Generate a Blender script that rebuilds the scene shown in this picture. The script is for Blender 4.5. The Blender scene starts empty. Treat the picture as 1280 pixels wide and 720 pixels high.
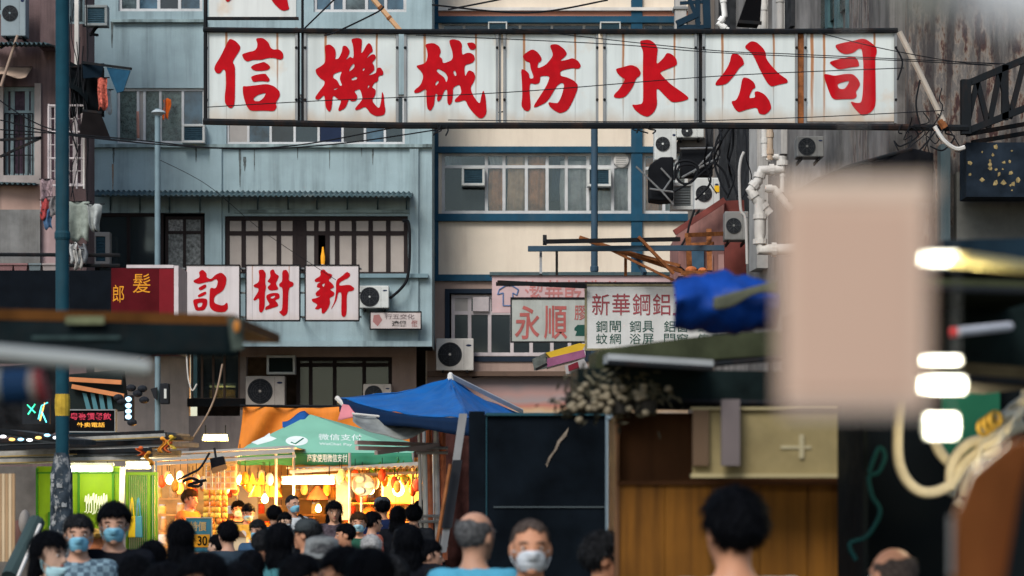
import bpy, bmesh, math, random
import numpy as np
from mathutils import Vector, Matrix, noise as mnoise
random.seed(7)
S = bpy.context.scene
COL = S.collection
R = math.radians
# ---------------------------------------------------------------- camera
F, HY, CZ = 3011.0, 630.0, 1.65          # focal length (px of a 1280 frame), horizon row, eye height
cam = bpy.data.cameras.new('camera'); camo = bpy.data.objects.new('camera', cam); COL.objects.link(camo)
camo.location = (0, 0, CZ); camo.rotation_euler = (R(90), 0, 0)
cam.sensor_width = 36; cam.lens = 36 * F / 1280; cam.shift_y = (HY - 360) / 1280
cam.clip_start = .1; cam.clip_end = 2000
cam.dof.use_dof = True; cam.dof.focus_distance = 35.0; cam.dof.aperture_fstop = 3.5
cam.dof.aperture_blades = 0
S.camera = camo
# ---------------------------------------------------------------- sky, sun, exposure
SUN_EL, SUN_AZ = 44, 205                 # behind the camera, a little to the left
wd = bpy.data.worlds.new('World'); S.world = wd; wd.use_nodes = True
nt = wd.node_tree; bg = nt.nodes['Background']
sky = nt.nodes.new('ShaderNodeTexSky'); sky.sky_type = 'NISHITA'; sky.sun_disc = False
sky.sun_elevation = R(SUN_EL); sky.sun_rotation = R(SUN_AZ); sky.dust_density = 1.5; sky.air_density = 1.2; sky.ozone_density = 1.0
nt.links.new(sky.outputs[0], bg.inputs[0]); bg.inputs[1].default_value = .085
sun = bpy.data.lights.new('sun', 'SUN'); sun.energy = 1.5; sun.angle = R(25); sun.color = (1, .965, .92)
suno = bpy.data.objects.new('sun', sun); COL.objects.link(suno)
d_ = Vector((math.sin(R(SUN_AZ)) * math.cos(R(SUN_EL)), math.cos(R(SUN_AZ)) * math.cos(R(SUN_EL)), math.sin(R(SUN_EL))))
suno.rotation_euler = (-d_).to_track_quat('-Z', 'Y').to_euler(); suno.location = d_ * 80
S.view_settings.view_transform = 'Standard'; S.view_settings.look = 'None'
S.view_settings.exposure = 0.98; S.view_settings.gamma = 1; S.view_settings.use_curve_mapping = False
try:
    S.cycles.max_bounces = 6; S.cycles.transparent_max_bounces = 12; S.cycles.sample_clamp_indirect = 4
    S.cycles.use_denoising = True
except Exception: pass
# ---------------------------------------------------------------- layout helpers
def X(px, d): return (px - 640) / F * d
def Z(py, d): return CZ + (HY - py) / F * d
def P(px, py, d): return Vector((X(px, d), d, Z(py, d)))
WLOC = {}
def wloc(o): return WLOC.get(o.name, Vector((0, 0, 0)))
def tag(o, label=None, cat=None, group=None, kind=None):
    if label: o['label'] = label
    if cat: o['category'] = cat
    if group: o['group'] = group
    if kind: o['kind'] = kind
    return o
def thing(name, label, cat, loc, group=None):
    o = bpy.data.objects.new(name, None); COL.objects.link(o)
    o.empty_display_size = .2; o.location = loc; WLOC[o.name] = Vector(loc)
    return tag(o, label, cat, group)
class MB:
    def __init__(s): s.v = []; s.f = []
    def add(s, vs, fs):
        n = len(s.v); s.v += [tuple(v) for v in vs]; s.f += [tuple(i + n for i in f) for f in fs]; return s
    def box(s, x0, x1, y0, y1, z0, z1):
        if x0 > x1: x0, x1 = x1, x0
        if y0 > y1: y0, y1 = y1, y0
        if z0 > z1: z0, z1 = z1, z0
        return s.add([(x0,y0,z0),(x1,y0,z0),(x1,y1,z0),(x0,y1,z0),(x0,y0,z1),(x1,y0,z1),(x1,y1,z1),(x0,y1,z1)],
                     [(0,3,2,1),(4,5,6,7),(0,1,5,4),(1,2,6,5),(2,3,7,6),(3,0,4,7)])
    def pb(s, px0, px1, py0, py1, d, dd):        # box whose front face fills the given frame at depth d
        return s.box(X(px0, d), X(px1, d), d, d + dd, Z(py0, d), Z(py1, d))
    def bar(s, p, q, w, h=None):
        p, q = Vector(p), Vector(q); h = h or w; t = (q - p).normalized()
        up = Vector((0,0,1)) if abs(t.z) < .95 else Vector((0,1,0))
        a = t.cross(up).normalized() * w / 2; b = a.cross(t).normalized() * h / 2
        vs = [p-a-b, p+a-b, p+a+b, p-a+b, q-a-b, q+a-b, q+a+b, q-a+b]
        return s.add(vs, [(0,1,2,3),(7,6,5,4),(0,4,5,1),(1,5,6,2),(2,6,7,3),(3,7,4,0)])
    def tube(s, pts, r, n=8, smooth=0):
        pts = [Vector(p) for p in pts]
        if smooth: pts = catmull(pts, smooth)
        rs = r if isinstance(r, (list, tuple)) else [r] * len(pts)
        if len(rs) != len(pts): rs = [rs[0] + (rs[-1] - rs[0]) * i / (len(pts) - 1) for i in range(len(pts))]
        vs, fs = [], []; up = Vector((.13, .2, .97)).normalized()
        for i, p in enumerate(pts):
            t = (pts[min(i+1, len(pts)-1)] - pts[max(i-1, 0)]).normalized()
            if abs(t.dot(up)) > .97: up = Vector((.9, .3, .1)).normalized()
            a = t.cross(up).normalized(); b = a.cross(t).normalized(); up = b
            for k in range(n):
                an = 2 * math.pi * k / n
                vs.append(p + a * math.cos(an) * rs[i] + b * math.sin(an) * rs[i])
        for i in range(len(pts) - 1):
            for k in range(n):
                k2 = (k + 1) % n
                fs.append((i*n+k, i*n+k2, (i+1)*n+k2, (i+1)*n+k))
        fs.append(tuple(range(n-1, -1, -1))); fs.append(tuple((len(pts)-1)*n + k for k in range(n)))
        return s.add(vs, fs)
    def lathe(s, c, prof, n=20, axis='z'):
        vs, fs = [], []
        for r, h in prof:
            for k in range(n):
                a = 2 * math.pi * k / n; u, w = r * math.cos(a), r * math.sin(a)
                vs.append((c[0]+u, c[1]+w, c[2]+h) if axis == 'z' else (c[0]+u, c[1]+h, c[2]+w) if axis == 'y' else (c[0]+h, c[1]+u, c[2]+w))
        for i in range(len(prof) - 1):
            for k in range(n):
                k2 = (k+1) % n; fs.append((i*n+k, i*n+k2, (i+1)*n+k2, (i+1)*n+k))
        fs.append(tuple(range(n-1, -1, -1))); fs.append(tuple((len(prof)-1)*n + k for k in range(n)))
        return s.add(vs, fs)
    def ell(s, c, r, nu=12, nv=8):
        r = (r, r, r) if not isinstance(r, (tuple, list)) else r
        vs, fs = [], []
        for j in range(nv + 1):
            th = math.pi * j / nv
            for i in range(nu):
                ph = 2 * math.pi * i / nu
                vs.append((c[0] + r[0]*math.sin(th)*math.cos(ph), c[1] + r[1]*math.sin(th)*math.sin(ph), c[2] + r[2]*math.cos(th)))
        for j in range(nv):
            for i in range(nu):
                i2 = (i+1) % nu; fs.append((j*nu+i, (j+1)*nu+i, (j+1)*nu+i2, j*nu+i2))
        return s.add(vs, fs)
    def sheet(s, fn, nu, nv, t):                 # closed cloth or plate: fn(u,v) -> point, t = thickness vector
        t = Vector(t); n = (nu+1) * (nv+1)
        top = [Vector(fn(i/nu, j/nv)) for j in range(nv+1) for i in range(nu+1)]
        vs = top + [p + t for p in top]; fs = []
        g = lambda i, j: j*(nu+1)+i
        for j in range(nv):
            for i in range(nu):
                fs.append((g(i,j), g(i+1,j), g(i+1,j+1), g(i,j+1)))
                fs.append((n+g(i,j+1), n+g(i+1,j+1), n+g(i+1,j), n+g(i,j)))
        for i in range(nu):
            fs.append((g(i+1,0), g(i,0), n+g(i,0), n+g(i+1,0))); fs.append((g(i,nv), g(i+1,nv), n+g(i+1,nv), n+g(i,nv)))
        for j in range(nv):
            fs.append((g(0,j), g(0,j+1), n+g(0,j+1), n+g(0,j))); fs.append((g(nu,j+1), g(nu,j), n+g(nu,j), n+g(nu,j+1)))
        return s.add(vs, fs)
    def prism(s, pts, t):                        # flat polygon pushed along the vector t
        t = Vector(t); n = len(pts); pts = [Vector(p) for p in pts]
        return s.add(pts + [p + t for p in pts], [tuple(range(n)), tuple(range(2*n-1, n-1, -1))] + [((i+1) % n, i, n+i, n+(i+1) % n) for i in range(n)])
    def build(s, name, mat, parent=None, smooth=False, bev=0, label=None, cat=None, group=None, kind=None):
        V = np.array(s.v, dtype=float)
        if parent is not None: org = wloc(parent)
        else: org = Vector(((V[:,0].min()+V[:,0].max())/2, (V[:,1].min()+V[:,1].max())/2, V[:,2].min()))
        me = bpy.data.meshes.new(name)
        me.from_pydata((V - np.array(org)).tolist(), [], s.f); me.update()
        fix_normals(me)
        return link(name, me, mat, parent, org, smooth, bev, label, cat, group, kind)
def fix_normals(me):
    bm = bmesh.new(); bm.from_mesh(me); bmesh.ops.recalc_face_normals(bm, faces=bm.faces); bm.to_mesh(me); bm.free()
def link(name, me, mat, parent, org, smooth=False, bev=0, label=None, cat=None, group=None, kind=None):
    o = bpy.data.objects.new(name, me); COL.objects.link(o)
    if mat is not None and not me.materials: me.materials.append(mat)
    WLOC[o.name] = Vector(org)
    if parent is not None: o.parent = parent
    else: o.location = org
    if smooth:
        me.polygons.foreach_set('use_smooth', [True] * len(me.polygons))
        if smooth == 'auto': me.set_sharp_from_angle(angle=R(35))
    if bev:
        m = o.modifiers.new('bevel', 'BEVEL'); m.width = bev; m.segments = 2; m.limit_method = 'ANGLE'
    return tag(o, label, cat, group, kind)
def catmull(p, k):
    out = []
    for i in range(len(p) - 1):
        a, b, c, d = p[max(i-1,0)], p[i], p[i+1], p[min(i+2, len(p)-1)]
        for j in range(k):
            t = j / k
            out.append(.5 * ((2*b) + (c-a)*t + (2*a-5*b+4*c-d)*t*t + (3*b-a-3*c+d)*t**3))
    return out + [p[-1]]
def dup(root, off=(0,0,0), label=None, rotz=None):     # a thing with copies of its parts and sub-parts
    def cp(o, par):
        c = o.copy(); COL.objects.link(c)
        if par is not None: c.parent = par
        WLOC[c.name] = wloc(o) + Vector(off)
        for ch in list(o.children): cp(ch, c)
        return c
    c = cp(root, None); c.location = Vector(root.location) + Vector(off)
    if label: c['label'] = label
    if rotz is not None: c.rotation_euler.z = rotz
    return c
def again(o, parent, off):                             # another alike piece sharing its mesh
    c = o.copy(); COL.objects.link(c); c.parent = parent
    c.location = Vector(o.location) + Vector(off); return c
# ---------------------------------------------------------------- materials
MATS = {}
def M(name, col=(.5,.5,.5), rough=.6, metal=0, var=.12, vs=3, dirt=None, damt=.5, ds=(3,3,.25), dlo=.48, dhi=.75,
      bump=.0, bs=60, emit=0, ecol=None, spec=.11, alpha=1, obj=False, trans=0, coat=0):
    if name in MATS: return MATS[name]
    m = bpy.data.materials.new(name); m.use_nodes = True; MATS[name] = m
    n, l = m.node_tree.nodes, m.node_tree.links; b = n['Principled BSDF']
    b.inputs['Roughness'].default_value = rough; b.inputs['Metallic'].default_value = metal
    b.inputs['Specular IOR Level'].default_value = spec if max(col) > .09 or spec != .11 else .03; b.inputs['Alpha'].default_value = alpha
    if trans: b.inputs['Transmission Weight'].default_value = trans
    if coat: b.inputs['Coat Weight'].default_value = coat
    if obj: src = n.new('ShaderNodeTexCoord').outputs['Object']
    else: src = n.new('ShaderNodeNewGeometry').outputs['Position']
    def noise(scale, mp=None, det=5, ro=.6):
        s = src
        if mp:
            k = n.new('ShaderNodeMapping'); k.inputs['Scale'].default_value = mp; l.new(s, k.inputs[0]); s = k.outputs[0]
        t = n.new('ShaderNodeTexNoise'); t.inputs['Scale'].default_value = scale; t.inputs['Detail'].default_value = det
        t.inputs['Roughness'].default_value = ro; l.new(s, t.inputs['Vector']); return t.outputs['Fac']
    def mixc(fac, a, c):
        k = n.new('ShaderNodeMix'); k.data_type = 'RGBA'; l.new(fac, k.inputs['Factor'])
        for v, q in ((a, 'A'), (c, 'B')):
            soc = [i for i in k.inputs if i.name == q and i.type == 'RGBA'][0]
            if isinstance(v, tuple): soc.default_value = (*v, 1)
            else: l.new(v, soc)
        return [o for o in k.outputs if o.type == 'RGBA'][0]
    def ramp(fac, lo, hi, v0=0, v1=1):
        k = n.new('ShaderNodeMapRange'); k.inputs[1].default_value = lo; k.inputs[2].default_value = hi
        k.inputs[3].default_value = v0; k.inputs[4].default_value = v1; l.new(fac, k.inputs[0]); return k.outputs[0]
    c0 = tuple(max(0, x*(1-var)) for x in col); c1 = tuple(min(1, x*(1+var)) for x in col)
    c = mixc(ramp(noise(vs), .3, .7), c0, c1)
    if dirt:
        f = ramp(noise(1, ds, 6, .65), dlo, dhi, 0, damt)
        f2 = ramp(noise(.7, None, 4), .35, .65, .25, 1)
        k = n.new('ShaderNodeMath'); k.operation = 'MULTIPLY'; l.new(f, k.inputs[0]); l.new(f2, k.inputs[1])
        c = mixc(k.outputs[0], c, dirt)
    l.new(c, b.inputs['Base Color'])
    if bump:
        k = n.new('ShaderNodeBump'); k.inputs['Strength'].default_value = bump; k.inputs['Distance'].default_value = .02
        l.new(noise(bs), k.inputs['Height']); l.new(k.outputs[0], b.inputs['Normal'])
    if emit:
        b.inputs['Emission Color'].default_value = (*(ecol or col), 1); b.inputs['Emission Strength'].default_value = emit
    l.new(ramp(noise(vs*4), .3, .7, max(.02, rough-.1), min(1, rough+.1)), b.inputs['Roughness'])
    m.diffuse_color = (*col, 1)
    return m
def glass(name, tint=(.95,.97,.97), clear=.96):
    if name in MATS: return MATS[name]
    m = bpy.data.materials.new(name); m.use_nodes = True; MATS[name] = m
    n, l = m.node_tree.nodes, m.node_tree.links; n.clear()
    o = n.new('ShaderNodeOutputMaterial'); t = n.new('ShaderNodeBsdfTransparent'); t.inputs[0].default_value = (*tint, 1)
    g = n.new('ShaderNodeBsdfGlossy'); g.inputs['Roughness'].default_value = .08; g.inputs[0].default_value = (.8,.9,.95,1)
    d = n.new('ShaderNodeBsdfDiffuse'); d.inputs[0].default_value = (.10,.13,.14,1)
    mx = n.new('ShaderNodeMixShader'); mx.inputs[0].default_value = 1-clear; l.new(t.outputs[0], mx.inputs[1]); l.new(d.outputs[0], mx.inputs[2])
    fr = n.new('ShaderNodeFresnel'); fr.inputs[0].default_value = 1.5
    m2 = n.new('ShaderNodeMixShader'); l.new(fr.outputs[0], m2.inputs[0]); l.new(mx.outputs[0], m2.inputs[1]); l.new(g.outputs[0], m2.inputs[2])
    l.new(m2.outputs[0], o.inputs[0]); return m
def emis(name, col, st):
    if name in MATS: return MATS[name]
    m = bpy.data.materials.new(name); m.use_nodes = True; MATS[name] = m
    b = m.node_tree.nodes['Principled BSDF']; b.inputs['Base Color'].default_value = (*[min(.8, c) for c in col], 1)
    b.inputs['Emission Color'].default_value = (*col, 1); b.inputs['Emission Strength'].default_value = st; return m
STREAK = (.035,.04,.042)
wall_teal = M('wall_teal', (.29,.385,.41), .85, var=.12, vs=1.3, dirt=(.055,.07,.075), damt=.75, ds=(3.2,3.2,.16), dlo=.47, dhi=.74, bump=.25, bs=25)
wall_cream = M('wall_cream', (.70,.615,.50), .85, var=.05, vs=1.5, dirt=(.32,.24,.19), damt=.45, ds=(2,2,.3), bump=.15, bs=25)
wall_pinkish = M('wall_pinkish', (.34,.25,.21), .88, var=.12, vs=2, dirt=(.12,.09,.08), damt=.55, bump=.3, bs=20)
wall_lower = M('wall_lower_grey', (.28,.235,.215), .9, var=.15, vs=2, dirt=(.06,.05,.05), damt=.7, bump=.3, bs=20)
paint_blue = M('paint_petrol_blue', (.014,.066,.115), .7, var=.15, vs=4, dirt=(.10,.10,.09), damt=.4)
wall_rose = M('wall_rose', (.145,.10,.10), .88, var=.12, vs=2, dirt=(.03,.024,.024), damt=.9, ds=(4,4,.25), dlo=.44, dhi=.68, bump=.3, bs=22)
wall_right = M('wall_stained_grey', (.21,.20,.19), .9, var=.3, vs=2, dirt=(.022,.02,.019), damt=1.0, ds=(5,.6,.12), dlo=.42, dhi=.62, bump=.4, bs=18)
interior = M('interior_dark', (.022,.025,.028), .9)
fr_white = M('frame_offwhite', (.52,.53,.53), .6, dirt=(.2,.19,.18), damt=.5)
fr_pink = M('frame_pale_pink', (.50,.45,.45), .6, dirt=(.2,.19,.18), damt=.4)
fr_brown = M('frame_dark_brown', (.028,.022,.022), .6)
fr_blue = M('frame_grey_blue', (.20,.27,.29), .6, dirt=(.07,.08,.08))
gl = glass('glass_clear'); gl_dk = glass('glass_dark', (.2,.28,.33), .75); gl_fr = M('glass_frosted', (.33,.31,.29), .35, var=.12, vs=2)
gl_blue = M('glass_blue_reflect', (.028,.065,.095), .15, var=.8, vs=2.2, spec=.6)
gl_b2 = M('glass_slate', (.06,.085,.09), .2, var=.8, vs=3, spec=.5); gl_b3 = M('glass_black', (.012,.017,.02), .15, var=.6, vs=3, spec=.5)
white_pl = M('plastic_white_aged', (.52,.54,.52), .5, dirt=(.16,.15,.13), damt=.5, ds=(4,4,1))
beige_pl = M('plastic_beige_aged', (.42,.38,.34), .55, dirt=(.12,.10,.08), damt=.6, ds=(4,4,1))
dark_pl = M('plastic_dark', (.02,.022,.026), .5); black_rub = M('rubber_black', (.012,.013,.015), .55)
steel_dk = M('steel_dark', (.012,.014,.016), .6, dirt=(.07,.03,.014), damt=.5, ds=(8,8,2))
steel_gr = M('steel_grey', (.22,.23,.23), .5, metal=.5, dirt=(.12,.06,.03), damt=.5, ds=(8,8,2))
rust = M('steel_rusty', (.23,.085,.03), .8, var=.4, vs=12, dirt=(.04,.025,.02), damt=.6, ds=(8,8,4), bump=.3)
pvc = M('pipe_pvc_white', (.56,.54,.50), .5, dirt=(.15,.13,.11), damt=.6, ds=(6,6,1))
corr_dk = M('corrugated_dark_teal', (.05,.085,.095), .7, dirt=(.22,.22,.20), damt=.5, ds=(6,6,1))
# ================================================================ the setting
asphalt = M('asphalt', (.05,.05,.052), .85, var=.3, vs=6, bump=.3, bs=80)
MB().sheet(lambda u, v: (-120+240*u, -30+330*v, 0), 2, 2, (0,0,-.3)).build('ground', asphalt, kind='structure')
pave = M('paving', (.20,.19,.18), .9, var=.2, vs=3, bump=.2)
for s_, nm in ((-1, 'pavement_west'), (1, 'pavement_east')):
    MB().box(s_*6.6, s_*9.2, 2, 43.5, .004, .13).build(nm, pave, kind='structure')

def facade(name, label, px0, px1, d, ztop, mat, holes, depth=6, zbot=0, reveal=.22, room=1.6):
    """front wall with real window openings, reveals, side walls, roof and a dark room behind"""
    x0, x1 = X(px0, d), X(px1, d)
    t = thing(name, label, 'building', ((x0+x1)/2, d+depth/2, 0))
    H = [(X(a, d), X(b, d), Z(f, d), Z(e, d)) for a, b, e, f in holes]
    xs = sorted({x0, x1, *[h[0] for h in H], *[h[1] for h in H]}); zs = sorted({zbot, ztop, *[h[2] for h in H], *[h[3] for h in H]})
    m = MB()
    for i in range(len(xs)-1):
        for j in range(len(zs)-1):
            cx, cz = (xs[i]+xs[i+1])/2, (zs[j]+zs[j+1])/2
            if any(h[0] < cx < h[1] and h[2] < cz < h[3] for h in H): continue
            m.add([(xs[i],d,zs[j]),(xs[i+1],d,zs[j]),(xs[i+1],d,zs[j+1]),(xs[i],d,zs[j+1])], [(0,1,2,3)])
    r = d + reveal
    for a, b, c, e in H:
        m.add([(a,d,c),(a,r,c),(a,r,e),(a,d,e)], [(0,1,2,3)]); m.add([(b,d,c),(b,d,e),(b,r,e),(b,r,c)], [(0,1,2,3)])
        m.add([(a,d,c),(b,d,c),(b,r,c),(a,r,c)], [(0,1,2,3)]); m.add([(a,d,e),(a,r,e),(b,r,e),(b,d,e)], [(0,1,2,3)])
    y1 = d + depth
    m.add([(x0,d,zbot),(x0,d,ztop),(x0,y1,ztop),(x0,y1,zbot)], [(0,1,2,3)]); m.add([(x1,d,zbot),(x1,y1,zbot),(x1,y1,ztop),(x1,d,ztop)], [(0,1,2,3)])
    m.add([(x0,d,ztop),(x1,d,ztop),(x1,y1,ztop),(x0,y1,ztop)], [(0,1,2,3)])
    V = np.array(m.v); me = bpy.data.meshes.new('wall'); me.from_pydata((V-np.array(wloc(t))).tolist(), [], m.f)
    bm = bmesh.new(); bm.from_mesh(me); bmesh.ops.remove_doubles(bm, verts=bm.verts, dist=1e-5); bm.to_mesh(me); bm.free()
    link('wall', me, mat, t, wloc(t))
    MB().box(x0+.05, x1-.05, d+room, d+room+.1, zbot+.01, ztop-.05).build('interior_wall', interior, t)
    return t
def window(par, px0, px1, py0, py1, d, cols, rows, fm, pm, fw=.055, over=None, curtains=None, name='window', off=.06):
    """frame with mullions (cols / rows are pixel lines), each pane its own piece, optional curtains behind"""
    m = MB(); f = d + off; t = .07
    X0, X1, Z1, Z0 = X(px0,d), X(px1,d), Z(py0,d), Z(py1,d)
    m.box(X0, X1, f, f+t, Z1-fw, Z1); m.box(X0, X1, f, f+t, Z0, Z0+fw)
    m.box(X0, X0+fw, f+.002, f+t-.002, Z0+fw, Z1-fw); m.box(X1-fw, X1, f+.002, f+t-.002, Z0+fw, Z1-fw)
    for c in cols: m.box(X(c,d)-fw/2, X(c,d)+fw/2, f+.004, f+t-.004, Z0+fw, Z1-fw)
    for r_ in rows: m.box(X0+fw, X1-fw, f+.006, f+t-.006, Z(r_,d)-fw/2, Z(r_,d)+fw/2)
    w = m.build(name, fm, par, bev=.006)
    cs = [px0, *cols, px1]; rs = [py0, *rows, py1]
    for i in range(len(cs)-1):
        for j in range(len(rs)-1):
            mm = (over or {}).get((i, j), pm)
            if mm is gl_blue: mm = random.choice((gl_blue, gl_blue, gl_b2, gl_b3))
            if mm is None: continue
            MB().box(X(cs[i],d)+fw*.4, X(cs[i+1],d)-fw*.4, f+.03, f+.04, Z(rs[j+1],d)+fw*.4, Z(rs[j],d)-fw*.4).build('pane', mm, w)
    for (a, b, e, g, cm) in (curtains or []):
        xa, xb = X(a,d), X(b,d); ph = random.random()*6; nf = (xb-xa)*9
        MB().sheet(lambda u, v: (xa+(xb-xa)*u+.02*math.sin(v*5+ph), f+.11+.025*math.sin(u*nf*2+ph)+.012*math.sin(u*nf*5.3), Z(e,d)+(Z(g,d)-Z(e,d))*v), 28, 3, (0,.006,0)).build('curtain', cm, w, smooth=True)
    return w
def grille(par, px0, px1, py0, py1, d, nx, ny, mat, r=.012, name='window_grille'):
    m = MB()
    for i in range(nx+1):
        x = X(px0+(px1-px0)*i/nx, d); m.tube([(x,d,Z(py0,d)),(x,d,Z(py1,d))], r, 5)
    for j in range(ny+1):
        z = Z(py0+(py1-py0)*j/ny, d); m.tube([(X(px0,d),d+.015,z),(X(px1,d),d+.015,z)], r, 5)
    return m.build(name, mat, par)
cur_or = M('curtain_rust', (.58,.26,.12), .9, var=.3, vs=5); cur_gr = M('curtain_grey', (.44,.42,.40), .9, var=.2, vs=5)
cur_tan = M('curtain_tan', (.60,.38,.24), .9, var=.25, vs=5); cur_navy = M('curtain_navy', (.02,.035,.06), .9)
blind = M('blind_beige', (.36,.32,.29), .8, var=.08, vs=3, dirt=(.18,.15,.13), damt=.3)
# ---------------------------------------------------------------- pale blue-green tenement
dA = 55.0
bA = facade('tenement_building', 'pale blue-green concrete tenement with brown framed windows and a corrugated canopy', 96, 540, dA, 17.5, wall_teal,
    [(148,253,-40,14),(392,508,-40,15),(146,256,110,179),(283,506,118,180),(118,256,266,345),(281,510,270,345)], depth=9, zbot=Z(433,dA))
window(bA,148,253,-40,14,dA,[172,198,224],[],fr_white,gl_blue,.07); window(bA,392,508,-40,15,dA,[415,430,458,482],[],fr_white,gl_blue,.07)
plant_gl = M('pane_leafy_dark', (.055,.085,.08), .3, var=.7, vs=9, spec=.6)
window(bA,146,256,110,179,dA,[172,180,200,228],[],fr_white,plant_gl,.06,{(1,0):gl_fr,(3,0):plant_gl,(4,0):gl_blue})
window(bA,283,506,118,180,dA,[310,338,368,398,428,456,481],[],fr_white,gl_blue,.055,{(0,0):gl_fr,(3,0):gl_dk,(4,0):M('cloth_blueblack',(.02,.03,.06),.8),(7,0):gl_dk})
# lower left: dark doorway and a two-leaf window with patterned fanlight
window(bA,206,254,270,345,dA,[230],[290],fr_brown,M('pane_mottled',(.13,.14,.14),.3,var=.7,vs=14),.07,{(0,0):M('pane_pattern',(.2,.2,.2),.4,var=.8,vs=26)})
window(bA,118,204,266,345,dA,[160],[],fr_brown,gl_dk,.08)
MB().pb(177,194,274,288,dA+.25,.06).build('transom_panel', gl_fr, bA)
w_ = window(bA,281,510,270,345,dA,[304,325,348,368,380,395,409,421,442,463,485],[291],fr_brown,blind,.10,
    {(4,0):None,(4,1):None,(6,1):None,(7,1):gl_fr,(5,1):gl_fr})
MB().pb(366,381,272,343,dA+.07,.05).build('frame_post', fr_brown, bA)
# canopy of corrugated sheet on brackets
def corr(p0, p1, dy, dz, n, amp, mat, name, par=None, th=.006, **k):
    p0, p1 = Vector(p0), Vector(p1)
    m = MB().sheet(lambda u, v: p0.lerp(p1, u) + Vector((0, -dy*v, -dz*v + amp*math.sin(u*n*2*math.pi))), n*6, 2, (0,0,-th))
    return m.build(name, mat, par, smooth=True, **k)
can = corr((X(114,dA),dA,Z(238,dA)),(X(516,dA),dA,Z(240,dA)),.75,.20,62,.022,corr_dk,'canopy',bA)
MB().box(X(114,dA),X(516,dA),dA-.70,dA-.66,Z(250.5,dA),Z(249,dA)).build('canopy_beam', corr_dk, bA)
for px in (138,175,212,250,286,322,360,396,434,472,508):
    MB().bar(P(px,246,dA-.62),P(px,262,dA-.01),.03).bar(P(px,244,dA-.01),P(px,266,dA-.01),.03).build('bracket', corr_dk, can)
MB().pb(100,540,180,184,dA-.10,.12).build('string_course', M('ledge_teal',(.28,.37,.375),.8,dirt=(.04,.05,.05),damt=.9,ds=(3,3,.3),dlo=.4,dhi=.6), bA)
MB().pb(140,258,24,27.5,dA-.10,.12).build('string_course', MATS['ledge_teal'], bA)
MB().pb(292,518,262,266,dA-.06,.08).build('window_ledge', MATS['ledge_teal'], bA)
for a, b in ((262,277),(512,523)): MB().pb(a,b,186,430,dA-.07,.08).build('pilaster', wall_teal, bA)
MB().pb(100,540,426,433,dA-.12,.14).build('soffit_edge', wall_teal, bA)
MB().pb(290,535,342,347,dA-.16,.17).build('window_sill', M('sill_blue',(.16,.24,.27),.7,dirt=(.05,.06,.06)), bA)
# stains with a shape of their own: dark run marks below the ledge
run_d = M('run_mark_dark', (.10,.12,.12), .9, var=.5, vs=8); run_r = M('run_mark_rust', (.24,.17,.12), .9, var=.4, vs=8)
for px, a, b, w in ((142,184,205,4),(141,205,238,3),(245,184,203,3),(300,184,234,4),(306,196,214,5),(318,184,214,2),(412,188,212,1.6),(466,186,206,3),(140,27,60,4),(452,184,196,2),(372,184,200,2)):
    m = MB(); n = 7; pts = []
    L = [(px-w/2*random.uniform(.5,1)*(1-.8*(i/n)**2), a+(b-a)*i/n) for i in range(n+1)]; Rr = [(px+w/2*random.uniform(.5,1)*(1-.8*(i/n)**2), a+(b-a)*i/n) for i in range(n+1)]
    m.prism([P(x,y,dA-.004) for x,y in L]+[P(x,y,dA-.004) for x,y in reversed(Rr)], (0,.003,0)); m.build('stain', run_r if px == 141 else run_d, bA)
# recessed shop floor below
bAs = dA + 1.3
m = MB().box(X(96,bAs),X(236,bAs),bAs,bAs+.3,0,Z(431,bAs)); m.build('shop_wall', M('render_greybeige',(.60,.49,.42),.9,var=.15,vs=2,dirt=(.10,.08,.07),damt=.6,bump=.3,bs=20), bA)
m = MB().box(X(236,bAs),X(305,bAs),bAs,bAs+.3,0,Z(520,bAs)); m.build('shop_wall', wall_lower, bA)
MB().pb(234,306,498,508,bAs-.15,.3).build('ledge', steel_dk, bA)
MB().pb(300,520,434,446,bAs-.1,.3).build('shop_lintel', wall_pinkish, bA)
MB().pb(490,520,446,495,bAs-.05,.3).build('shop_pillar', wall_pinkish, bA)
MB().pb(300,308,446,600,bAs-.05,.3).build('shop_pillar', wall_lower, bA)
MB().box(X(236,bAs),X(540,bAs),bAs+1.5,bAs+1.6,0,Z(431,bAs)).build('shop_back_wall', M('shop_dark',(.03,.028,.028),.8,var=.6,vs=3), bA)
w_ = window(bA,370,490,446,520,bAs,[388,418,455],[456],fr_brown,gl_dk,.09)
w_ = window(bA,238,300,434,500,bAs,[252,266,280],[],M('frame_worn_wood',(.16,.11,.09),.8,dirt=(.05,.04,.04)),gl_dk,.05)
lit = emis('lamp_warm_window', (1,.55,.18), 2.2)
tl = thing('tube_light','short warm tube light glowing behind the barred shop window','lamp',P(278,484,bAs+.4))
MB().tube([P(262,483,bAs+.4),P(294,483,bAs+.4)],.025,8).build('tube', lit, tl); MB().pb(261,295,479,482,bAs+.38,.06).build('fitting', steel_gr, tl)
MB().pb(262,294,487,499,bAs+.6,.02).build('lamp_panel', M('panel_amber',(.5,.25,.07),.6,var=.3), tl)
l_ = bpy.data.lights.new('window_lamp','POINT'); l_.energy = 14; l_.color = (1,.6,.25); l_.shadow_soft_size = .15
lo = bpy.data.objects.new('window_lamp', l_); COL.objects.link(lo); lo.location = P(278,486,bAs+.3)
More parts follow.
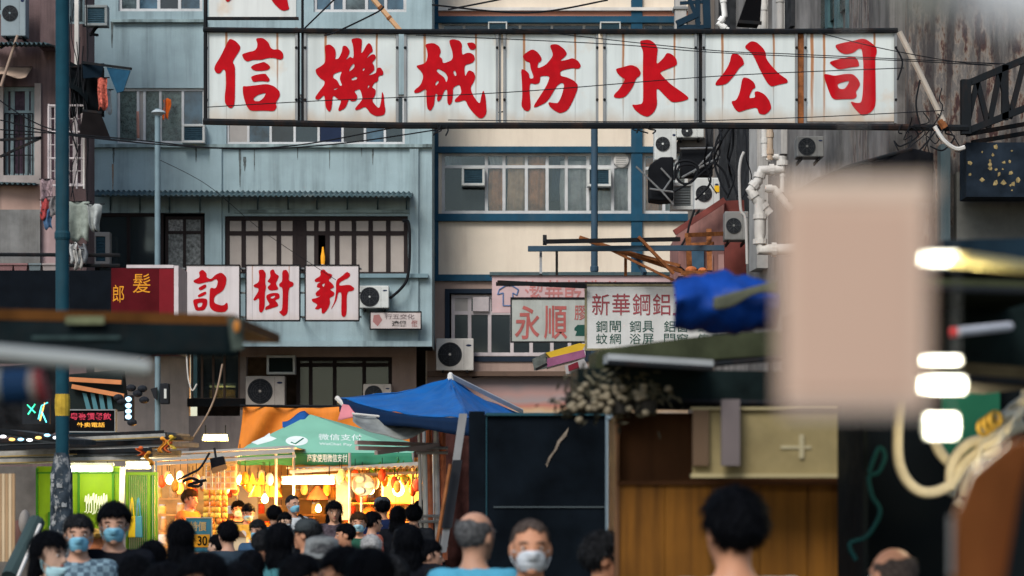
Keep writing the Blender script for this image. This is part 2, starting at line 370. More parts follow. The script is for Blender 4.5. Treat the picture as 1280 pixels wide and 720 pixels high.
# ---------------------------------------------------------------- cream building with blue bands
dB = 57.0
bB = facade('apartment_building', 'cream apartment building with petrol blue bands and wide white framed windows', 532, 880, dB, 18, wall_cream,
    [(552,789,28,40),(552,789,190,268),(803,860,190,268),(560,735,364,449),(552,789,-60,-2),(803,860,28,60)], depth=9)
bandm = paint_blue
for a, b, e, f in ((534,548,-60,345),(789,803,-60,345)): MB().pb(a,b,e,f,dB-.10,.14).build('blue_band', bandm, bB)
for e, f in ((20,28),(183,190.5),(267,276),(343,351)): MB().pb(534,860,e,f,dB-.13,.16).build('blue_band', bandm, bB)
MB().pb(548,860,9,13,dB-.16,.2).build('cornice', M('plaster_white',(.62,.60,.56),.8,dirt=(.3,.25,.2)), bB)
MB().pb(548,860,13,20,dB-.06,.1).build('salmon_band', M('plaster_salmon',(.50,.22,.15),.85,dirt=(.3,.2,.15)), bB)
MB().pb(534,860,351,470,dB-.05,.06).build('lower_band', wall_pinkish, bB) if False else None
cs = [608,630,658,684,708,735,766]
w_ = window(bB,552,789,190.5,267,dB,cs,[208],fr_white,gl,.075,{(0,1):gl_dk},
   [(556,577,192,266,cur_navy),(611,629,209,266,cur_or),(634,657,194,266,cur_tan),(660,682,194,266,cur_or),(690,700,194,250,cur_navy),(700,734,200,266,cur_gr),(738,765,230,266,cur_gr),(768,788,209,266,cur_gr),(578,606,232,266,cur_or),(612,629,192,207,cur_gr),(737,765,192,208,cur_gr)])
w_ = window(bB,803,860,190.5,267,dB,[830,846],[210],fr_white,gl,.075,None,[(805,829,196,266,cur_or),(831,858,200,266,cur_gr)])
w_ = window(bB,552,789,28,40,dB,[580,612,650,690,730,760],[],fr_white,gl_dk,.06); w_ = window(bB,803,860,28,60,dB,[826,846],[],fr_white,gl_dk,.06)
w_ = window(bB,552,789,-60,-2,dB,[600,650,700,745],[],fr_white,gl_dk,.06)
# lower storey: rosy beige render and the window with a dark surround
lowm = MB()
for a, b, e, f in ((534,556,351,465),(556,860,351,361),(740,860,361,465),(556,740,452,465)): lowm.pb(a,b,e,f,dB-.04,.045)
lowm.build('lower_render', wall_pinkish, bB)
lm = MB()
for a, b, e, f in ((556,562,361,452),(733,740,361,452),(562,733,361,366.5),(562,733,446,452)): lm.pb(a,b,e,f,dB-.08,.085)
lm.build('window_surround', M('paint_navy_dark',(.02,.03,.045),.6), bB)
w_ = window(bB,564,732,368,445,dB,[587,612,640,664,690,712],[391],fr_pink,gl_dk,.085,{(0,0):gl_fr,(1,0):gl_dk},None)
MB().pb(591,611,371,389,dB-.02,.06).build('vent_panel', fr_pink, bB)
MB().pb(534,860,464,470,dB-.3,.34).build('ledge', M('ledge_brown',(.12,.08,.06),.8,dirt=(.03,.03,.03)), bB)
mural = bpy.data.materials.new('mural_banded_plaster'); mural.use_nodes = True
n, l = mural.node_tree.nodes, mural.node_tree.links
g = n.new('ShaderNodeNewGeometry'); sp = n.new('ShaderNodeSeparateXYZ'); l.new(g.outputs['Position'], sp.inputs[0])
nz = n.new('ShaderNodeTexNoise'); nz.inputs['Scale'].default_value = 1.2; l.new(g.outputs['Position'], nz.inputs['Vector'])
ma = n.new('ShaderNodeMath'); ma.operation = 'MULTIPLY_ADD'; ma.inputs[1].default_value = .5; l.new(nz.outputs['Fac'], ma.inputs[0]); l.new(sp.outputs['Z'], ma.inputs[2])
mr = n.new('ShaderNodeMapRange'); mr.inputs[1].default_value = 3.9; mr.inputs[2].default_value = 5.0; l.new(ma.outputs[0], mr.inputs[0])
cr = n.new('ShaderNodeValToRGB'); l.new(mr.outputs[0], cr.inputs[0])
e_ = cr.color_ramp.elements; e_[0].color = (.45,.40,.36,1); e_[0].position = 0; e_[1].color = (.22,.18,.18,1); e_[1].position = .8
for ps, c in ((.2,(.5,.34,.2,1)),(.32,(.42,.17,.13,1)),(.45,(.30,.25,.25,1)),(.6,(.36,.22,.2,1))):
    k = e_.new(ps); k.color = c
l.new(cr.outputs[0], n['Principled BSDF'].inputs['Base Color']); n['Principled BSDF'].inputs['Roughness'].default_value = .9
MB().pb(534,860,470,600,dB-.06,.065).build('lower_mural', mural, bB)
MB().tube([P(590,472,dB-.1),P(640,466,dB-.08),P(700,468,dB-.08),P(720,463,dB-.08)],.02,5,6).build('cable', black_rub, bB)
# ---------------------------------------------------------------- rose building on the left
dL = 51.0
bL = facade('corner_building', 'weathered rose-coloured corner building with grilled windows and lean-to canopies', -70, 108, dL, 15, wall_rose,
    [(-60,28,-40,18),(4,43,108,222),(60,104,130,232),(84,106,-40,30)], depth=1.0, room=.8)
MB().pb(50,73,-60,60,dL-.35,.34).build('pilaster', wall_rose, bL); MB().pb(50,73,225,345,dL-.35,.34).build('pilaster', M('plaster_pale_pink',(.36,.26,.26),.85,dirt=(.15,.10,.10),damt=.5), bL)
MB().pb(93,98,-40,100,dL-.3,.1).build('drain_pipe', pvc, bL)
w_ = window(bL,4,43,108,222,dL,[15,33],[140],fr_blue,M('pane_purple_dark',(.05,.035,.05),.3,var=.6,vs=5),.09); grille(bL,6,41,142,220,dL-.03,6,3,steel_dk,.014)
for a, b, e, f in ((-5,4,104,228),(43,51,104,228)): MB().pb(a,b,e,f,dL-.10,.11).build('window_jamb', M('plaster_jamb',(.30,.265,.25),.85,dirt=(.12,.1,.1),damt=.6), bL)
MB().pb(-5,51,219,234,dL-.14,.14).build('window_sill', MATS['plaster_jamb'], bL)
w_ = window(bL,60,104,130,232,dL,[73,92],[],fr_pink,M('pane_maroon_dark',(.06,.04,.05),.3,var=.6,vs=5),.06); grille(bL,60,104,132,230,dL-.28,5,6,fr_pink,.012)
w_ = window(bL,-60,28,-40,18,dL,[-20,10],[],fr_blue,gl_dk,.1); w_ = window(bL,84,106,-40,30,dL,[95],[],fr_blue,gl_dk,.06)
corr((X(-10,dL),dL-.1,Z(58,dL)),(X(73,dL),dL-.36,Z(61,dL)),.9,.12,14,.03,corr_dk,'canopy',bL)
corr((X(-30,dL),dL-.02,Z(228,dL)),(X(51,dL),dL-.15,Z(231,dL)),.45,.06,12,.025,corr_dk,'canopy',bL)
aw = MB().sheet(lambda u, v: (X(-20+62*u,dL), dL-.1-.7*v, Z(84,dL)-.32*v-.05*math.sin(u*9)*v), 12, 5, (0,0,-.02)).build('awning', M('awning_tan',(.34,.25,.19),.9,dirt=(.1,.08,.06)), bL, smooth=True)
MB().pb(-40,50,262,340,dL-.5,.5).build('balcony_panel', M('zinc_dull',(.17,.17,.165),.7,var=.25,vs=3,dirt=(.05,.045,.04),damt=.8), bL)
MB().pb(-40,50,232,262,dL-.22,.22).build('balcony_lintel', M('plaster_peach',(.30,.205,.17),.85,dirt=(.08,.06,.05),damt=.8), bL)
for py in (318,331): MB().tube([P(-40,py,dL-.8),P(150,py+1,dL-.8)],.04,6).build('rail', steel_dk, bL)
MB().pb(64,92,250,335,dL-.30,.05).build('bamboo_blind', M('plaster_grey_dark',(.12,.11,.11),.9,var=.3), bL) if False else None
# ---------------------------------------------------------------- stained building on the right: long wall running towards the camera
def right_wall(name, label, a, b, ztop, mat, th=6.0):
    (xa, ya), (xb, yb) = a, b
    t = thing(name, label, 'building', ((xa+xb)/2+th/2, (ya+yb)/2, 0))
    m = MB(); m.prism([(xa,ya,0),(xb,yb,0),(xb+th,yb,0),(xa+th,ya,0)], (0,0,ztop)); m.build('wall', mat, t); return t
pa, pb_ = (X(868,56.5),56.5), (X(1145,36),36)
bR = right_wall('side_building', 'stained grey side building with pipes and cables running down its streaked wall', pa, pb_, 18, wall_right)
def onR(px, py, off=.05):                    # the point of the long wall seen at px, py, moved off the wall by off
    k = (px-640)/F; ax, ay = pa; bx, by = pb_; s = (k*ay-ax)/((bx-ax)-k*(by-ay)); y = ay+(by-ay)*s; x = ax+(bx-ax)*s
    nx, ny = -(ay-by), (ax-bx); q = math.hypot(nx, ny); nx, ny = nx/q, ny/q
    x, y = x+nx*off, y+ny*off
    return Vector((x, y, Z(py, y)))
strip_dk = M('wall_strip_dark', (.03,.032,.035), .9, var=.5, vs=4); strip_lt = M('wall_strip_light', (.40,.39,.37), .85, var=.15, dirt=(.1,.09,.08), damt=.8, ds=(6,6,.2))
def strip(px0, px1, py0, py1, off, mat, name): 
    a, b = onR(px0, 400, off), onR(px1, 400, off); a2, b2 = onR(px0, 400, -.1), onR(px1, 400, -.1)
    z0, z1 = Z(py1, a.y), Z(py0, a.y); m = MB()
    m.prism([(a.x,a.y,z0),(b.x,b.y,z0),(b2.x,b2.y,z0),(a2.x,a2.y,z0)], (0,0,z1-z0)); return m.build(name, mat, bR)
strip(876,893,-40,600,.30,M('wall_brown_grey',(.16,.14,.125),.9,dirt=(.05,.045,.04),damt=.7,ds=(4,4,.2)),'buttress')
strip(905,920,-60,330,.12,strip_dk,'dark_panel'); strip(926,942,60,300,.10,strip_dk,'dark_panel')
strip(950,960,-60,340,.22,strip_lt,'pilaster'); strip(973,984,-40,200,.12,strip_lt,'pilaster'); strip(986,994,-60,40,.08,strip_dk,'dark_panel')
strip(1030,1080,-60,38,.06,M('window_dark_green',(.02,.03,.03),.3,var=.6,vs=6),'tall_window'); strip(1084,1099,-60,45,.16,strip_lt,'pilaster')
for px in (1038,1050,1064): strip(px,px+4,-60,38,.10,M('drape_teal',(.05,.10,.11),.8,var=.4),'drape')
# ---------------------------------------------------------------- peeling pillar wall nearer on the right
peel = bpy.data.materials.new('peeling_paint'); peel.use_nodes = True
n, l = peel.node_tree.nodes, peel.node_tree.links; pbs = n['Principled BSDF']; pbs.inputs['Roughness'].default_value = .9
g = n.new('ShaderNodeNewGeometry'); t1 = n.new('ShaderNodeTexNoise'); t1.inputs['Scale'].default_value = 3.2; t1.inputs['Detail'].default_value = 9; t1.inputs['Roughness'].default_value = .72
mp = n.new('ShaderNodeMapping'); mp.inputs['Scale'].default_value = (1.6,1.6,.55); l.new(g.outputs['Position'], mp.inputs[0]); l.new(mp.outputs[0], t1.inputs['Vector'])
cr = n.new('ShaderNodeValToRGB'); l.new(t1.outputs['Fac'], cr.inputs[0]); e_ = cr.color_ramp.elements
e_[0].position = .36; e_[0].color = (.022,.010,.010,1); e_[1].position = .60; e_[1].color = (.125,.115,.105,1)
for ps, c in ((.43,(.05,.017,.014,1)),(.46,(.13,.085,.06,1)),(.5,(.19,.165,.14,1)),(.55,(.10,.088,.08,1))): k = e_.new(ps); k.color = c
t2 = n.new('ShaderNodeTexNoise'); t2.inputs['Scale'].default_value = 1; t2.inputs['Detail'].default_value = 7; mp2 = n.new('ShaderNodeMapping'); mp2.inputs['Scale'].default_value = (7,7,.7); l.new(g.outputs['Position'], mp2.inputs[0]); l.new(mp2.outputs[0], t2.inputs['Vector'])
mr2 = n.new('ShaderNodeMapRange'); mr2.inputs[1].default_value = .46; mr2.inputs[2].default_value = .6; mr2.inputs[4].default_value = .85; l.new(t2.outputs['Fac'], mr2.inputs[0])
mx2 = n.new('ShaderNodeMix'); mx2.data_type = 'RGBA'; l.new(mr2.outputs[0], mx2.inputs['Factor']); rg = [i for i in mx2.inputs if i.type == 'RGBA']; l.new(cr.outputs[0], rg[0]); rg[1].default_value = (.02,.017,.018,1)
l.new([o for o in mx2.outputs if o.type == 'RGBA'][0], pbs.inputs['Base Color']); bp = n.new('ShaderNodeBump'); bp.inputs['Strength'].default_value = .6; bp.inputs['Distance'].default_value = .03
l.new(t1.outputs['Fac'], bp.inputs['Height']); l.new(bp.outputs[0], pbs.inputs['Normal'])
dP = 34.0
bP = thing('street_corner_wall','peeling maroon and cream corner wall that carries the big shop sign','building',(X(1240,dP),dP+3,0))
MB().box(X(1136,dP),X(1420,dP),dP,dP+6,0,16).build('wall', peel, bP)
MB().pb(1112,1137,-60,260,dP+.3,2).build('wall_return', wall_right, bP)
MB().pb(1196,1420,215,330,dP-.25,.25).build('shopfront_panel', M('board_olive_dark',(.10,.10,.09),.8,var=.3,vs=2,dirt=(.03,.03,.03)), bP)
MB().pb(1208,1420,178,246,dP-.9,.5).build('dark_fascia', M('fascia_navy',(.012,.018,.026),.6,var=.5,vs=3), bP)
for i in range(22):
    cx, cy = random.uniform(1212,1278), random.uniform(184,238); k = random.randint(4,6); r_ = random.uniform(1.2,4)
    MB().prism([P(cx+r_*random.uniform(.5,1.2)*math.cos(6.283*q/k), cy+r_*random.uniform(.5,1.3)*math.sin(6.283*q/k), dP-.905) for q in range(k)], (0,.004,0)).build('gilt_flake', M('gilt_worn',(.24,.18,.08),.5,var=.6,vs=20), bP)
MB().pb(1176,1188,180,330,dP-.3,.28).build('corner_post', M('post_teal_dark',(.06,.09,.10),.7,dirt=(.2,.2,.2)), bP)
# a far block closing the view left of the tenement
facade('far_block','dim grey block glimpsed past the rose corner building','x' and -140 or 0,110,62,16,M('wall_dim_grey',(.20,.21,.21),.9,dirt=(.05,.05,.05)),[(-100,-60,100,180)],depth=5)
# ================================================================ signs
def rustboard(name, base, lines, amt=1.0):
    """painted sheet, grimy, with rust runs that start at the fixing lines (own object space)"""
    m = bpy.data.materials.new(name); m.use_nodes = True; n, l = m.node_tree.nodes, m.node_tree.links; b = n['Principled BSDF']; b.inputs['Roughness'].default_value = .55
    tc = n.new('ShaderNodeTexCoord'); sp = n.new('ShaderNodeSeparateXYZ'); l.new(tc.outputs['Object'], sp.inputs[0])
    gp = n.new('ShaderNodeNewGeometry').outputs['Position']
    def mth(op, a, b_=None, c=None, clamp=False):
        k = n.new('ShaderNodeMath'); k.operation = op; k.use_clamp = clamp
        for i, v in enumerate((a, b_, c)):
            if v is None: continue
            if isinstance(v, (int, float)): k.inputs[i].default_value = v
            else: l.new(v, k.inputs[i])
        return k.outputs[0]
    def nz(sc, mp):
        k = n.new('ShaderNodeMapping'); k.inputs['Scale'].default_value = mp; l.new(gp, k.inputs[0])
        t = n.new('ShaderNodeTexNoise'); t.inputs['Scale'].default_value = sc; t.inputs['Detail'].default_value = 6; l.new(k.outputs[0], t.inputs['Vector']); return t.outputs['Fac']
    fac = None
    for x0, w, top, ln in lines:
        d = mth('ABSOLUTE', mth('SUBTRACT', mth('ADD', sp.outputs['X'], mth('MULTIPLY', mth('SUBTRACT', nz(2, (1,1,1)), .5), .03)), x0))
        core = mth('MULTIPLY_ADD', d, -1/w, 1.0, True)
        fall = mth('DIVIDE', mth('SUBTRACT', sp.outputs['Z'], mth('SUBTRACT', top - ln, mth('MULTIPLY', nz(5, (1,1,.3)), .3))), ln, None, True)
        k = mth('MULTIPLY', core, mth('MULTIPLY', fall, nz(6, (8,8,.4))))
        fac = k if fac is None else mth('ADD', fac, k)
    def mix(f, a, c):
        k = n.new('ShaderNodeMix'); k.data_type = 'RGBA'
        l.new(f, k.inputs['Factor'])
        for v, q in ((a,'A'),(c,'B')):
            so = [i for i in k.inputs if i.name == q and i.type == 'RGBA'][0]
            if isinstance(v, tuple): so.default_value = (*v,1)
            else: l.new(v, so)
        return [o for o in k.outputs if o.type == 'RGBA'][0]
    gr = mth('MULTIPLY', mth('MULTIPLY_ADD', nz(1, (5,5,.35)), 4, -1.9, True), .5)
    c = mix(mth('MULTIPLY_ADD', nz(1.5,(1,1,1)), 2.2, -.6, True), tuple(v*.86 for v in base), base)
    c = mix(gr, c, tuple(v*.45 for v in base)); 
    c = mix(mth('MULTIPLY_ADD', nz(2.2,(1,1,.8)), 5, -3.05, True), c, (.52,.36,.22)) if amt > .5 else c
    c = mix(mth('MULTIPLY', fac, 4.0*amt, None, True), c, (.36,.135,.03))
    for x0, w, top, ln in lines:        # the seam of the sheet itself: a hairline of grime
        d = mth('ABSOLUTE', mth('SUBTRACT', sp.outputs['X'], x0))
        c = mix(mth('MULTIPLY', mth('MULTIPLY_ADD', d, -1/.007, 1.0, True), mth('MULTIPLY', nz(3,(2,2,1.5)), 1.3)), c, tuple(v*.22 for v in base))
    # grime creeping in from the lower and upper edge
    ed = mth('MULTIPLY_ADD', mth('ADD', sp.outputs['Z'], mth('MULTIPLY', mth('SUBTRACT', nz(4,(1,1,.6)), .5), .35)), -1/.22, 1.0, True)
    c = mix(mth('MULTIPLY', ed, .75*amt), c, (.40,.30,.21))
    l.new(c, b.inputs['Base Color']); return m
def smoothpoly(p, it=2):
    for _ in range(it):
        q = []
        for i in range(len(p)):
            a, b = p[i], p[(i+1) % len(p)]
            q += [(a[0]*.8+b[0]*.2, a[1]*.8+b[1]*.2), (a[0]*.2+b[0]*.8, a[1]*.2+b[1]*.8)]
        p = q
    return p
def glyph(name, polys, fn, y, mat, parent, th=.006):
    """brush-lettered character: outlines (with holes) filled as a 2-D curve and raised off the board; fn maps zoom px to world x,z"""
    cu = bpy.data.curves.new(name, 'CURVE'); cu.dimensions = '2D'; cu.fill_mode = 'BOTH'; cu.extrude = th/2
    for p in polys:
        p = smoothpoly(p); sp = cu.splines.new('POLY'); sp.points.add(len(p)-1); sp.use_cyclic_u = True
        for i, (a, b) in enumerate(p):
            x, z = fn(a, b); sp.points[i].co = (x, z, 0, 1)
    o = bpy.data.objects.new(name, cu); COL.objects.link(o)
    me = bpy.data.meshes.new_from_object(o.evaluated_get(bpy.context.evaluated_depsgraph_get()))
    bpy.data.objects.remove(o); 
    org = wloc(parent)
    for v in me.vertices: v.co = (v.co.x-org.x, y-v.co.z-org.y, v.co.y-org.z)
    me.materials.clear(); me.name = name; fix_normals(me)
    return link(name, me, mat, parent, org)
def text(body, px0, px1, py0, py1, d, mat, parent, bold=.02, name='lettering', th=.004, org=None, slant=0, yaw=None):
    """flat lettering stretched to a frame of pixels at depth d"""
    cu = bpy.data.curves.new(name, 'FONT'); cu.body = body; cu.offset = bold; cu.extrude = th/2
    o = bpy.data.objects.new(name, cu); COL.objects.link(o)
    me = bpy.data.meshes.new_from_object(o.evaluated_get(bpy.context.evaluated_depsgraph_get())); bpy.data.objects.remove(o)
    V = np.array([v.co[:] for v in me.vertices]); a, b = V.min(0), V.max(0); X0, X1, Z0, Z1 = X(px0,d), X(px1,d), Z(py1,d), Z(py0,d)
    sx, sz = (X1-X0)/(b[0]-a[0]), (Z1-Z0)/(b[1]-a[1]); org = wloc(parent)
    for v, c in zip(me.vertices, V):
        u = (c[1]-a[1])*sz
        v.co = (X0+(c[0]-a[0])*sx+slant*u-org.x, d-c[2]-org.y, Z0+u-org.z)
    me.materials.clear(); me.name = name
    return link(name, me, mat, parent, org)
red_paint = M('paint_red_lettering', (.40,.005,.010), .6, var=.14, vs=6, dirt=(.2,.01,.012), damt=.5, spec=.04)
white_edge = M('paint_white_edge', (.62,.60,.55), .6)
CH = {
'xin': [[(172,100),(215,118),(248,155),(242,185),(190,262),(210,290),(210,400),(208,560),(185,585),(165,578),(140,550),(138,500),(148,420),(145,330),(130,310),(105,345),(78,340),(65,312),(72,285),(110,225),(150,140)],
 [(352,100),(400,95),(440,125),(455,165),(475,178),(515,175),(542,200),(545,235),(525,250),(480,235),(440,235),(385,250),(330,248),(295,262),(270,245),(255,210),(300,195),(345,185),(362,165),(365,135)],
 [(318,298),(345,280),(390,268),(410,262),(440,280),(455,298),(440,318),(400,325),(350,325),(325,312)],[(320,365),(360,350),(420,343),(435,362),(452,385),(440,402),(400,395),(335,402),(325,385)],
 [(262,430),(290,432),(350,425),(430,415),(480,430),(518,465),(522,500),(490,545),(500,575),(480,605),(420,600),(340,602),(310,598),(285,560),(265,490)],[(335,515),(370,490),(425,475),(410,510),(380,535),(345,535)]],
'ji': [[(145,150),(180,140),(215,170),(222,210),(215,245),(240,240),(262,195),(268,150),(295,152),(318,185),(310,215),(285,255),(320,225),(340,240),(345,215),(340,150),(325,105),(370,95),(402,105),(400,150),(395,205),(410,190),(430,150),(450,130),(470,150),(478,190),(455,205),(430,245),(465,210),(490,210),(500,235),(470,270),(485,285),(490,320),(440,360),(500,340),(505,305),(530,300),(550,330),(548,355),(515,360),(515,395),(485,410),(470,440),(498,455),(495,490),(470,530),(500,570),(522,585),(535,530),(540,465),(552,490),(558,560),(565,600),(555,632),(500,640),(460,620),(425,570),(385,592),(358,598),(352,585),(400,530),(405,510),(395,470),(385,450),(345,465),(370,495),(365,530),(330,538),(310,520),(290,580),(245,605),(235,595),(260,530),(240,525),(200,490),(195,550),(190,590),(175,612),(150,580),(145,520),(140,490),(105,525),(78,522),(80,500),(140,425),(145,395),(115,380),(85,345),(78,315),(115,295),(145,270),(150,220),(145,180)],
 [(205,345),(265,325),(250,360),(248,385),(265,425),(250,430),(230,390),(200,372)],[(320,300),(345,270),(352,300),(310,335)],[(325,380),(362,362),(370,382),(335,392)],[(405,310),(425,305),(410,330)],[(445,420),(455,430),(440,450)],[(205,450),(245,440),(210,460)]],
'xie': [[(150,140),(210,130),(250,155),(262,190),(248,225),(270,240),(275,275),(330,255),(345,235),(340,190),(315,115),(345,105),(390,115),(408,140),(405,185),(410,215),(440,200),(465,200),(490,215),(498,245),(480,270),(425,285),(425,330),(430,365),(445,330),(460,320),(490,335),(500,365),(490,400),(465,440),(480,490),(530,560),(540,500),(555,455),(570,500),(575,560),(578,620),(550,655),(520,650),(480,610),(450,570),(430,525),(385,540),(355,540),(360,520),(405,480),(395,430),(385,420),(345,440),(345,490),(338,545),(318,565),(305,545),(305,450),(285,460),(262,525),(240,540),(232,520),(240,490),(222,480),(215,560),(190,605),(165,585),(160,510),(160,445),(115,475),(78,480),(75,460),(120,425),(140,370),(130,335),(85,290),(130,280),(160,265),(170,220),(165,180)],
 [(440,130),(490,128),(508,160),(490,180),(465,178),(450,155)],[(230,325),(240,308),(290,335),(310,370),(300,410),(285,370),(250,345)],[(345,330),(360,320),(370,355),(358,362)],[(222,410),(240,390),(248,405),(225,430)]],
'fang': [[(135,220),(205,172),(245,195),(275,240),(262,265),(250,265),(240,310),(300,285),(345,230),(350,205),(325,145),(380,138),(430,175),(448,205),(435,225),(395,258),(450,248),(485,235),(525,255),(545,290),(530,312),(480,305),(400,325),(402,360),(450,370),(500,395),(525,425),(515,470),(480,550),(450,600),(400,620),(360,600),(325,570),(315,540),(360,548),(385,548),(410,500),(430,420),(410,405),(375,430),(330,510),(300,545),(250,570),(218,580),(220,560),(260,500),(310,420),(330,360),(262,360),(262,385),(255,410),(225,418),(190,408),(188,480),(198,580),(180,605),(155,600),(130,570),(138,500),(135,400),(128,310),(160,320),(185,345),(188,380),(220,375),(195,310),(190,265),(160,258)]],
'shui': [[(265,115),(330,108),(365,130),(390,170),(385,205),(378,285),(430,235),(450,200),(480,205),(515,235),(525,275),(510,292),(410,330),(405,345),(480,420),(540,460),(600,505),(600,522),(560,535),(490,545),(450,510),(380,435),(382,510),(385,560),(365,610),(320,645),(275,630),(230,595),(208,558),(240,560),(285,552),(288,480),(285,300),(288,190),(270,150)],
 [(98,310),(150,298),(205,282),(250,300),(272,335),(265,360),(240,375),(215,440),(170,500),(130,515),(85,510),(85,490),(125,450),(165,380),(130,365),(105,335)]],
'gong': [[(212,205),(258,208),(290,240),(302,280),(270,300),(230,360),(180,415),(135,425),(100,425),(105,400),(160,340),(200,270)],[(298,160),(345,118),(385,125),(430,165),(450,200),(450,235),(480,280),(540,345),(600,385),(602,408),(540,420),(490,435),(460,410),(410,320),(370,230),(345,195)],
 [(288,368),(330,375),(370,405),(380,440),(355,455),(330,515),(378,510),(370,470),(395,465),(440,485),(475,530),(490,580),(470,610),(440,630),(400,620),(390,575),(310,595),(265,612),(235,590),(208,535),(245,530),(270,475)]],
'si': [[(245,145),(300,130),(380,115),(420,102),(455,105),(500,135),(530,165),(532,200),(520,230),(522,340),(525,560),(500,605),(440,638),(405,615),(365,570),(348,535),(390,548),(425,545),(435,480),(440,300),(430,175),(405,170),(370,200),(315,212),(275,195),(248,165)],
 [(200,265),(250,248),(330,230),(385,230),(405,260),(412,295),(350,300),(270,318),(225,290)],[(165,345),(200,350),(240,360),(300,348),(365,345),(405,385),(418,420),(400,450),(385,470),(395,500),(375,520),(320,520),(240,525),(215,505),(190,440),(170,380)],[(255,415),(345,390),(325,430),(305,452),(270,450)]]}
# the big hanging sign: one rigid frame with seven boards (and one board of the row above)
dS = 33.0
sg = thing('hanging_shop_sign','long rusty hanging sign of white boards with big red brushed characters across the street','sign',P(690,160,dS))
x0s = (256,380,504,628,752,876,1000); edges = [(260,369),(383,495),(508,620),(632,745),(757,868),(881,994),(1008,1118)]
def ybot(px): return 152 + (px-258)*.006
sc_ = 124/687
tops = (36,38,40,40,40,40,40); bots = (150,153,155,156,156,154,152)
for k, key in enumerate(CH):
    a, b = edges[k]; t_, bo = tops[k], bots[k]
    ln = [(X(x0s[k]+27,dS)-X((a+b)/2,dS), .022, Z(t_,dS)-Z(bo,dS), 1.0),(X(x0s[k]+91,dS)-X((a+b)/2,dS), .018, Z(t_,dS)-Z(bo,dS), .8)]
    if key == 'si': ln = [(X(1015,dS)-X(1063,dS), .03, 1.26, 1.6),(X(1030,dS)-X(1063,dS), .022, 1.26, 1.5),(X(1093,dS)-X(1063,dS), .02, 1.26, .35)]
    # each board keeps its own origin so that its rust runs start at its own fixings
    bm_ = rustboard('board_paint_'+key, (.585,.63,.605), ln)
    bx = (X(a,dS)+X(b,dS))/2; me = bpy.data.meshes.new('board'); mb = MB().pb(a,b,t_,bo,dS,.05)
    V = np.array(mb.v)-np.array((bx,dS,Z(bo,dS))); me.from_pydata(V.tolist(), [], mb.f); fix_normals(me)
    o = link('board', me, bm_, sg, (bx,dS,Z(bo,dS)), bev=.006); o.location = Vector((bx,dS,Z(bo,dS)))-wloc(sg)
    fn = lambda u, v: (X(x0s[k]+u*sc_, dS), Z(30+v*sc_, dS))
    glyph('character', CH[key], fn, dS-.006, red_paint, sg)
    if a > 900: MB().pb(994,1007,40,155,dS+.01,.05).build('edge_strip', rust, sg)
    for xx in (a-1.5, b+1.5):
        fr = MB().pb(xx-1.6, xx+1.6, t_-2, bo+2, dS-.03, .07).build('board_frame', steel_gr, sg)
        for yy in (60,125): MB().lathe((X(xx,dS),dS-.05,Z(yy,dS)), [(.016,0),(.02,.02)], 8, 'y').build('bolt', steel_dk, fr)
mb = MB().tube([P(254,37,dS-.04),P(500,39.5,dS-.04),P(1000,39,dS-.04),P(1122,38,dS-.04)],.035,6); mb.build('top_rail', steel_dk, sg)
MB().tube([P(254,152,dS-.05),P(500,157,dS-.05),P(900,157,dS-.05),P(1210,160,dS-.05)],.045,6).build('bottom_rail', steel_dk, sg)
MB().tube([P(257,-60,dS-.02),P(257,152,dS-.02)],.03,6).build('end_post', steel_dk, sg)
for px in (373,378,625,872): MB().pb(px-1.5,px+1.5,36,158,dS+.02,.05).build('gap_post', steel_gr if px > 400 else steel_dk, sg)
MB().pb(868,881,37,157,dS+.03,.03).build('gap_plate', steel_dk, sg)
ub = rustboard('board_paint_upper', (.60,.62,.59), [(-.33,.015,1.2,.8),(.3,.015,1.2,.8)])
MB().pb(261,370,-88,21,dS,.05).build('board', ub, sg); MB().pb(258,373,21,24,dS-.03,.07).build('board_frame', steel_dk, sg)
glyph('character',[[(300,-60),(345,-70),(352,-40),(360,5),(362,12),(352,14),(340,2),(330,-20),(310,-30)],[(290,-40),(300,-42),(297,-10),(285,4),(280,-2)]], lambda u, v: (X(u,dS),Z(v,dS)), dS-.006, red_paint, sg)
MB().tube([P(378,-40,dS),P(378,36,dS)],.02,5).build('hanger', steel_dk, sg)
mb = MB()
for q in ((380,36,415,2),(415,2,440,-20)): mb.tube([P(q[0],q[1],dS),P(q[2],q[3],dS+.5)],.012,5)
mb.build('stay_wire', steel_dk, sg)
# bracket truss that holds the sign on the corner wall
tr = thing('sign_bracket_truss','black steel lattice bracket fixing the hanging sign to the peeling wall','bracket',P(1240,165,dS))
for a, b, w in (((1206,106),(1300,66),.09),((1206,165),(1300,128),.09),((1207,100),(1207,168),.13),((1208,160),(1222,100),.07),((1222,104),(1236,160),.07),((1236,158),(1250,88),.07),((1250,90),(1262,148),.07),((1262,148),(1280,78),.07),((1256,82),(1256,150),.09)):
    MB().bar(P(*a,dS),P(*b,dS),w).build('strut', steel_dk, tr)
for a, b in (((1208,168),(1310,150)),((1215,178),(1320,160))): MB().bar(P(*a,dS+.3),P(*b,dS+.6),.06).build('strut', steel_dk, tr)
bp_ = thing('stay_pole','pale diagonal stay pole leaning against the end of the big sign','pole',P(1180,158,dS-.3)); MB().tube([P(1124,40,dS-.2),P(1150,92,dS-.2),P(1179,152,dS-.2)],.04,7).build('shaft', M('bamboo_pale',(.40,.35,.29),.7), bp_); MB().tube([P(1175,150,dS-.2),P(1181,160,dS-.2)],.05,7).build('cap', rust, bp_)
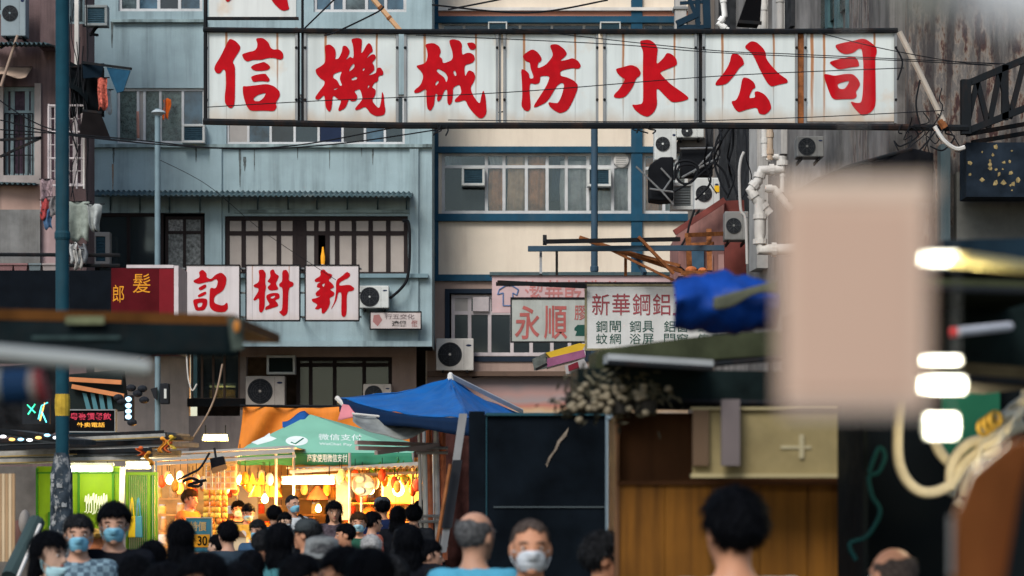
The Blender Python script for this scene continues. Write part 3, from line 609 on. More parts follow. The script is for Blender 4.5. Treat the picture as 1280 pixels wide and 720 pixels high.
bp_ = thing('bamboo_pole','tan bamboo pole slanting down to the top rail of the big sign','pole',P(499,38,dS+.2)); MB().tube([P(455,-14,dS+.2),P(478,12,dS+.2),P(500,38,dS+.2)],.035,7).build('shaft', M('bamboo_orange',(.55,.33,.18),.6), bp_)
mb = MB()
for t_ in (.2,.45,.7): 
    c = P(455,-14,dS+.2).lerp(P(500,38,dS+.2), t_); mb.tube([c-Vector((.01,0,-.012)),c+Vector((.01,0,-.012))],.042,8)
mb.build('node', rust, bp_)
# ---------------------------------------------------------------- three smaller boards
C3 = {
'ji3': [[(130,85),(155,65),(185,90),(185,120),(215,135),(250,100),(290,85),(325,120),(320,170),(300,215),(240,250),(235,300),(300,320),(330,290),(335,340),(310,365),(240,360),(205,330),(205,250),(210,190),(250,200),(265,150),(250,130),(220,150),(200,150),(130,168),(95,155),(95,140),(140,120)],[(125,195),(180,165),(185,190),(140,215)],[(120,245),(180,215),(185,238),(130,262)],[(90,275),(150,265),(190,270),(190,310),(170,350),(110,355),(95,310)],[(120,300),(160,295),(150,325),(125,330)]],
'shu': [[(545,70),(580,65),(598,95),(592,150),(600,190),(590,230),(590,330),(570,368),(548,360),(552,260),(520,285),(508,275),(545,220),(545,195),(515,190),(510,175),(548,155),(552,110)],[(625,75),(650,62),(665,95),(690,110),(680,135),(665,165),(690,205),(625,215),(605,190),(635,165),(605,150),(630,120)],[(600,245),(640,228),(690,230),(695,265),(660,280),(680,300),(685,320),(640,335),(590,350),(595,325),(625,310),(610,285),(600,265)],[(630,255),(665,245),(655,265),(632,268)],[(710,75),(740,65),(758,95),(755,145),(790,155),(790,180),(755,195),(752,300),(750,370),(720,395),(685,360),(712,350),(715,220),(710,190),(690,185),(690,165),(712,150)]],
'xin3': [[(935,135),(980,110),(975,75),(1000,62),(1025,90),(1060,100),(1055,120),(1030,140),(1060,165),(1075,190),(1040,205),(1075,225),(1070,250),(1040,262),(1045,300),(1030,340),(1000,375),(985,370),(985,330),(960,345),(935,340),(960,310),(920,290),(915,270),(950,265),(985,245),(950,255),(940,230),(980,195),(950,190),(955,165),(985,150),(940,155)],[(985,170),(1010,160),(1000,190)],
 [(1085,140),(1130,110),(1160,80),(1185,95),(1180,120),(1110,155),(1105,180),(1180,170),(1215,195),(1205,215),(1160,220),(1160,380),(1140,400),(1120,385),(1125,225),(1100,225),(1090,280),(1060,330),(1048,345),(1075,290),(1085,220)]]}
d3 = 49.0
s3 = thing('triple_shop_sign','row of three square white boards with red characters hung before the tenement','sign',P(340,402,d3))
w3 = rustboard('board_paint_small', (.60,.55,.55), [(-.4,.02,1.1,.6),(.35,.015,1.1,.5)], .4)
for k, (a, b) in zip(C3, ((233,299),(308,374),(382,448))):
    MB().pb(a,b,332,400,d3,.06).build('board', w3, s3, bev=.006)
    glyph('character', C3[k], lambda u, v: (X(225+u*230/1280,d3), Z(325+v*230/1280,d3)), d3-.006, red_paint, s3)
    fr = MB(); fr.pb(a-1,b+1,330.6,332,d3-.015,.08); fr.pb(a-1,b+1,400,401.6,d3-.015,.08); fr.pb(a-1.4,a,332,400,d3-.013,.08); fr.pb(b,b+1.4,332,400,d3-.013,.08); fr.build('board_frame', steel_dk, s3)
for yy in (336,366,396): MB().tube([P(228,yy,d3+.09),P(452,yy,d3+.09)],.02,6).build('rail', steel_gr, s3)
for px in (303,378,443): MB().bar(P(px,338,d3+.09),P(px,338,dA),.04).bar(P(px,396,d3+.09),P(px,396,dA),.04).build('wall_arm', steel_dk, s3)
# red hair-salon sign and its dark return box
d4 = 44.0
sr = thing('salon_sign_box','dark sign box with a red end panel lettered in amber beside the three boards','sign',P(120,382,d4))
MB().pb(-60,139,338,440,d4,1.2).build('box', M('sign_box_dark',(.004,.006,.009),.6,var=.3), sr)
MB().pb(139,217,335,440,d4-.02,1.2).build('red_panel', M('acrylic_maroon',(.075,.006,.009),.45,var=.2,vs=2), sr); MB().pb(199,217.3,336,440,d4-.024,.003).build('red_stripe', M('acrylic_red',(.16,.006,.012),.4), sr)
MB().pb(217.5,223,332,440,d4-.03,1.2).build('edge_trim', fr_pink, sr); MB().pb(158,217,331,335,d4-.03,1.2).build('top_trim', fr_pink, sr)
amber = M('lettering_amber', (.65,.27,.02), .5); text('髮',166,188,342,366,d4-.024,amber,sr,.0); text('郎',141,155,356,378,d4-.024,amber,sr,.0)
# small white plate on the tenement wall
ds_ = dA-.35
sp_ = thing('wall_name_plate','small off-white name plate with faded red marks on the tenement wall','sign',P(494,412,ds_))
MB().pb(463,526,390,411,ds_,.08).build('plate', M('plate_offwhite',(.52,.46,.44),.5,dirt=(.25,.17,.13),damt=.6), sp_, bev=.005)
fr = MB(); 
for a,b,e,f in ((462,527,389,390.5),(462,527,410.5,412),(462,463.3,390.5,410.5),(525.7,527,390.5,410.5)): fr.pb(a,b,e,f,ds_-.01,.1)
fr.build('plate_frame', steel_dk, sp_)
text('中興五金',481,518,393,399,ds_-.004,M('lettering_grey',(.2,.16,.16),.6),sp_,.01) if False else text('行五交化',481,518,392.5,399,ds_-.004,M('lettering_grey',(.2,.16,.16),.6),sp_,.01)
text('達業',490,508,401,408,ds_-.004,M('lettering_black',(.03,.03,.03),.6),sp_,.02); text('傢',514,522,400,409,ds_-.004,M('lettering_faded_red',(.35,.16,.15),.6),sp_,.01)
mb = MB().prism([P(467,394,ds_-.004),P(474,393,ds_-.004),P(478,400,ds_-.004),P(472,408,ds_-.004),P(466,402,ds_-.004)],(0,.002,0)); mb.build('emblem', MATS['lettering_faded_red'], sp_)
for px in (470,519): MB().bar(P(px,400,ds_+.05),P(px,400,dA+.02),.04).build('wall_arm', steel_dk, sp_)
# ---------------------------------------------------------------- signs on the right
d5 = 46.0
rd_f = M('lettering_red_faded', (.36,.10,.09), .6, var=.2); gr_l = M('lettering_green_dark', (.02,.07,.055), .5)
s5 = thing('laundry_sign','faded pink laundry sign with a blue outlined shirt and washed-out red characters','sign',P(745,392,d5+.8))
MB().pb(615,890,344,391,d5+.8,.1).build('board', M('board_pink_faded',(.50,.36,.36),.6,var=.1,vs=3,dirt=(.3,.2,.2),damt=.5), s5)
pk_l = M('lettering_rose', (.42,.17,.16), .6, var=.2)
text('潔華乾洗公司',656,800,350,385,d5+.795,pk_l,s5,.006)
MB().pb(612,893,340,344,d5+.75,.3).build('top_rail', corr_dk, s5)
tsh = [(624,362),(632,357),(640,357),(648,362),(646,369),(641,366),(641,382),(629,382),(629,366),(622,368)]
mb = MB()
for i in range(len(tsh)): mb.tube([P(*tsh[i],d5+.795),P(*tsh[(i+1)%len(tsh)],d5+.795)],.014,5)
mb.build('shirt_outline', M('paint_blue_line',(.10,.16,.30),.6), s5)
s6 = thing('weathered_shop_sign','weathered greenish sign board with two large faded red characters','sign',P(684,428,d5))
MB().pb(639,735,374,427,d5,.1).build('board', M('board_greygreen',(.36,.38,.35),.6,var=.12,vs=3,dirt=(.12,.13,.11),damt=.8,ds=(4,4,.3)), s6, bev=.006)
text('永',643,674,382,424,d5-.005,rd_f,s6,.014,slant=.05); text('順',680,709,382,424,d5-.005,rd_f,s6,.014); text('膠',718,733,382,400,d5-.005,rd_f,s6,.006)
mb = MB().prism([P(718,410,d5-.004),P(722,406,d5-.004),P(731,406,d5-.004),P(734,410,d5-.004),P(734,413,d5-.004),P(731,414,d5-.004),P(733,420,d5-.004),P(719,420,d5-.004),P(721,414,d5-.004),P(718,413,d5-.004)],(0,.003,0)); mb.build('telephone_emblem', gr_l, s6)
fr = MB()
for a,b,e,f in ((638,736,371.5,374.2),(638,736,426.5,428),(638,639.6,374.2,426.5)): fr.pb(a,b,e,f,d5-.012,.13)
fr.build('board_frame', steel_dk, s6)
d6 = 42.0
s7 = thing('metalwork_shop_sign','pale sign board lettered in dull red above two rows of green characters','sign',P(815,438,d6))
MB().pb(733,925,357,436,d6,.12).build('board', M('board_pale_grey',(.52,.53,.52),.5,var=.08,vs=2,dirt=(.3,.28,.26),damt=.5), s7, bev=.006)
for i, c in enumerate('新華鋼鋁五金'): text(c,740+25.3*i,762+25.3*i,367,394,d6-.005,M('lettering_dull_red',(.26,.06,.07),.6,var=.2),s7,.004)
for i, (c1, c2) in enumerate((('鋼','蚊'),('閘','網'),('鋼','浴'),('具','屏'),('鋁','門'),('窗','窗'),('鋼','傢'),('花','俬'))):
    x = (745,762,787,803,830,846,872,889)[i]
    text(c1,x,x+14,401,415,d6-.005,gr_l,s7,.0); text(c2,x,x+14,417,430,d6-.005,gr_l,s7,.0)
fr = MB()
for a,b,e,f in ((731,926,355,357.6),(731,926,435.5,438),(731,733.5,357.6,435.5)): fr.pb(a,b,e,f,d6-.015,.15)
fr.build('board_frame', M('frame_olive_worn',(.22,.20,.12),.5,var=.3,vs=9,dirt=(.05,.05,.04)), s7)
MB().pb(620,920,352.5,356.6,d6+.4,.14).build('support_beam', steel_dk, s7)
MB().tube([P(742,430,d6+.2),P(742,157,d6+.2)],.065,10).build('sign_mast', M('mast_blue',(.04,.075,.11),.6,dirt=(.1,.1,.1)), s7) if False else None
# signs cast iron poles
def post(name, label, px, py0, py1, d, r, mat, extra=None):
    t = thing(name, label, 'pole', (X(px,d),d,0)); MB().tube([(X(px,d),d,0),(X(px,d),d,Z(py0,d))],[r,r],12).build('shaft', mat, t, smooth='auto'); return t
tealp = M('pole_teal', (.010,.046,.066), .5, var=.2, vs=5, dirt=(.05,.06,.06), damt=.5, ds=(10,10,.8))
pl = post('street_lamp_post','thick dark teal street pole with a flared poster-covered base',78,-80,0,22.0,.0625,tealp)
d7 = 22.0
MB().lathe((X(77,d7),d7,0),[(.125,0),(.118,.3),(.105,1.5),(.100,Z(592,d7)),(.074,Z(574,d7)),(.065,Z(566,d7))],20).build('base', M('pole_base_postered',(.03,.04,.05),.7,var=.7,vs=9,dirt=(.32,.32,.31),damt=.9,ds=(16,16,11),dlo=.52,dhi=.6), pl, smooth='auto')
MB().lathe((X(78,d7),d7,Z(300,d7)),[(.066,0),(.073,.02),(.073,.06),(.065,.08)],16).build('collar', tealp, pl)
MB().lathe((X(78,d7),d7,Z(520,d7)),[(.064,0),(.070,.07),(.070,.15),(.064,.2)],12).build('yellow_wrap', M('tape_ochre',(.40,.26,.03),.7,var=.3,vs=14), pl)
mb = MB()
for i in range(16):
    a = random.uniform(3.5,5.9); z = random.uniform(1.0,1.9); r_ = .113-.006*(z-1.0); w = random.uniform(.02,.06)
    f = lambda u, v, a=a, z=z, w=w: (X(77,d7)+(r_+.002*i*.1)*math.cos(a+(u-.5)*w/r_), d7+(r_+.002*i*.1)*math.sin(a+(u-.5)*w/r_), z+v*w*.8*(1+.2*math.sin(u*7)))
    MB().sheet(f, 4, 3, (0,-.001,0)).build('poster_scrap', M('paper_scrap',(.26,.27,.27),.8,var=.4,vs=20), pl)
lp = post('lamp_post','slim grey lamp post topped by a small flat lantern before the tenement window',197,136,0,50.0,.06,M('pole_grey',(.16,.23,.26),.5))
MB().lathe((X(198,50),50,Z(143,50)),[(.03,-.05),(.10,0),(.16,.03),(.11,.08),(.03,.11)],14).build('lantern', M('lantern_grey',(.35,.40,.42),.4), lp)
m_ = post('sign_mast','blue steel mast rising behind the metalwork sign',743,157,0,49.0,.07,M('mast_blue',(.035,.07,.105),.6,dirt=(.1,.1,.1)))
MB().lathe((X(743,49),49,Z(340,49)),[(.075,0),(.085,.02),(.085,.1),(.075,.12)],12).build('collar', MATS['mast_blue'], m_)
# ================================================================ air conditioners, pipes, clutter on the facades
def condenser(px0, px1, py0, py1, d, label, mat=None, fan=.30, dd=.38, group=None):
    """split-system outdoor unit: case, round fan grille with rings and blades, louvred side, feet"""
    mat = mat or white_pl; x0, x1, z0, z1 = X(px0,d), X(px1,d), Z(py1,d), Z(py0,d); w, h = x1-x0, z1-z0
    t = thing('air_conditioner', label, 'air conditioner', ((x0+x1)/2, d+dd/2, z0), group)
    MB().box(x0, x1, d, d+dd, z0, z1).build('case', mat, t, bev=.02)
    r = min(h*.42, w*.31); cx, cz = x0+w*.37, (z0+z1)/2
    MB().lathe((cx,d-.012,cz), [(r,0),(r*1.04,.006),(r*1.04,.02)], 28, 'y').build('fan_shroud', dark_pl, t)
    g = MB()
    for k in range(1, 6):
        rr = r*k/5.2; pts = [(cx+rr*math.cos(a*math.pi/12), d-.022, cz+rr*math.sin(a*math.pi/12)) for a in range(25)]; g.tube(pts, .005, 4)
    for a in range(8):
        an = a*math.pi/4; g.tube([(cx+r*.16*math.cos(an),d-.024,cz+r*.16*math.sin(an)),(cx+r*.98*math.cos(an),d-.024,cz+r*.98*math.sin(an))], .005, 4)
    g.build('fan_grille', M('grille_grey',(.06,.065,.07),.5), t)
    MB().lathe((cx,d-.035,cz), [(.02,0),(r*.11,.008),(r*.11,.02)], 14, 'y').build('fan_hub', mat, t)
    MB().box(x0+w*.74, x0+w*.745, d-.003, d+.02, z0+h*.04, z1-h*.04).build('panel_seam', dark_pl, t)
    MB().ell((x0+w*.87,d-.004,z0+h*.78), (w*.075,.006,h*.035), 10, 6).build('badge', M('badge_navy',(.02,.03,.07),.4), t)
    for s in (.15, .8): MB().box(x0+w*s, x0+w*(s+.06), d-.02, d+dd+.35, z0-.05, z0+.004).build('foot', steel_dk, t)
    return t
def window_ac(px0, px1, py0, py1, d, label, mat=None, panel=None, dd=.3):
    mat = mat or white_pl; x0, x1, z0, z1 = X(px0,d), X(px1,d), Z(py1,d), Z(py0,d); w, h = x1-x0, z1-z0; f = .13*h
    t = thing('window_air_conditioner', label, 'air conditioner', ((x0+x1)/2, d+dd/2, z0))
    m = MB(); m.box(x0, x1, d, d+dd, z1-f, z1).box(x0, x1, d, d+dd, z0, z0+f).box(x0, x0+f, d+.002, d+dd, z0+f, z1-f).box(x1-f, x1, d+.002, d+dd, z0+f, z1-f); m.build('case', mat, t, bev=.01)
    MB().box(x0+f*.9, x1-f*.9, d+.06, d+dd, z0+f*.9, z1-f*.9).build('coil', panel or M('coil_blue',(.05,.11,.15),.5,var=.3,vs=20), t)
    fin = MB().box(x0+f, x1-f, d+.03, d+.055, z0+f*1.2, z0+f*1.2+.008).build('fin', panel or MATS['coil_blue'], t)
    n = 7
    for k in range(1, n): again(fin, t, (0, 0, (h-2.4*f)*k/n))
    return t
window_ac(227,256,155,178.5,dA-.32,'small white window air conditioner below the leafy tenement panes')
window_ac(577,606,208,232,dB-.3,'white window air conditioner set in the curtained band next to the rust curtain'); window_ac(734,764,209,233,dB-.3,'white window air conditioner behind the blue mast in the curtained band')
window_ac(610,634,27,40,dB-.3,'window air conditioner over the top rail of the sign beside the blue band'); window_ac(750,776,27,40,dB-.3,'window air conditioner above the gap near the water character board')
window_ac(333,369,444,468,bAs-.3,'square white window air conditioner above the shop with dark face',None,M('coil_black',(.012,.02,.02),.5))
condenser(448,486,357,385,dA-.45,'pale condenser unit beside the three red-lettered boards')
condenser(545,592,423,463,dB-.5,'large cream condenser with black fan on the ledge of the cream building',M('plastic_cream',(.55,.53,.49),.5,dirt=(.2,.18,.15)))
condenser(307,356,470,508,bAs-.45,'beige condenser unit above the orange tarp',beige_pl); condenser(454,489,480,506,bAs-.45,'beige condenser half hidden behind the blue gazebo roof',beige_pl)
condenser(1,32,-12,45,dL-.8,'grey-blue boxy condenser jutting from the rose building',M('plastic_greyblue',(.22,.27,.29),.5,dirt=(.08,.08,.08)))
window_ac(106,134,6,32,dL-.6,'caged grey air conditioner on brackets high between the buildings',M('plastic_grey',(.20,.22,.22),.6))
m = MB()
for a, b in (((104,32),(130,32)),((112,42),(122,44)),((122,32),(113,44))): m.bar(P(*a,dL-.5),P(*b,dL-.2),.05)
br = thing('wall_bracket','dark triangular wall bracket beneath the caged air conditioner','bracket',P(118,44,dA-.4)); m.build('frame', steel_dk, br)
window_ac(114,137,290,332,dA-.5,'rounded white air conditioner in the dark tenement doorway',beige_pl)
# round extractor fan in the curtained band
ef = thing('extractor_fan','round white extractor fan set in the top pane beside the blue band','fan',P(777,210,dB))
MB().lathe((X(776.5,dB),dB-.02,Z(200,dB)),[(.14,0),(.18,.015),(.18,.05)],22,'y').build('housing', M('fan_cream',(.50,.49,.46),.6), ef)
for k in range(5): MB().box(X(770,dB),X(783,dB),dB-.03,dB-.021,Z(195+k*2.6,dB),Z(195.5+k*2.6,dB)).build('louvre', steel_gr, ef)
# flags and cloths
fl = thing('orange_flag','small bright orange flag at the tenement window beside the lantern','flag',P(208,148,dA-.5))
MB().sheet(lambda u, v: (X(204+10*u*(1-.3*v),dA-.5)+.02*math.sin(v*6), dA-.5+.05*math.sin(u*4), Z(122+25*v+6*abs(u-.5),dA-.5)), 6, 8, (0,.005,0)).build('cloth', M('cloth_orange',(.75,.14,.02),.8,var=.3,vs=12), fl, smooth=True)
MB().tube([P(206,118,dA-.5),P(206,152,dA-.5)],.012,5).build('staff', steel_gr, fl)
tw = thing('hanging_strip','narrow peach cloth strip hanging by the tenement window frame','cloth',P(172,174,dA-.2)); MB().sheet(lambda u,v:(X(170.5+3.5*u+v*.6,dA-.2),dA-.2+.02*math.sin(u*5),Z(139+34*v,dA-.2)),3,5,(0,.005,0)).build('cloth', M('cloth_peach',(.55,.28,.22),.8), tw, smooth=True)
fl2 = thing('yellow_flame_ornament','small amber and white ornament in the open brown-framed window','ornament',P(404,332,dA-.1)); MB().lathe((X(404,dA),dA-.1,Z(331,dA)),[(.04,0),(.05,.1),(.05,.18),(.03,.28),(.015,.4)],10).build('amber_body', M('amber_plastic',(.7,.30,.02),.5,emit=.25), fl2); MB().lathe((X(404,dA),dA-.1,Z(331,dA)),[(.045,-.2),(.045,0)],10).build('white_stem', M('stem_white',(.6,.6,.6),.5), fl2)
def cloth(name, label, px0, px1, py0, py1, d, mat, wav=.05, cat='laundry', taper=0, grp=None):
    t = thing(name, label, cat, P((px0+px1)/2, py1, d), grp); ph = random.random()*6
    MB().sheet(lambda u, v: (X(px0+(px1-px0)*(u*(1-taper*v)+taper*v/2),d)+.02*math.sin(v*7+ph)*v, d+wav*math.sin(u*7+ph)*(.3+v), Z(py0+(py1-py0)*v*(1+.06*math.sin(u*9+ph)),d)), 14, 8, (0,.006,0)).build('cloth', mat, t, smooth=True)
    MB().tube([P(px0-3,py0,d),P(px1+3,py0,d)],.012,5).build('hanging_rod', steel_dk, t); return t
dl = dL-.9
cloth('red_laundry','red and white patterned laundry hanging under the blue awning',122,134,97,136,dl,M('cloth_red_pattern',(.42,.10,.07),.9,var=.9,vs=16),.05)
cloth('pale_laundry','pale blue-white laundry strip hanging beside the red cloth',131,139,112,142,dl+.2,M('cloth_pale_blue',(.36,.40,.42),.9,var=.3,vs=9),.05)
cloth('net_curtain','grey-green netting draped from a bamboo rod beside the pole',86,112,252,300,dl,M('net_greygreen',(.22,.25,.22),.95,var=.3,vs=8),.09,'netting')
cloth('white_sheet','grey-white plastic sheet bunched beside the netting',108,128,255,288,dl-.2,M('sheet_greywhite',(.30,.32,.31),.8,var=.3,vs=8),.1,'sheet',.5)
cloth('hanging_garments','red and blue garments bunched on a line on the rose building',52,66,224,270,dl,M('cloth_mixed',(.22,.16,.17),.9,var=.9,vs=14),.08)
bw = thing('blue_window_awning','petrol blue folding window awning projecting from the rose building','awning',P(140,116,dl))
MB().prism([P(133,84,dl-.3),P(163,88,dl-.6),P(154,114,dl-.5),P(146,116,dl-.4)],(0,.05,0)).build('flap', M('canvas_blue',(.012,.06,.11),.6,var=.2,vs=6), bw)
MB().bar(P(103,78,dl),P(164,86,dl-.6),.05).build('rod', steel_dk, bw); MB().prism([P(103,80,dl),P(130,79,dl),P(126,96,dl),P(104,98,dl)],(0,.05,0)).build('valance', M('canvas_navy',(.005,.012,.02),.7), bw)
bf = thing('black_awning_flap','dark brown folded awning flap hanging below the laundry','awning',P(122,178,dl)); MB().sheet(lambda u,v:(X(104+ (22+18*v)*u,dl),dl-.5*v,Z(138+38*v+4*u,dl)),4,4,(0,.03,0)).build('flap', M('canvas_brown_black',(.006,.005,.005),.8,var=.3), bf); MB().bar(P(103,138,dl),P(127,141,dl),.05).build('rod', steel_dk, bf)
bk = thing('balcony_cage','rusty pink bar cage projecting from the rose building window','cage',P(100,235,dL-.5))
for px in (61,72,84,96,105): MB().tube([P(px,130,dL-.6),P(px,236,dL-.6)],.022,6).build('upright', fr_pink if px < 100 else pvc, bk)
for py in (132,165,198,232): MB().tube([P(60,py,dL-.6),P(106,py,dL-.6)],.022,6).build('crossbar', fr_pink, bk)
bd = thing('dark_window_hood','black sagging window hood of the rose building beside the teal pole','awning',P(90,125,dL-.6)); MB().sheet(lambda u,v:(X(84+26*u,dL-.3-.5*v),dL-.3-.5*v,Z(78+40*v+14*u*(1-v)+20*u*u*v,dL)),6,6,(0,.03,0)).build('flap', M('canvas_black',(.004,.006,.007),.8), bd); MB().bar(P(84,78,dL-.3),P(110,92,dL-.3),.05).build('rod', steel_dk, bd)
for i,(px0,px1) in enumerate(((-2,16),(17,34),(36,51),(53,71))): 
    cr_ = thing('planter_box',('dark red plastic planter box at the far end of the dark rail','dull red plastic planter box next to the slate one on the rail','slate grey plastic planter box on the dark rail','pale pinkish planter box on the rail beside the teal pole')[i],'planter',P((px0+px1)/2,338,dL-.9),'planter boxes along the dark rail'); MB().prism([P(px0+1,338,dL-.95),P(px1-1,338,dL-.95),P(px1,330,dL-.98),P(px0,330,dL-.98)],(0,.25,0)).build('tub', M('tub_%d'%i,((.22,.12,.12),(.24,.13,.13),(.14,.17,.18),(.30,.26,.25))[i],.6), cr_); MB().pb(px0-.5,px1+.5,329,331,dL-1.0,.3).build('rim', M('tub_%d'%i), cr_)
# pipes with elbows on the stained wall
def pipe(label, pts, r, mat, smooth=0, name='drain_pipe', rings=True, cat='pipe'):
    t = thing(name, label, cat, pts[-1]); MB().tube(pts, r, 12, smooth).build('pipe_run', mat, t, smooth='auto')
    if rings:
        for p, q in zip(pts[:-1], pts[1:]):
            c = Vector(p).lerp(Vector(q), .5); u = (Vector(q)-Vector(p)).normalized()*.04; MB().tube([c-u, c+u], r*1.2, 12).build('coupling', mat, t)
    return t
dp = 40.0
def q(*l): return [P(a, b, dp) for a, b in l]
pipe('white drain pipe dropping beside the red awning box with a low elbow', q((950,250),(950,292),(950,312),(985,312),(1010,310)), .10, pvc)
pipe('thick white pipe with stepped elbows clinging to the stained wall', q((978,196),(978,212),(951,213),(948,226),(938,238),(946,250),(962,268)), .085, pvc)
pipe('thin white pipe loop above the stepped white pipe', q((960,200),(962,196),(978,196),(978,240)), .04, pvc)
pipe('bent white pipe crossing the stepped elbows', q((956,236),(968,236),(976,246),(990,262)), .06, pvc)
pipe('long white downpipe running from behind the sign', q((955,-40),(955,60),(955,156),(956,196)), .055, pvc)
pipe('grey downpipe beside the tall dark window', q((975,-40),(975,40),(975,160)), .06, strip_lt)
pipe('pale downpipe with a rusty joint below the company sign', q((962,158),(962,180),(962,200)), .06, M('pipe_cream_rust',(.45,.36,.27),.6,dirt=(.3,.12,.03),damt=.9,ds=(4,4,2)))
pipe('thin grey conduit bending along the stained wall', q((930,190),(926,200),(924,220),(926,262),(932,275),(934,330)), .025, strip_lt, 5, rings=False)
pipe('white bent bracket pipe above the sign top rail', q((902,-20),(906,20),(898,30),(910,38)), .05, M('pipe_clean_white',(.7,.7,.68),.4))
# hanging cables and coils
def cable(label, pts, r=.015, name='cable', mat=None, k=8):
    return MB().tube(pts, r, 6, k).build(name, mat or black_rub, None, label=label, cat='cable')
cable('black cable coil looped on the wall behind the air conditioners', [P(x,y,43) for x,y in ((843,225),(846,205),(860,201),(872,208),(868,224),(856,230),(846,222),(850,208),(866,206),(874,214))], .022)
cable('black cable dangling from the sign to the coil', [P(x,y,43) for x,y in ((905,158),(896,176),(893,200),(905,215),(912,235))], .02)
cable('second black cable looping down beside the coil', [P(x,y,43) for x,y in ((912,160),(900,180),(898,196),(880,214),(862,228),(842,240))], .018)
cable('black drain hose curving down to the tenement condenser', [P(x,y,dA-.3) for x,y in ((503,276),(511,280),(512,320),(509,348),(500,362),(487,373))], .035)
cable('long pale cable hanging at an angle before the shop', [P(x,y,48) for x,y in ((278,455),(270,492),(258,520),(238,552))], .02, 'rope', M('rope_tan',(.30,.22,.17),.8))
cable('white cord hanging in a bight before the shop wall', [P(x,y,50) for x,y in ((233,438),(235,470),(240,488),(246,480))], .015, 'cord', pvc)
dW = 31.0
for i, pts in enumerate([((0,150),(110,172),(330,185),(520,155),(700,130)),((0,162),(140,172),(290,186),(420,180),(560,160)),((258,134),(400,126),(640,115),(900,95),(1130,85)),((520,44),(760,55),(900,66),(1130,76),(1240,82)),((640,36),(880,62),(1000,68),(1260,80)),((560,150),(800,152),(1000,147),(1180,138)),((1020,40),(1100,60),(1200,78),(1250,80)),((200,200),(260,232),(330,290),(420,350)),((0,120),(-5,122),(60,160),(170,178))]):
    cable(('thin overhead wire sagging past the leafy window to the long sign','thin overhead wire strung along the tenement ledge','thin wire strung across the middle of the red characters','upper thin wire running over the fixing holes of the sign','second upper wire converging on the lattice bracket','thin wire along the lower edge of the sign boards','short wire from the sign top to the lattice bracket','thin wire slanting down across the blue-green wall','short wire from the rose building to the leafy window')[i],
          [P(x,y,dW+i*.1+(15 if i in (0,1,7,8) else 0)) for x,y in pts], .006 if i not in (0,1,8) else .013, 'overhead_wire', None, 10)
for i, pts in enumerate([((480,8),(470,16),(420,40),(405,44)),((900,175),(890,190),(886,210)),((1168,158),(1180,176),(1195,186),(1206,184)),((1174,158),(1160,176),(1148,190)),((1120,60),(1128,78),(1122,100)),((560,12),(640,-4),(700,-20)),((540,6),(660,16),(760,0)),((1150,100),(1145,130),(1150,156))]):
    cable(('dark wire tangled on the top rail at the second board','dark wire drooping before the stained wall','white cable pair bending round the truss foot','loose cable drooping left of the truss foot','stray wire curling off the last board','thin wire rising across the cream upper wall','thin wire sagging below the cream cornice','stray wire hanging beside the pale stay pole')[i], [P(x,y,32.5) for x,y in pts], .012 if i not in (2,) else .03, 'loose_wire', pvc if i == 2 else None, 8)
# tangle on the sign bottom rail
for k, px in enumerate((545,551,560,790,800,812,1128,1140,1150)):
    cable('short frayed wire end curling below the sign bottom rail', [P(px+random.uniform(-4,4)*j, 156+j*4+random.uniform(-2,2), dS-.1) for j in range(4)], .01, 'wire_end', None, 4)['group'] = 'frayed wire ends under the sign'
# unit cluster behind the sign on the right (each its own thing)
condenser(868,900,222,262,44,'white condenser with a yellow sticker beside the black cable coil')
st_ = MB().pb(893,899,232,240,43.985,.01).build('warning_sticker', M('sticker_yellow',(.7,.42,.02),.5), None, label='yellow warning sticker on the condenser beside the coil', cat='sticker')
condenser(818,846,160,200,46,'tall ribbed white condenser just under the sign end'); condenser(846,880,156,172,46,'pale condenser peeking out below the sign rail')
window_ac(838,868,228,262,45.5,'greyish box air conditioner below the cable coil',white_pl,M('coil_grey',(.2,.22,.22),.6))
cv = thing('black_awning_box','black sagging canvas awning box with white crossed braces','awning',P(828,250,45)); 
MB().prism([P(812,206,45),P(826,196,45),P(842,196,45),P(842,250,45),P(826,251,45),P(812,249,45)],(0,.6,0)).build('canvas', M('canvas_black2',(.010,.011,.013),.8,var=.3), cv, bev=.03)
for a, b in (((795,208),(828,240)),((828,240),(839,224)),((839,224),(826,210)),((812,236),(842,240)),((828,240),(842,256))): MB().tube([P(*a,44.9),P(*b,44.9)],.018,6).build('brace', steel_gr, cv)
c2 = thing('black_window_hood','black hood panel with diagonal white brace behind the cables','awning',P(872,220,45.4)); MB().pb(852,891,187,219,45.4,.5).build('canvas', MATS['canvas_black2'], c2)
for a, b in (((850,186),(892,185)),((866,216),(892,188)),((852,222),(900,196))): MB().tube([P(*a,45.3),P(*b,45.3)],.02,6).build('brace', steel_gr, c2)
hd = thing('grey_concrete_hood','grey concrete window hood under the sign beside the condensers','canopy',P(860,182,46.5)); MB().prism([P(842,183,46.3),P(850,172,46.3),P(884,172,46.3),P(884,183,46.3)],(0,.8,0)).build('slab', M('concrete_dark',(.16,.15,.14),.9,dirt=(.04,.04,.04)), hd); MB().pb(884,892,156,190,46.4,.5).build('end_block', strip_dk, hd)
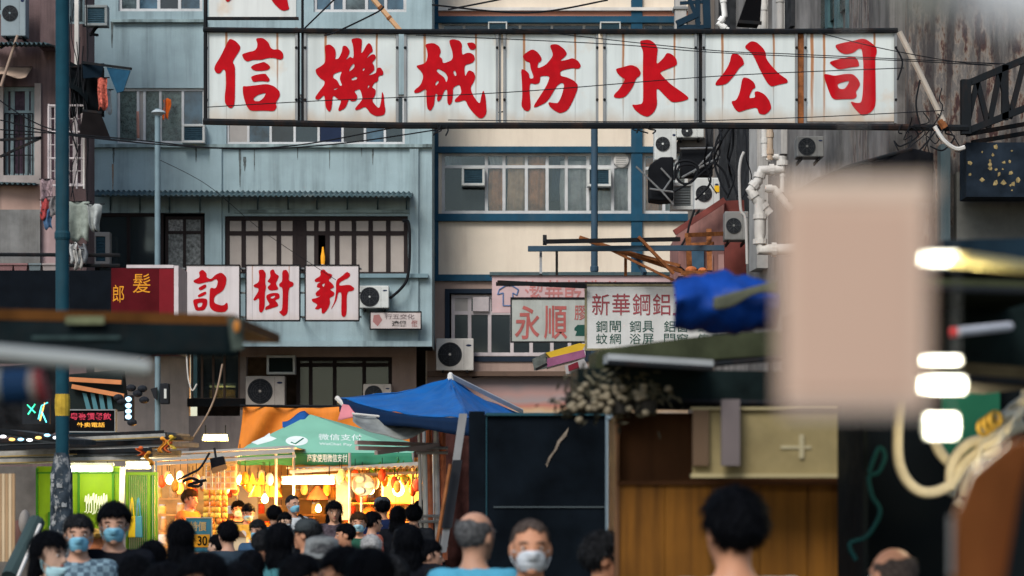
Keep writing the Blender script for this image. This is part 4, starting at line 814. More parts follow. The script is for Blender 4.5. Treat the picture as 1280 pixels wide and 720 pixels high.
# rusty red lean-to
rl = thing('rust_red_lean_to','dull red metal-clad lean-to with a sloping roof beside the pipes','lean-to',P(890,345,43)); redm = M('sheet_dull_red',(.20,.055,.045),.75,var=.25,vs=3,dirt=(.05,.03,.03),damt=.7); redp = M('sheet_pink_roof',(.30,.15,.13),.8,var=.25,vs=3,dirt=(.07,.05,.05),damt=.8)
MB().prism([P(906,251,42.5),P(930,250,42.5),P(933,345,42.5),P(906,345,42.5)],(0,2.5,0)).build('end_wall', redm, rl)
MB().prism([P(906,252,42.7),P(856,283,42.7),P(848,290,42.7),P(848,345,42.7),P(906,345,42.7)],(0,2.3,0)).build('side_wall', redp, rl)
MB().bar(P(906,250,42.4),P(843,291,42.4),.10).build('verge', redm, rl); 
for px in (870,884,898): MB().pb(px,px+7,318,340,42.66,.03).build('panel', M('panel_pinkish',(.36,.22,.20),.7), rl)
MB().pb(861,880,306,336,42.6,.09).build('blue_window', M('pane_blue_worn',(.05,.10,.15),.3,var=.4), rl)
# orange-brown scaffold of angle irons carrying the signs
sc = thing('sign_scaffold','rusty orange angle-iron scaffold above the metalwork sign','scaffold',P(780,356,41.5)); ds2 = 41.5
irons = [((660,311),(905,310),.09,MATS['mast_blue']),((682,302),(850,299),.07,steel_dk),((681,296),(681,304),.07,steel_dk),((724,297),(852,339),.07,rust),((745,305),(850,332),.05,rust),((798,296),(842,342),.05,rust),((738,300),(845,352),.04,rust),((860,292),(862,340),.09,rust),((886,288),(887,340),.09,rust),((858,294),(905,292),.07,rust),((858,306),(892,304),.05,rust),((676,312),(676,343),.045,steel_gr),((696,312),(696,343),.045,steel_gr),((782,312),(782,345),.05,rust),((792,316),(806,342),.07,MATS['mast_blue']),((852,341),(905,341),.07,rust),((622,353),(733,358),.07,steel_dk),((845,330),(862,345),.05,steel_dk),((855,345),(905,347),.06,rust)]
for a, b, w, mm in irons: MB().bar(P(*a,ds2+random.uniform(-.4,.5)),P(*b,ds2+random.uniform(-.2,.6)),w).build('angle_iron', mm, sc)
fb = thing('orange_bundle','small orange bundle lying on the rusty scaffold','bundle',P(870,340,41.4)); MB().ell(P(864,337,41.4),(.10,.08,.06)).build('sack', M('sack_orange',(.45,.14,.05),.7,var=.4,vs=12), fb); MB().ell(P(878,338,41.4),(.08,.08,.05)).build('sack', MATS['sack_orange'], fb)
cable('dark cable swagged from the lean-to to the condensers', [P(x,y,42) for x,y in ((868,262),(862,280),(858,296),(850,310))], .02)

# dense clutter above and behind the end of the sign
bkt = thing('blue_bracket_frame','dark blue steel bracket frame with bent arms above the sign','bracket',P(868,38,40)); bkm = M('bracket_navy',(.012,.03,.05),.5)
for a, b, w in (((846,30),(872,18),.10),((846,34),(884,34),.07),((858,-10),(874,30),.06),((882,-20),(884,36),.12),((872,-20),(872,34),.08),((850,4),(884,2),.05)): MB().bar(P(*a,40),P(*b,40),w).build('arm', bkm, bkt)
ta = thing('black_triangle_hood','black triangular canvas hood above the sign beside the white downpipe','awning',P(940,28,39)); MB().prism([P(938,-14,39),P(953,-14,39),P(950,28,39),P(924,26,39)],(0,.5,0)).build('canvas', M('canvas_black3',(.004,.004,.005),.8), ta); MB().bar(P(924,27,38.98),P(952,29,38.98),.05).build('rod', steel_dk, ta)
gb_ = thing('galvanised_duct','galvanised square duct rising beside the blue bracket frame','duct',P(852,38,43)); MB().pb(844,858,-40,36,43,.3).build('duct', strip_lt, gb_); MB().pb(842,860,8,11,42.97,.36).build('flange', steel_gr, gb_)
for i, (px0, px1, py0, py1, d, lab) in enumerate(((996,1030,170,196,41,'dusty condenser on the stained wall beside the stepped pipe'),(906,936,264,300,41.5,'small grey condenser behind the red lean-to'),(1092,1124,168,196,37,'grimy condenser below the last sign board'))):
    condenser(px0,px1,py0,py1,d,lab,M('plastic_grime',(.20,.20,.19),.6,dirt=(.05,.05,.05),damt=.8,ds=(4,4,1)))
for i in range(9):
    x0 = 1122+random.uniform(0,70); y0 = random.uniform(110,165)
    cable('tangled dark cable strand around the truss foot', [P(x0+random.uniform(-14,14)*j*.6, y0+j*random.uniform(6,16), dS-.15+random.uniform(-.1,.1)) for j in range(5)], random.choice((.008,.012,.016)), 'cable_strand', None, 6)['group'] = 'tangled cables at the truss foot'
for i in range(6):
    x0 = 884+i*9+random.uniform(-4,4)
    cable('dark cable strand hanging down the stained wall', [P(x0+random.uniform(-4,4)*j, 158+j*22+random.uniform(-5,5), 42+random.uniform(-.4,.4)) for j in range(5)], random.choice((.010,.014,.02)), 'wall_cable', None, 6)['group'] = 'cables hanging down the stained wall'
for i in range(7):
    x0 = 84+i*4; y0 = random.uniform(-20,60)
    cable('dark cable strand on the rose building corner', [P(x0+random.uniform(-3,3)*j, y0+j*40, dL-.7) for j in range(6)], random.choice((.010,.014,.018)), 'wall_cable', black_rub, 6)['group'] = 'cables on the rose building corner'
for i,(px,py) in enumerate(((56,250),(60,262),(66,246),(92,304),(98,312),(104,306))):
    t = thing('laundry_piece',('red rag','blue rag','grey towel','white vest','pale sheet','grey shirt')[i]+' hung on the rose building rails','laundry',P(px,py+20,dl-.1)); c_ = ((.30,.05,.05),(.05,.10,.18),(.16,.15,.15),(.36,.36,.35),(.30,.29,.27),(.13,.14,.15))[i]
    MB().sheet(lambda u,v:(X(px-5+10*u,dl-.1)+.02*math.sin(v*6+i),dl-.1+.04*math.sin(u*8+i),Z(py+24*v+2*math.sin(u*7),dl-.1)),8,6,(0,.006,0)).build('cloth', M('rag_%d'%i,c_,.9,var=.4,vs=9), t, smooth=True); MB().tube([P(px-7,py,dl-.1),P(px+7,py,dl-.1)],.01,5).build('line', steel_dk, t)

dk_ = thing('recess_shade_panel','black panel put in as the shade of the recess behind the red laundry','tarp',P(112,150,dl+.3)); MB().sheet(lambda u,v:(X(88+42*u,dl+.3),dl+.3+.05*math.sin(u*9),Z(86+62*v-8*math.sin(u*3),dl+.3)),14,6,(0,.02,0)).build('tarp', M('recess_shade_black',(.004,.005,.006),.8,var=.4), dk_, smooth=True); MB().tube([P(86,84,dl+.3),P(132,82,dl+.3)],.02,6).build('rod', steel_dk, dk_)  # black sheet added to paint the shade of the recess
for k,(a,b) in enumerate((((0,175),(52,172)),((0,196),(52,172)),((0,60),(24,46)))):
    MB().bar(P(*a,dL-.9),P(*b,dL-.9),.05).build('laundry_bar', steel_dk, None, label=('black horizontal laundry bar across the grilled window','black slanting laundry bar below the horizontal one','thin slanting pole under the grey-blue condenser')[k], cat='bar')
pipe('tan bamboo pole slanting down the rose building edge',[P(1,108,dL-1),P(22,44,dL-1)],.03,M('bamboo_dull',(.30,.22,.17),.7),rings=False,name='bamboo_pole',cat='pole')
# ================================================================ the market stalls in the middle distance
def lamp(name, loc, en, col=(1,.43,.10), r=.08):
    l = bpy.data.lights.new(name, 'POINT'); l.energy = en*1.9; l.color = col; l.shadow_soft_size = r
    o = bpy.data.objects.new(name, l); COL.objects.link(o); o.location = loc; return o
def on_plane(a, b, c):                        # maps a picture position onto the plane through three points
    a, b, c = Vector(a), Vector(b), Vector(c); n_ = (b-a).cross(c-a).normalized(); o = Vector((0,0,CZ))
    def f(px, py, off=.006):
        d = Vector(((px-640)/F, 1, (HY-py)/F)); t = (a-o).dot(n_)/d.dot(n_); p = o + d*t
        return p - d.normalized()*off
    return f
def text_on(body, px0, px1, py0, py1, fn, mat, parent, bold=.0, skew=0, name='lettering'):
    cu = bpy.data.curves.new(name, 'FONT'); cu.body = body; cu.offset = bold
    o = bpy.data.objects.new(name, cu); COL.objects.link(o)
    me = bpy.data.meshes.new_from_object(o.evaluated_get(bpy.context.evaluated_depsgraph_get())); bpy.data.objects.remove(o)
    V = np.array([v.co[:] for v in me.vertices]); a, b = V.min(0), V.max(0); org = wloc(parent)
    for v, c in zip(me.vertices, V):
        u, w = (c[0]-a[0])/(b[0]-a[0]), (c[1]-a[1])/(b[1]-a[1]); v.co = fn(px0+(px1-px0)*u, py1+(py0-py1)*w+skew*u) - org
    me.materials.clear(); me.name = name; return link(name, me, mat, parent, org)
orange_t = M('tarp_orange', (.62,.19,.025), .6, var=.12, vs=2, dirt=(.35,.10,.02), damt=.5)
ot = thing('orange_tarp','bright orange tarpaulin hung behind the green market tent','tarp',P(420,600,41))
MB().sheet(lambda u, v: (X(304+236*u-10*v*(1-u),41), 41+.10*math.sin(u*34+v*5)*(1-u)**2+.05*math.sin(u*9), Z(507+80*v+3*math.sin(u*5),41)), 70, 10, (0,.01,0)).build('sheet', orange_t, ot, smooth=True)
MB().tube([P(300,507,41),P(545,509,41)],.02,6).build('rope_line', black_rub, ot)
# green tent
dG = 34.0
gt = thing('green_market_tent','pale green market tent with white payment lettering and a darker printed valance','tent',(X(400,dG),dG+1.2,0))
gc = M('canvas_mint', (.18,.40,.29), .65, var=.08, vs=2, dirt=(.10,.2,.15), damt=.4); gv = M('canvas_green_dark', (.03,.17,.10), .65)
A_, B_, T_ = P(296,566,dG), P(516,566,dG), P(388,518,dG+1.3); Cc, Dd = P(525,556,dG+2.6), P(310,556,dG+2.6)
for pts in ((A_,B_,T_),(B_,Cc,T_),(Cc,Dd,T_),(Dd,A_,T_)): MB().prism(pts,(0,0,-.01)).build('roof_panel', gc, gt)
fg = on_plane(A_,B_,T_)
MB().sheet(lambda u, v: A_.lerp(B_,u)+Vector((0,-.01-.02*math.sin(u*40)*v,-.17*v-.012*math.sin(u*26)**2*v)), 80, 3, (0,.006,0)).build('valance', gv, gt, smooth=True)
wl = M('print_white', (.62,.68,.64), .6)
text_on('微信支付',398,452,542,550,fg,wl,gt,.005,1.0); text_on('WeChat Pay',399,440,553,557,fg,wl,gt,.01,1.0); 
def disc(cx, cy, rx, ry, fn, mat, par, name, k=20, off=.006):
    MB().prism([fn(cx+rx*math.cos(2*math.pi*i/k), cy+ry*math.sin(2*math.pi*i/k), off) for i in range(k)], (0,.001,0)).build(name, mat, par)
disc(371,551,14,6,fg,wl,gt,'emblem'); MB().tube([fg(364,553,.012),fg(369,555,.012),fg(379,548,.012)],.012,5).build('emblem_tick', gv, gt)
MB().prism([fg(314,553),fg(330,546),fg(337,541),fg(338,545),fg(346,548),fg(340,551),fg(322,556)],(0,.001,0)).build('emblem', wl, gt)
fv = on_plane(A_+Vector((0,-.04,0)),B_+Vector((0,-.04,0)),A_+Vector((0,-.04,-.2)))
text_on('商家使用微信支付',384,434,567.5,577.5,fv,wl,gt,.005)
bt = M('tarp_blue_bright', (.012,.07,.24), .5, var=.2, vs=5)
MB().sheet(lambda u, v: P(353+56*u, 527+6*v-13*(1-abs(2*u-1))*(1-.75*v)+2*math.sin(u*12), dG+1.3-.25*v), 24, 5, (0,0,-.01)).build('blue_cap', bt, gt, smooth=True)
for p in (A_,B_,Cc,Dd): MB().tube([(p.x,p.y,0),p],.02,8).build('leg', steel_gr, gt)
# blue gazebo, turned on its corner
bz = thing('blue_gazebo','deep blue pyramid gazebo roof with a dark hanging valance','gazebo',(X(560,26),27.5,0))
Lc, Nc, Rc, Bc, Tp = P(424,497,27.5), P(590,522,25.0), P(652,517,28.5), P(530,505,30.5), P(563,473,27.6)
rib = lambda a, b, t, v: a.lerp(b, t)
def roof(a, b, T, nm):
    MB().sheet(lambda u, v: a.lerp(b,u).lerp(T,v)+Vector((0,0,-.07*math.sin(u*math.pi)*(1-v)-.05*math.sin(v*math.pi)+.012*math.sin(u*17+v*9)+.008*math.sin(u*31-v*14))), 20, 12, (0,0,-.01)).build(nm, M('canvas_royal_blue',(.005,.085,.28),.5,var=.2,vs=3), bz, smooth=True)
for a, b in ((Lc,Nc),(Nc,Rc),(Rc,Bc),(Bc,Lc)): roof(a,b,Tp,'roof_panel')
for a, b in ((Lc,Nc),(Nc,Rc)): MB().sheet(lambda u, v: a.lerp(b,u)+Vector((0,.0,-.07*math.sin(u*math.pi)-.16*v-.03*math.sin(u*8)*v)), 20, 3, (0,.008,0)).build('valance', M('canvas_navy_valance',(.006,.018,.05),.6), bz, smooth=True)
MB().sheet(lambda u,v: Tp.lerp(Rc,u)+Vector((.02,-.03+.05*v,.05-.05*v)),6,2,(0,0,-.01)).build('ridge_seam', M('seam_white',(.5,.5,.5),.6), bz)
MB().lathe(Tp,[(.04,-.02),(.03,.05),(.012,.07)],10).build('finial', pvc, bz)
for p in (Nc,Rc,Bc): MB().tube([(p.x,p.y,0),p],.022,8).build('leg', steel_gr, bz)
MB().tube([Lc+Vector((-.03,0,0)),P(436,512,27.4),P(437,520,27.2)],.03,7).build('corner_joint', pvc, bz)
pc = thing('pink_cloth','rose pink cloth tucked under the corner of the blue gazebo','cloth',P(445,522,27.2)); MB().sheet(lambda u,v:P(428+42*u-6*(1-u)*v,505+6*u+(17*(1-u)+4)*v,27.3-.2*v),10,5,(0,.008,0)).build('cloth', M('cloth_rose',(.50,.17,.19),.7,var=.15,vs=4), pc, smooth=True)
gs = thing('grey_rain_sheet','grey plastic rain sheet slung beneath the blue gazebo','sheet',P(500,540,26.8)); MB().sheet(lambda u,v:P(441+100*u,517+10*u+(10+16*math.sin(u*math.pi))*v+2*math.sin(u*12),26.8-.4*v),24,6,(0,.006,0)).build('sheet', M('sheet_grey_film',(.17,.18,.17),.4,var=.4,vs=6), gs, smooth=True); MB().tube([P(440,517,26.7),P(541,527,26.7)],.012,5).build('edge_cord', pvc, gs)
# ---------------------------------------------------------------- lit food stall
dK = 33.0
tk = thing('food_stall','brightly lit yellow food stall under the green tent','stall',(X(370,dK),dK+1.5,0))
warm = M('panel_warm_cream', (.46,.25,.07), .7, var=.2, vs=3); amberp = M('panel_amber_wood', (.48,.25,.08), .6, var=.3, vs=5)
for i in range(9): MB().pb(196+39*i, 234+39*i, 572, 760, dK+3.4, .05).build('back_panel', warm if i % 3 else amberp, tk)
MB().pb(298,322,607,650,dK+2.2,.1).build('grey_fridge', M('fridge_grey',(.30,.30,.29),.5), tk)
MB().pb(420,436,594,650,dK+.8,.05).build('side_curtain', M('curtain_bluegrey',(.30,.34,.36),.6,var=.3,vs=7), tk)
alu = M('aluminium_bar', (.42,.40,.37), .4, metal=.6)
for a, b, w, d in (((190,574),(368,563),.06,dK-.8),((196,580),(370,570),.04,dK-.8),((205,568),(368,559),.05,dK-.5),((362,590),(545,578),.05,dK),((368,596),(545,590),.04,dK+.3),((358,585),(545,584),.03,dK+.2)): MB().bar(P(*a,d),P(*b,d+.2),w).build('beam', alu, tk)
MB().sheet(lambda u,v:P(204+164*u,567-8*u,dK-.6)+Vector((0,2.6*v,.02*v)),20,3,(0,0,-.01)).build('roof_sheet', M('roof_sheet_grey',(.28,.27,.26),.6,var=.2,vs=3,dirt=(.1,.09,.08)), tk)
MB().sheet(lambda u,v:P(362+182*u,586-4*u,dK)+Vector((0,2.6*v,.012*math.sin(u*150)+.02*v)),180,2,(0,0,-.008)).build('roof_sheet', M('roof_sheet_tan',(.45,.30,.14),.6,var=.2,vs=3), tk, smooth=True)
for px, d in ((192,dK-.6),(345,dK-.2),(367,dK),(437,dK+.2),(478,dK+1.2),(526,dK),(541,dK)): MB().tube([(X(px,d),d,0),(X(px,d),d,Z(566,d))],.02,7).build('upright', alu, tk)
MB().pb(250,480,700,760,dK-1.3,1.0).build('counter', M('counter_red_cloth',(.35,.04,.03),.7,var=.2), tk)
MB().pb(480,524,592,650,dK+1.6,.04).build('lit_panel', M('panel_yellow_cream',(.75,.55,.22),.6,var=.15,vs=4), tk)
for py in (628,652): MB().pb(440,545,py,py+2,dK+1.3,.35).build('shelf', amberp, tk)
tubew = emis('tube_white_warm', (1,.86,.5), 5); bulbm = emis('bulb_warm', (1,.62,.18), 16)
def tube_lamp(label, px0, px1, py, d, en, r=.04, hood=True, col=(1,.8,.45), em=None):
    t = thing('fluorescent_lamp', label, 'lamp', P((px0+px1)/2,py,d)); MB().tube([P(px0,py,d),P(px1,py,d)], r, 10).build('tube', em or tubew, t)
    if hood: MB().pb(px0-1,px1+1,py-r*F/d*1.6-2,py-r*F/d*1.15,d-.05,.1).build('hood', M('lamp_hood_white',(.25,.25,.22),.5), t)
    for px in (px0, px1): MB().tube([P(px-.8,py,d),P(px+.8,py,d)], r*1.08, 10).build('end_cap', M('lamp_hood_white'), t)
    for k in (.1, .9): MB().tube([P(px0+(px1-px0)*k,py,d)+Vector((0,0,r)),P(px0+(px1-px0)*k,py,d)+Vector((0,0,r+.18))],.00022*d,5).build('cord', black_rub, t)
    if en:
        for k in (.2, .8): lamp('stall_lamp_light', P(px0+(px1-px0)*k,py+8,d-.1), en, col, .1)
    return t
tube_lamp('wide glowing fluorescent lamp over the food counter',353,418,602,dK-.2,26,.034,True,(1,.66,.25))
tube_lamp('oval yellow fluorescent lamp above the stall roofs before the shop',254,285,547,46,9,.06,False,(1,.75,.3),emis('tube_yellow',(1,.75,.25),8)); 
def bulb(label, px, py, d, en, r=.055, grp=None):
    t = thing('hanging_bulb', label, 'lamp', P(px,py,d), grp); MB().lathe(P(px,py,d),[(.008,-r*1.15),(r*.7,-r*.85),(r,-r*.2),(r*.85,r*.5),(r*.4,r*1.2),(r*.35,r*1.5)],14).build('globe', bulbm, t, smooth=True)
    MB().lathe(P(px,py,d),[(r*.4,r*1.4),(r*.4,r*2.2)],10).build('socket', dark_pl, t); MB().tube([P(px,py,d)+Vector((0,0,r*2)),P(px,py,d)+Vector((0,0,r*2+.4))],.006,5).build('cord', black_rub, t); lamp('bulb_light', P(px,py,d)+Vector((0,-.12,0)), en); return t
bulb('large glowing bulb before the yellow panel of the food stall',498,612,dK+1,26,.085); bulb('glowing bulb beside the pale fan',463,612,dK+1.4,16,.06); bulb('glowing bulb over the hanging snack strings',300,601,dK+.4,30); bulb('orange glowing bulb over the fruit trays',331,624,dK-.3,18,.05); bulb('glowing bulb behind the orange-shirted vendor',212,600,dK+.8,26); bulb('glowing bulb near the green leaves of the stall',520,606,dK+1.2,14,.05); bulb('glowing bulb beside the white-shirted shopper',398,636,dK+.8,12,.045)
for i, px in enumerate((322,332,341)):
    t = thing('pendant_lamp',('orange lamp shade hanging next to the grey fridge','orange lamp shade over the fruit trays','red-orange lamp shade by the stall upright')[i],'lamp',P(px,616,dK+.2)); MB().lathe(P(px,612,dK+.2),[(.13,-.10),(.12,-.08),(.05,.05),(.02,.10)],14).build('shade', M('shade_orange',(.7,.20,.03),.5,emit=.5), t); MB().tube([P(px,608,dK+.2),P(px,590,dK+.2)],.006,5).build('cord', black_rub, t)
t = thing('red_lantern_lamp','red-orange pendant shade under the counter lamp','lamp',P(397,615,dK+.6)); MB().lathe(P(397,620,dK+.6),[(.15,-.05),(.13,0),(.05,.10),(.02,.14)],16).build('shade', M('shade_red',(.62,.09,.03),.5,emit=.3), t); MB().tube([P(397,612,dK+.6),P(397,596,dK+.6)],.006,5).build('cord', black_rub, t)
# board of printed cards, pennants, hanging snack strings
cb = thing('card_board','cream board covered with a grid of small printed cards','board',P(275,612,dK-.3)); MB().pb(256,296,580,612,dK-.3,.03).build('backing', M('card_cream',(.7,.58,.36),.7), cb)
for i in range(6):
    for j in range(4): MB().pb(258+6.2*i,262.5+6.2*i,583+7.2*j,588+7.2*j,dK-.31,.008).build('card', M('card_rust',(.50,.24,.10),.7) if (i+j) % 2 else M('card_gold',(.6,.42,.15),.7), cb)
pn = thing('yellow_pennant','zigzag yellow paper pennant strung under the tent','bunting',P(315,606,dK+.1))
for i in range(3): MB().prism([P(299+11*i,606,dK+.1),P(304.5+11*i,590,dK+.1),P(310+11*i,606,dK+.1)],(0,.006,0)).build('pennant', M('paper_yellow',(.75,.52,.06),.7,emit=.1), pn)
MB().tube([P(297,606,dK+.1),P(334,606,dK+.1)],.006,5).build('string', black_rub, pn)
pk = None
for i in range(4):
    for j in range(8):
        px, py = 258+7.5*i+random.uniform(-1,1), 615+7.2*j
        m_ = (M('pack_gold',(.70,.36,.05),.35),M('pack_orange',(.68,.22,.03),.35),M('pack_yellow',(.75,.50,.08),.35))[(i*3+j*2) % 3]
        c = P(px,py,dK-.5+.05*(i % 2)); o = MB().sheet(lambda u,v: (c.x-.035+.07*u, c.y-.02*math.sin(u*math.pi)*math.sin(v*math.pi)-.004, c.z+.03-.07*v), 4, 4, (0,.02,0)).build('snack_packet', m_, None, smooth=True, label='shiny gold and orange snack packet in the hanging strings', cat='packet', group='hanging snack packets')
for i in range(4): MB().tube([P(258+7.5*i,580,dK-.45),P(258+7.5*i,672,dK-.45)],.005,5).build('hanging_string', pvc, None, label='thin string carrying the hanging snack packets', cat='string', group='strings of snack packets')
# counter goods
cols = [(.75,.45,.05),(.65,.16,.03),(.7,.6,.35),(.6,.06,.03),(.45,.4,.3),(.72,.5,.1),(.25,.3,.12)]
k = 0
LBG = ('open box of mixed sweets on the red stall counter','tall box of wrapped food on the red stall counter')
for i in range(22):
    px = 258+9.6*i+random.uniform(-2,2); h = random.uniform(10,34) if 258 < px < 330 else random.uniform(8,22); c = P(px,702,dK-1.0+random.uniform(-.15,.25))
    w = random.uniform(.07,.11); hh = h/95; mt = M('goods_%d' % (i % 7), cols[i % 7], .5, var=.3, vs=16)
    t = thing('goods_box', ('yellow','red-orange','pale cream','scarlet','dull beige','golden','olive')[i % 7]+' box of goods stacked on the stall counter', 'box', (c.x,c.y,c.z-.05), 'boxes of goods on the stall counter')
    MB().box(c.x-w,c.x+w,c.y-.08,c.y+.08,c.z-.05,c.z+hh).build('carton', mt, t, bev=.008)
    MB().box(c.x-w*.7,c.x+w*.7,c.y-.083,c.y-.0795,c.z+hh*.3,c.z+hh*.7).build('label_patch', M('goods_%d' % ((i+2) % 7)), t)
    m = MB()
    for q_ in range(4): MB().ell((c.x-w*.7+w*.46*q_, c.y+random.uniform(-.04,.04), c.z+hh+.02), (.04,.05,.04), 8, 6).build('bun', M('goods_%d' % ((i+4) % 7)), t, smooth=True)
pb2 = thing('pale_cardboard_box','open pale cardboard box standing amid the goods on the counter','box',P(292,700,dK-1.2)); MB().pb(276,308,672,704,dK-1.25,.25).build('carton', M('card_pale',(.62,.48,.30),.8), pb2); MB().prism([P(276,672,dK-1.25),P(308,672,dK-1.25),P(302,664,dK-1.35),P(270,664,dK-1.35)],(0,.01,0)).build('flap', M('card_pale'), pb2)
yb = thing('yellow_gift_box','yellow decorated gift box with red print on the counter','box',P(307,690,dK-.8)); MB().pb(296,318,656,684,dK-.85,.2).build('carton', M('gift_yellow',(.72,.42,.06),.5,var=.3,vs=18), yb); disc(304,668,4,5,on_plane(P(296,656,dK-.85),P(318,656,dK-.85),P(296,684,dK-.85)),M('goods_3'),yb,'red_print')
# blue price board
pr = thing('price_board','blue price board with an orange lower panel reading thirty','sign',P(250,690,28)); MB().pb(233,264,648,690,28,.03).build('board', M('board_blue_print',(.05,.20,.36),.5), pr); MB().pb(235,262,668,684,27.985,.016).build('orange_panel', M('print_orange',(.75,.35,.03),.5), pr); text('30',247,259,670,682,27.98,M('ink_black',(.01,.01,.01),.5),pr,.02); text('特價',237,258,652,664,27.995,M('print_tan',(.6,.42,.22),.5),pr,.01)
fr = MB()
for a,b,e,f in ((232,265,646.5,648),(232,265,690,691.5),(232,233,648,690),(264,265,648,690)): fr.pb(a,b,e,f,27.98,.06)
fr.build('board_frame', alu, pr)
# flood light on an arm
fd = thing('flood_light','black flood light tilted down on a rod above the stall','lamp',P(272,592,dK-1.5)); MB().prism([P(262,573,dK-1.5),P(279,570,dK-1.5),P(283,586,dK-1.5),P(265,592,dK-1.5)],(0,.12,0)).build('housing', M('lamp_black',(.008,.008,.010),.5), fd, bev=.01); MB().prism([P(265,585,dK-1.51),P(282,580,dK-1.51),P(283,586,dK-1.51),P(265,592,dK-1.51)],(0,.02,0)).build('lens', M('lens_brown',(.25,.12,.05),.3), fd); MB().tube([P(268,560,dK-1.4),P(270,573,dK-1.45)],.015,6).build('arm', steel_dk, fd)
cable('orange-lit twisted wire hanging before the card board',[P(x,y,dK-1.6) for x,y in ((262,566),(250,585),(238,592),(222,600))],.015)
cable('black coil of flex beside the card board',[P(x,y,dK-1.5) for x,y in ((228,602),(240,598),(252,604),(246,608),(236,606),(258,600))],.02)
# pale fan, leaves, fruit behind
fn_ = thing('standing_fan','pale round standing fan glowing in the stall light','fan',P(452,660,dK+.4)); MB().lathe((X(452,dK),dK+.3,Z(606,dK)),[(.15,0),(.16,.03),(.14,.08),(.05,.12)],24,'y').build('cage', M('fan_pale',(.36,.34,.30),.5), fn_)
for a in range(3): MB().ell((X(452,dK)+.09*math.cos(a*2.1),dK+.28,Z(606,dK)+.09*math.sin(a*2.1)),(.07,.012,.05),10,6).build('blade', M('fan_blade',(.5,.5,.45),.4), fn_)
MB().tube([P(452,612,dK+.4),P(452,700,dK+.4)],.02,7).build('stem', alu, fn_)
def leaves(label, pts, mat, name='hanging_greens', n=40, r=.22, ls=.05, cat='plant'):
    c0 = Vector(pts); t = thing(name, label, cat, c0); m = MB()
    for i in range(n):
        p = c0+Vector((random.gauss(0,r*.6),random.gauss(0,r*.3),random.gauss(0,r*.35))); a = Vector((random.gauss(0,1),random.gauss(0,1),random.gauss(0,1))).normalized(); b = a.orthogonal().normalized()
        m.add([p-a*ls,p+b*ls*.35,p+a*ls,p-b*ls*.35],[(0,1,2,3)])
    o = m.build('leaf', mat, t); o['kind'] = 'stuff'
    m = MB()
    for i in range(5): m.tube([c0+Vector((0,0,-r*.3)),c0+Vector((random.gauss(0,r*.6),random.gauss(0,r*.2),random.gauss(0,r*.3)))],.004,4)
    o = m.build('stem', mat, t); o['kind'] = 'stuff'; return t
gl_ = M('leaf_green', (.06,.20,.03), .5, var=.4, vs=20)
leaves('bunch of green leaves hung over the lit yellow panel',P(500,590,dK+.8),gl_); leaves('small bunch of green leaves beside the pale fan',P(470,588,dK+.8),gl_,n=24,r=.12)
for i in range(10):
    px, py = (490+random.uniform(-26,30), 650+random.uniform(-12,10)) if i < 5 else (442+random.uniform(-4,20),618+random.uniform(-20,30))
    t = thing('paper_lantern',('red','orange')[i % 2]+' paper lantern ball hung in the lit stall','lantern',P(px,py,dK+1.5),'paper lanterns in the lit stall'); MB().lathe(P(px,py,dK+1.5),[(.02,-.09),(.07,-.06),(.085,0),(.07,.06),(.02,.09)],12).build('ball', (M('lantern_red',(.6,.05,.02),.5,emit=.15),M('lantern_orange',(.7,.22,.03),.5,emit=.2))[i % 2], t, smooth=True); MB().tube([P(px,py,dK+1.5)+Vector((0,0,.08)),P(px,py,dK+1.5)+Vector((0,0,.3))],.004,4).build('cord', black_rub, t)
# second stall frame, right of the lit stall
rk = thing('stall_pole_rack','orange and white banded stall uprights strapped with rails','rack',P(545,720,28))
for px, py0, py1, mm in ((536,535,720,M('post_orange_band',(.45,.13,.06),.6,var=.5,vs=5)),(545,530,720,M('post_white_band',(.45,.42,.40),.6,var=.4,vs=4)),(524,540,720,alu),(531,560,700,pvc),(553,528,700,MATS['post_orange_band'])): MB().tube([(X(px+3,28),28,Z(py1,28)),(X(px,28),28,Z(py0,28))],.035 if px != 524 else .02,8).build('upright', mm, rk)
for py in (560,566,645,652,682): MB().tube([P(520,py,27.9),P(560,py,27.9)],.018,6).build('rail', alu, rk)
for a, b in (((445,553),(540,556)),((446,560),(540,562)),((470,566),(548,556))): MB().bar(P(*a,27),P(*b,28),.045).build('rail', M('rail_pinkish',(.40,.30,.28),.5), rk)
lb = thing('leaning_bar','broad grey-white bar leaning against the dark cabinet','bar',P(545,700,19)); MB().prism([P(574,517,19),P(584,517,19),P(558,690,19),P(549,692,19)],(0,.06,0)).build('plank', M('bar_grey_white',(.22,.22,.22),.6,dirt=(.1,.1,.1),damt=.8,ds=(3,3,2)), lb); MB().prism([P(566,575,18.98),P(578,575,18.98),P(565,660,18.98),P(552,660,18.98)],(0,.02,0)).build('dark_wrap', dark_pl, lb)
MB().tube([P(563,580,18.9),P(541,710,18.9)],.015,6).build('side_rod', rust, lb)
